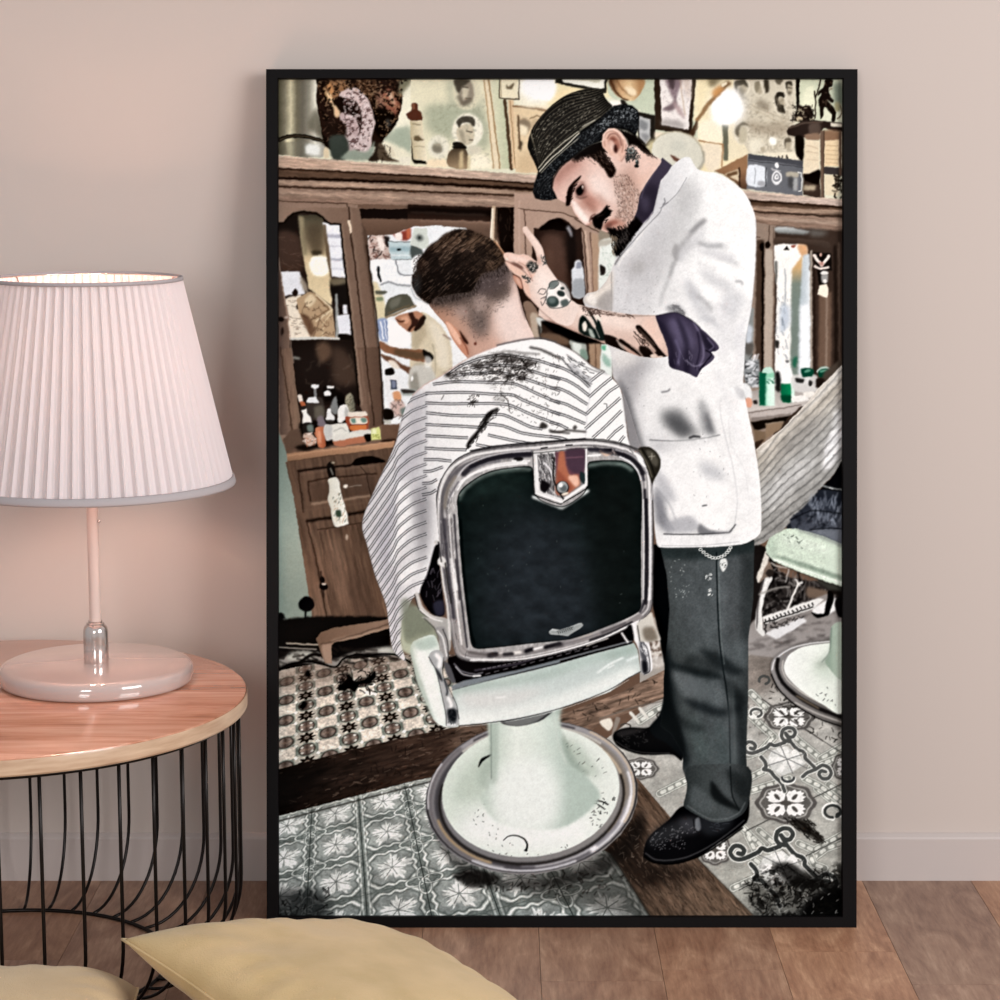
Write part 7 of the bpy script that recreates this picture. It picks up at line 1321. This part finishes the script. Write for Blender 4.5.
# arms of the chrome: left
O(410, 490)
F(0x0d0c0e, "60 690 110 560 160 380 190 360 195 500 215 700 225 830 180 850 120 810", b=.5); F(0x2c2c3a, "150 760 215 740 222 830 170 840", b=1); bits(0x55505a, 16, "100 560 190 480 210 740 100 720", (3,8), 1, ang=100, a=.7)
K(0xC9C6C3, 26, "40 700 70 790 140 850 225 870", b=.5); K(0x2a2828, 6, "25 700 55 800 130 870 180 960", b=.4); F(0xB0AEAB, "70 850 150 860 260 870 270 1000 260 1080 200 1100 180 960 120 880", b=.5); K(0xf0eeec, 8, "60 800 130 855 210 880", b=.5); K(0x4a4847, 6, "90 860 160 930 200 1010", b=.5)
F(0xD8D6D4, "180 470 205 445 232 465 240 520 185 500", b=.4); K(0x2a2828, 10, "232 490 250 640 270 760", b=.5); K(0xe2e0de, 14, "200 480 220 640 245 780 262 1000", b=.6); E(0xc9c7c5, 175, 352, 20, 14, b=.4); K(0x1c1a1c, 8, "185 350 205 480", b=.4)
O(410, 630)
F(0x9c9a9a, "165 -10 230 -10 250 100 250 190 220 210 190 60", b=.5); K(0xf2f2f2, 9, "180 10 215 60 240 180", b=.5); K(0x2b2a2b, 6, "215 0 245 80 252 190", b=.4)
F(0xb2b4b6, "120 180 140 150 180 138 212 160 220 200 205 290 225 330 240 350 260 420 300 500 320 570 318 640 270 655 238 645 232 560 205 430 180 330 165 270 130 220", b=.3); K(0xffffff, 24, "170 170 195 200 190 250", b=1); F(0x2a2c30, "165 255 200 300 215 350 190 330", b=.8); K(0x3a3d42, 12, "225 340 245 410 240 440", b=.6); K(0xffffff, 20, "250 460 270 500 265 530", b=.9); F(0x1c1e22, "245 540 290 530 310 560 300 620 255 610", b=1); K(0xe6e8ea, 12, "240 640 300 640", b=.5); K(0x2a2c2e, 4, "120 185 170 280 205 430 232 560 238 645", b=.3); K(0x2a2c2e, 4, "220 190 215 300 262 410 305 500 322 600", b=.3); bits(0x3b3e42, 14, "255 540 310 540 310 630 250 630", (2,4), 1)
F(0x55555a, "222 215 260 240 300 350 280 360 240 300", b=.5)
# right arm
O(550, 630)
F(0xE4E4E6, "545 -20 600 -60 660 -70 640 0 665 100 682 200 684 270 640 305 612 292 600 200 590 130 560 60", b=.3); K(0x2a2a2e, 6, "600 -60 585 0 610 60 650 130 668 220 666 280 630 302", b=.3); F(0x55565c, "600 60 640 120 655 200 640 230 605 180", b=1); bits(0xf4f4f6, 20, "580 40 640 60 660 230 610 200", (2,5), 1.2, ang=60); F(0x1d1d22, "612 210 650 220 655 285 620 295", b=1); K(0xf6f6f8, 7, "620 40 660 110 676 200 676 270", b=.4); F(0xAFA493, "600 -110 680 -110 720 0 740 60 700 60 650 0", b=.8, a=0)
O(550, 490)
F(0xCFCBC2, "580 900 640 850 680 820 700 900 740 1000 700 1010 600 1010", b=.5); F(0x7d7468, "620 930 690 920 720 1000 640 1010", b=1.4); K(0x2b2a2a, 6, "585 910 600 1010", b=.4); K(0xefeeee, 20, "555 905 580 1010", s=0, b=.5); F(0x0c0b0c, "520 910 545 905 560 1000 500 1000", b=.6)
K(0xefeeee, 13, "480 960 520 1020", b=.5)
# headrest knob at right
O(550, 350)
F(0x2e2b25, "590 660 620 645 670 650 710 680 738 730 735 790 700 860 680 890 650 800 620 720", b=.4); F(0x57534a, "640 670 690 680 725 740 710 780 670 740", b=1); K(0xb9b5a8, 4, "680 690 680 730", b=.4); K(0xb9b5a8, 4, "660 712 700 708", b=.4); K(0x85806f, 5, "600 670 650 760 682 850", b=.5); K(0x0e0d0c, 6, "615 660 670 750 700 840", b=.4); F(0xeef0f2, "580 690 620 740 640 790 590 740", b=.4); K(0xd9d9dd, 9, "690 900 680 1000", b=.6)

C(); O()
warp(.14, 2.5, 401)
IMG[:] = IMG*(1+(noise(1.1, 1.1, 402, oct=2)*.022)[..., None]+(noise(3.5, 3.5, 403)*.016)[..., None])
clarity(.12, 9); clarity(.06, 2)
IMG[:] = np.clip(IMG, 0, 1)
# ---------------------------------------------------------------- framed poster leaning on the wall
W_, H_, TK = .997, 1.4490, .035
BY, TYY = -(CAM_D-3.824), -.046         # front face: distance from the wall at its foot and at its head
lean = math.asin((TYY-BY)/H_)
fp = thing('framed_poster', 'large black framed barbershop poster of barber cutting seated client, leaning on wall', 'framed poster', (.1042, BY, .0), (-lean, 0, 0))
m_fr = mat('black_frame', 0x0A0708, .5, spec=.10); m_bk = mat('backing_card', 0x4A4038, .9)
bl_, br_, bt_, bb_ = .0190, .0232, .0150, .0178
bm = bmesh.new(); X0, X1 = -W_/2, W_/2
# mitred frame, rebated, with a small inner chamfer: rings of the section from the outer back to the inner lip
sec = [(0, TK), (0, .0012), (.0012, 0), (1, 0), (1.06, .0020), (1.06, .012), (.45, .012), (.45, TK)]
R_ = []
for k, d in sec:
    q = [k*v if k > .01 else k for v in (bl_, br_, bt_, bb_)] if k > .01 else [k]*4
    R_.append([bm.verts.new(p) for p in ((X0+q[0], d, q[3]), (X1-q[1], d, q[3]), (X1-q[1], d, H_-q[2]), (X0+q[0], d, H_-q[2]))])
for i in range(len(R_)):
    A, Bq = R_[i], R_[(i+1) % len(R_)]
    for k in range(4): bm.faces.new((A[k], A[(k+1) % 4], Bq[(k+1) % 4], Bq[k]))
bmesh.ops.recalc_face_normals(bm, faces=bm.faces); obj('frame', bm, m_fr, fp, smooth=False)
bm = bmesh.new(); box(bm, X0+bl_*.5, X1-br_*.5, .0135, .0200, bb_*.5, H_-bt_*.5); obj('backing_board', bm, m_bk, fp, smooth=False)
for sx_ in (-.40, .40):
    bm = bmesh.new(); lathe(bm, [(0, 0), (.010, 0), (.010, .008), (.008, .0105), (0, .0105)], 20); bp = obj('felt_bumper', bm, m_bk, fp); bp.rotation_euler = (-math.pi/2, 0, 0); bp.location = (sx_, TK, H_-.03)
IX0, IX1, IZ0, IZ1 = X0+bl_*1.06, X1-br_*1.06, bb_*1.06, H_-bt_*1.06
nx, ny = 760, 1126
e = .002
gx = np.linspace(IX0-e, IX1+e, nx); gz = np.linspace(IZ0-e, IZ1+e, ny)
cx = 277.6+(gx-IX0)/(IX1-IX0)*(842.6-277.6); cy = 917.4-(gz-IZ0)/(IZ1-IZ0)*(917.4-79.2)
fx = np.clip((cx-PX0)*PS-.5, 0, PW-1.001); fy = np.clip((cy-PY0)*PS-.5, 0, PH-1.001)
xi = fx.astype(int); yi = fy.astype(int); ax = (fx-xi)[None, :, None]; ay = (fy-yi)[:, None, None]
xj = np.minimum(xi+1, PW-1); yj = np.minimum(yi+1, PH-1)
S_ = (IMG[yi][:, xi]*(1-ax)+IMG[yi][:, xj]*ax)*(1-ay)+(IMG[yj][:, xi]*(1-ax)+IMG[yj][:, xj]*ax)*ay
S_ = np.where(S_ <= .04045, S_/12.92, ((S_+.055)/1.055)**2.4)
me = bpy.data.meshes.new('print'); nv = nx*ny
V = np.zeros((ny, nx, 3), np.float32); V[..., 0] = gx[None]; V[..., 1] = .0125; V[..., 2] = gz[:, None]
me.vertices.add(nv); me.vertices.foreach_set('co', V.ravel())
i0 = (np.arange(ny-1)[:, None]*nx+np.arange(nx-1)[None]).ravel()
Q = np.stack([i0, i0+1, i0+1+nx, i0+nx], 1).astype(np.int32); nf = len(Q)
me.loops.add(nf*4); me.loops.foreach_set('vertex_index', Q.ravel())
me.polygons.add(nf); me.polygons.foreach_set('loop_start', np.arange(0, nf*4, 4, dtype=np.int32))
me.update(calc_edges=True)
ca = me.color_attributes.new('ink', 'FLOAT_COLOR', 'POINT')
C4 = np.ones((nv, 4), np.float32); C4[:, :3] = S_.reshape(-1, 3); ca.data.foreach_set('color', C4.ravel())
m_pr = mat('printed_paper', 0xffffff, .55, spec=.0); at = nd(m_pr, 'ShaderNodeAttribute', attribute_name='ink')
lk(m_pr, at.outputs['Color'], m_pr.node_tree.nodes['Principled BSDF'].inputs['Base Color']); me.materials.append(m_pr)
po = bpy.data.objects.new('print', me); COL.objects.link(po); po.parent = fp; po['label'] = 'printed photograph of a barbershop'
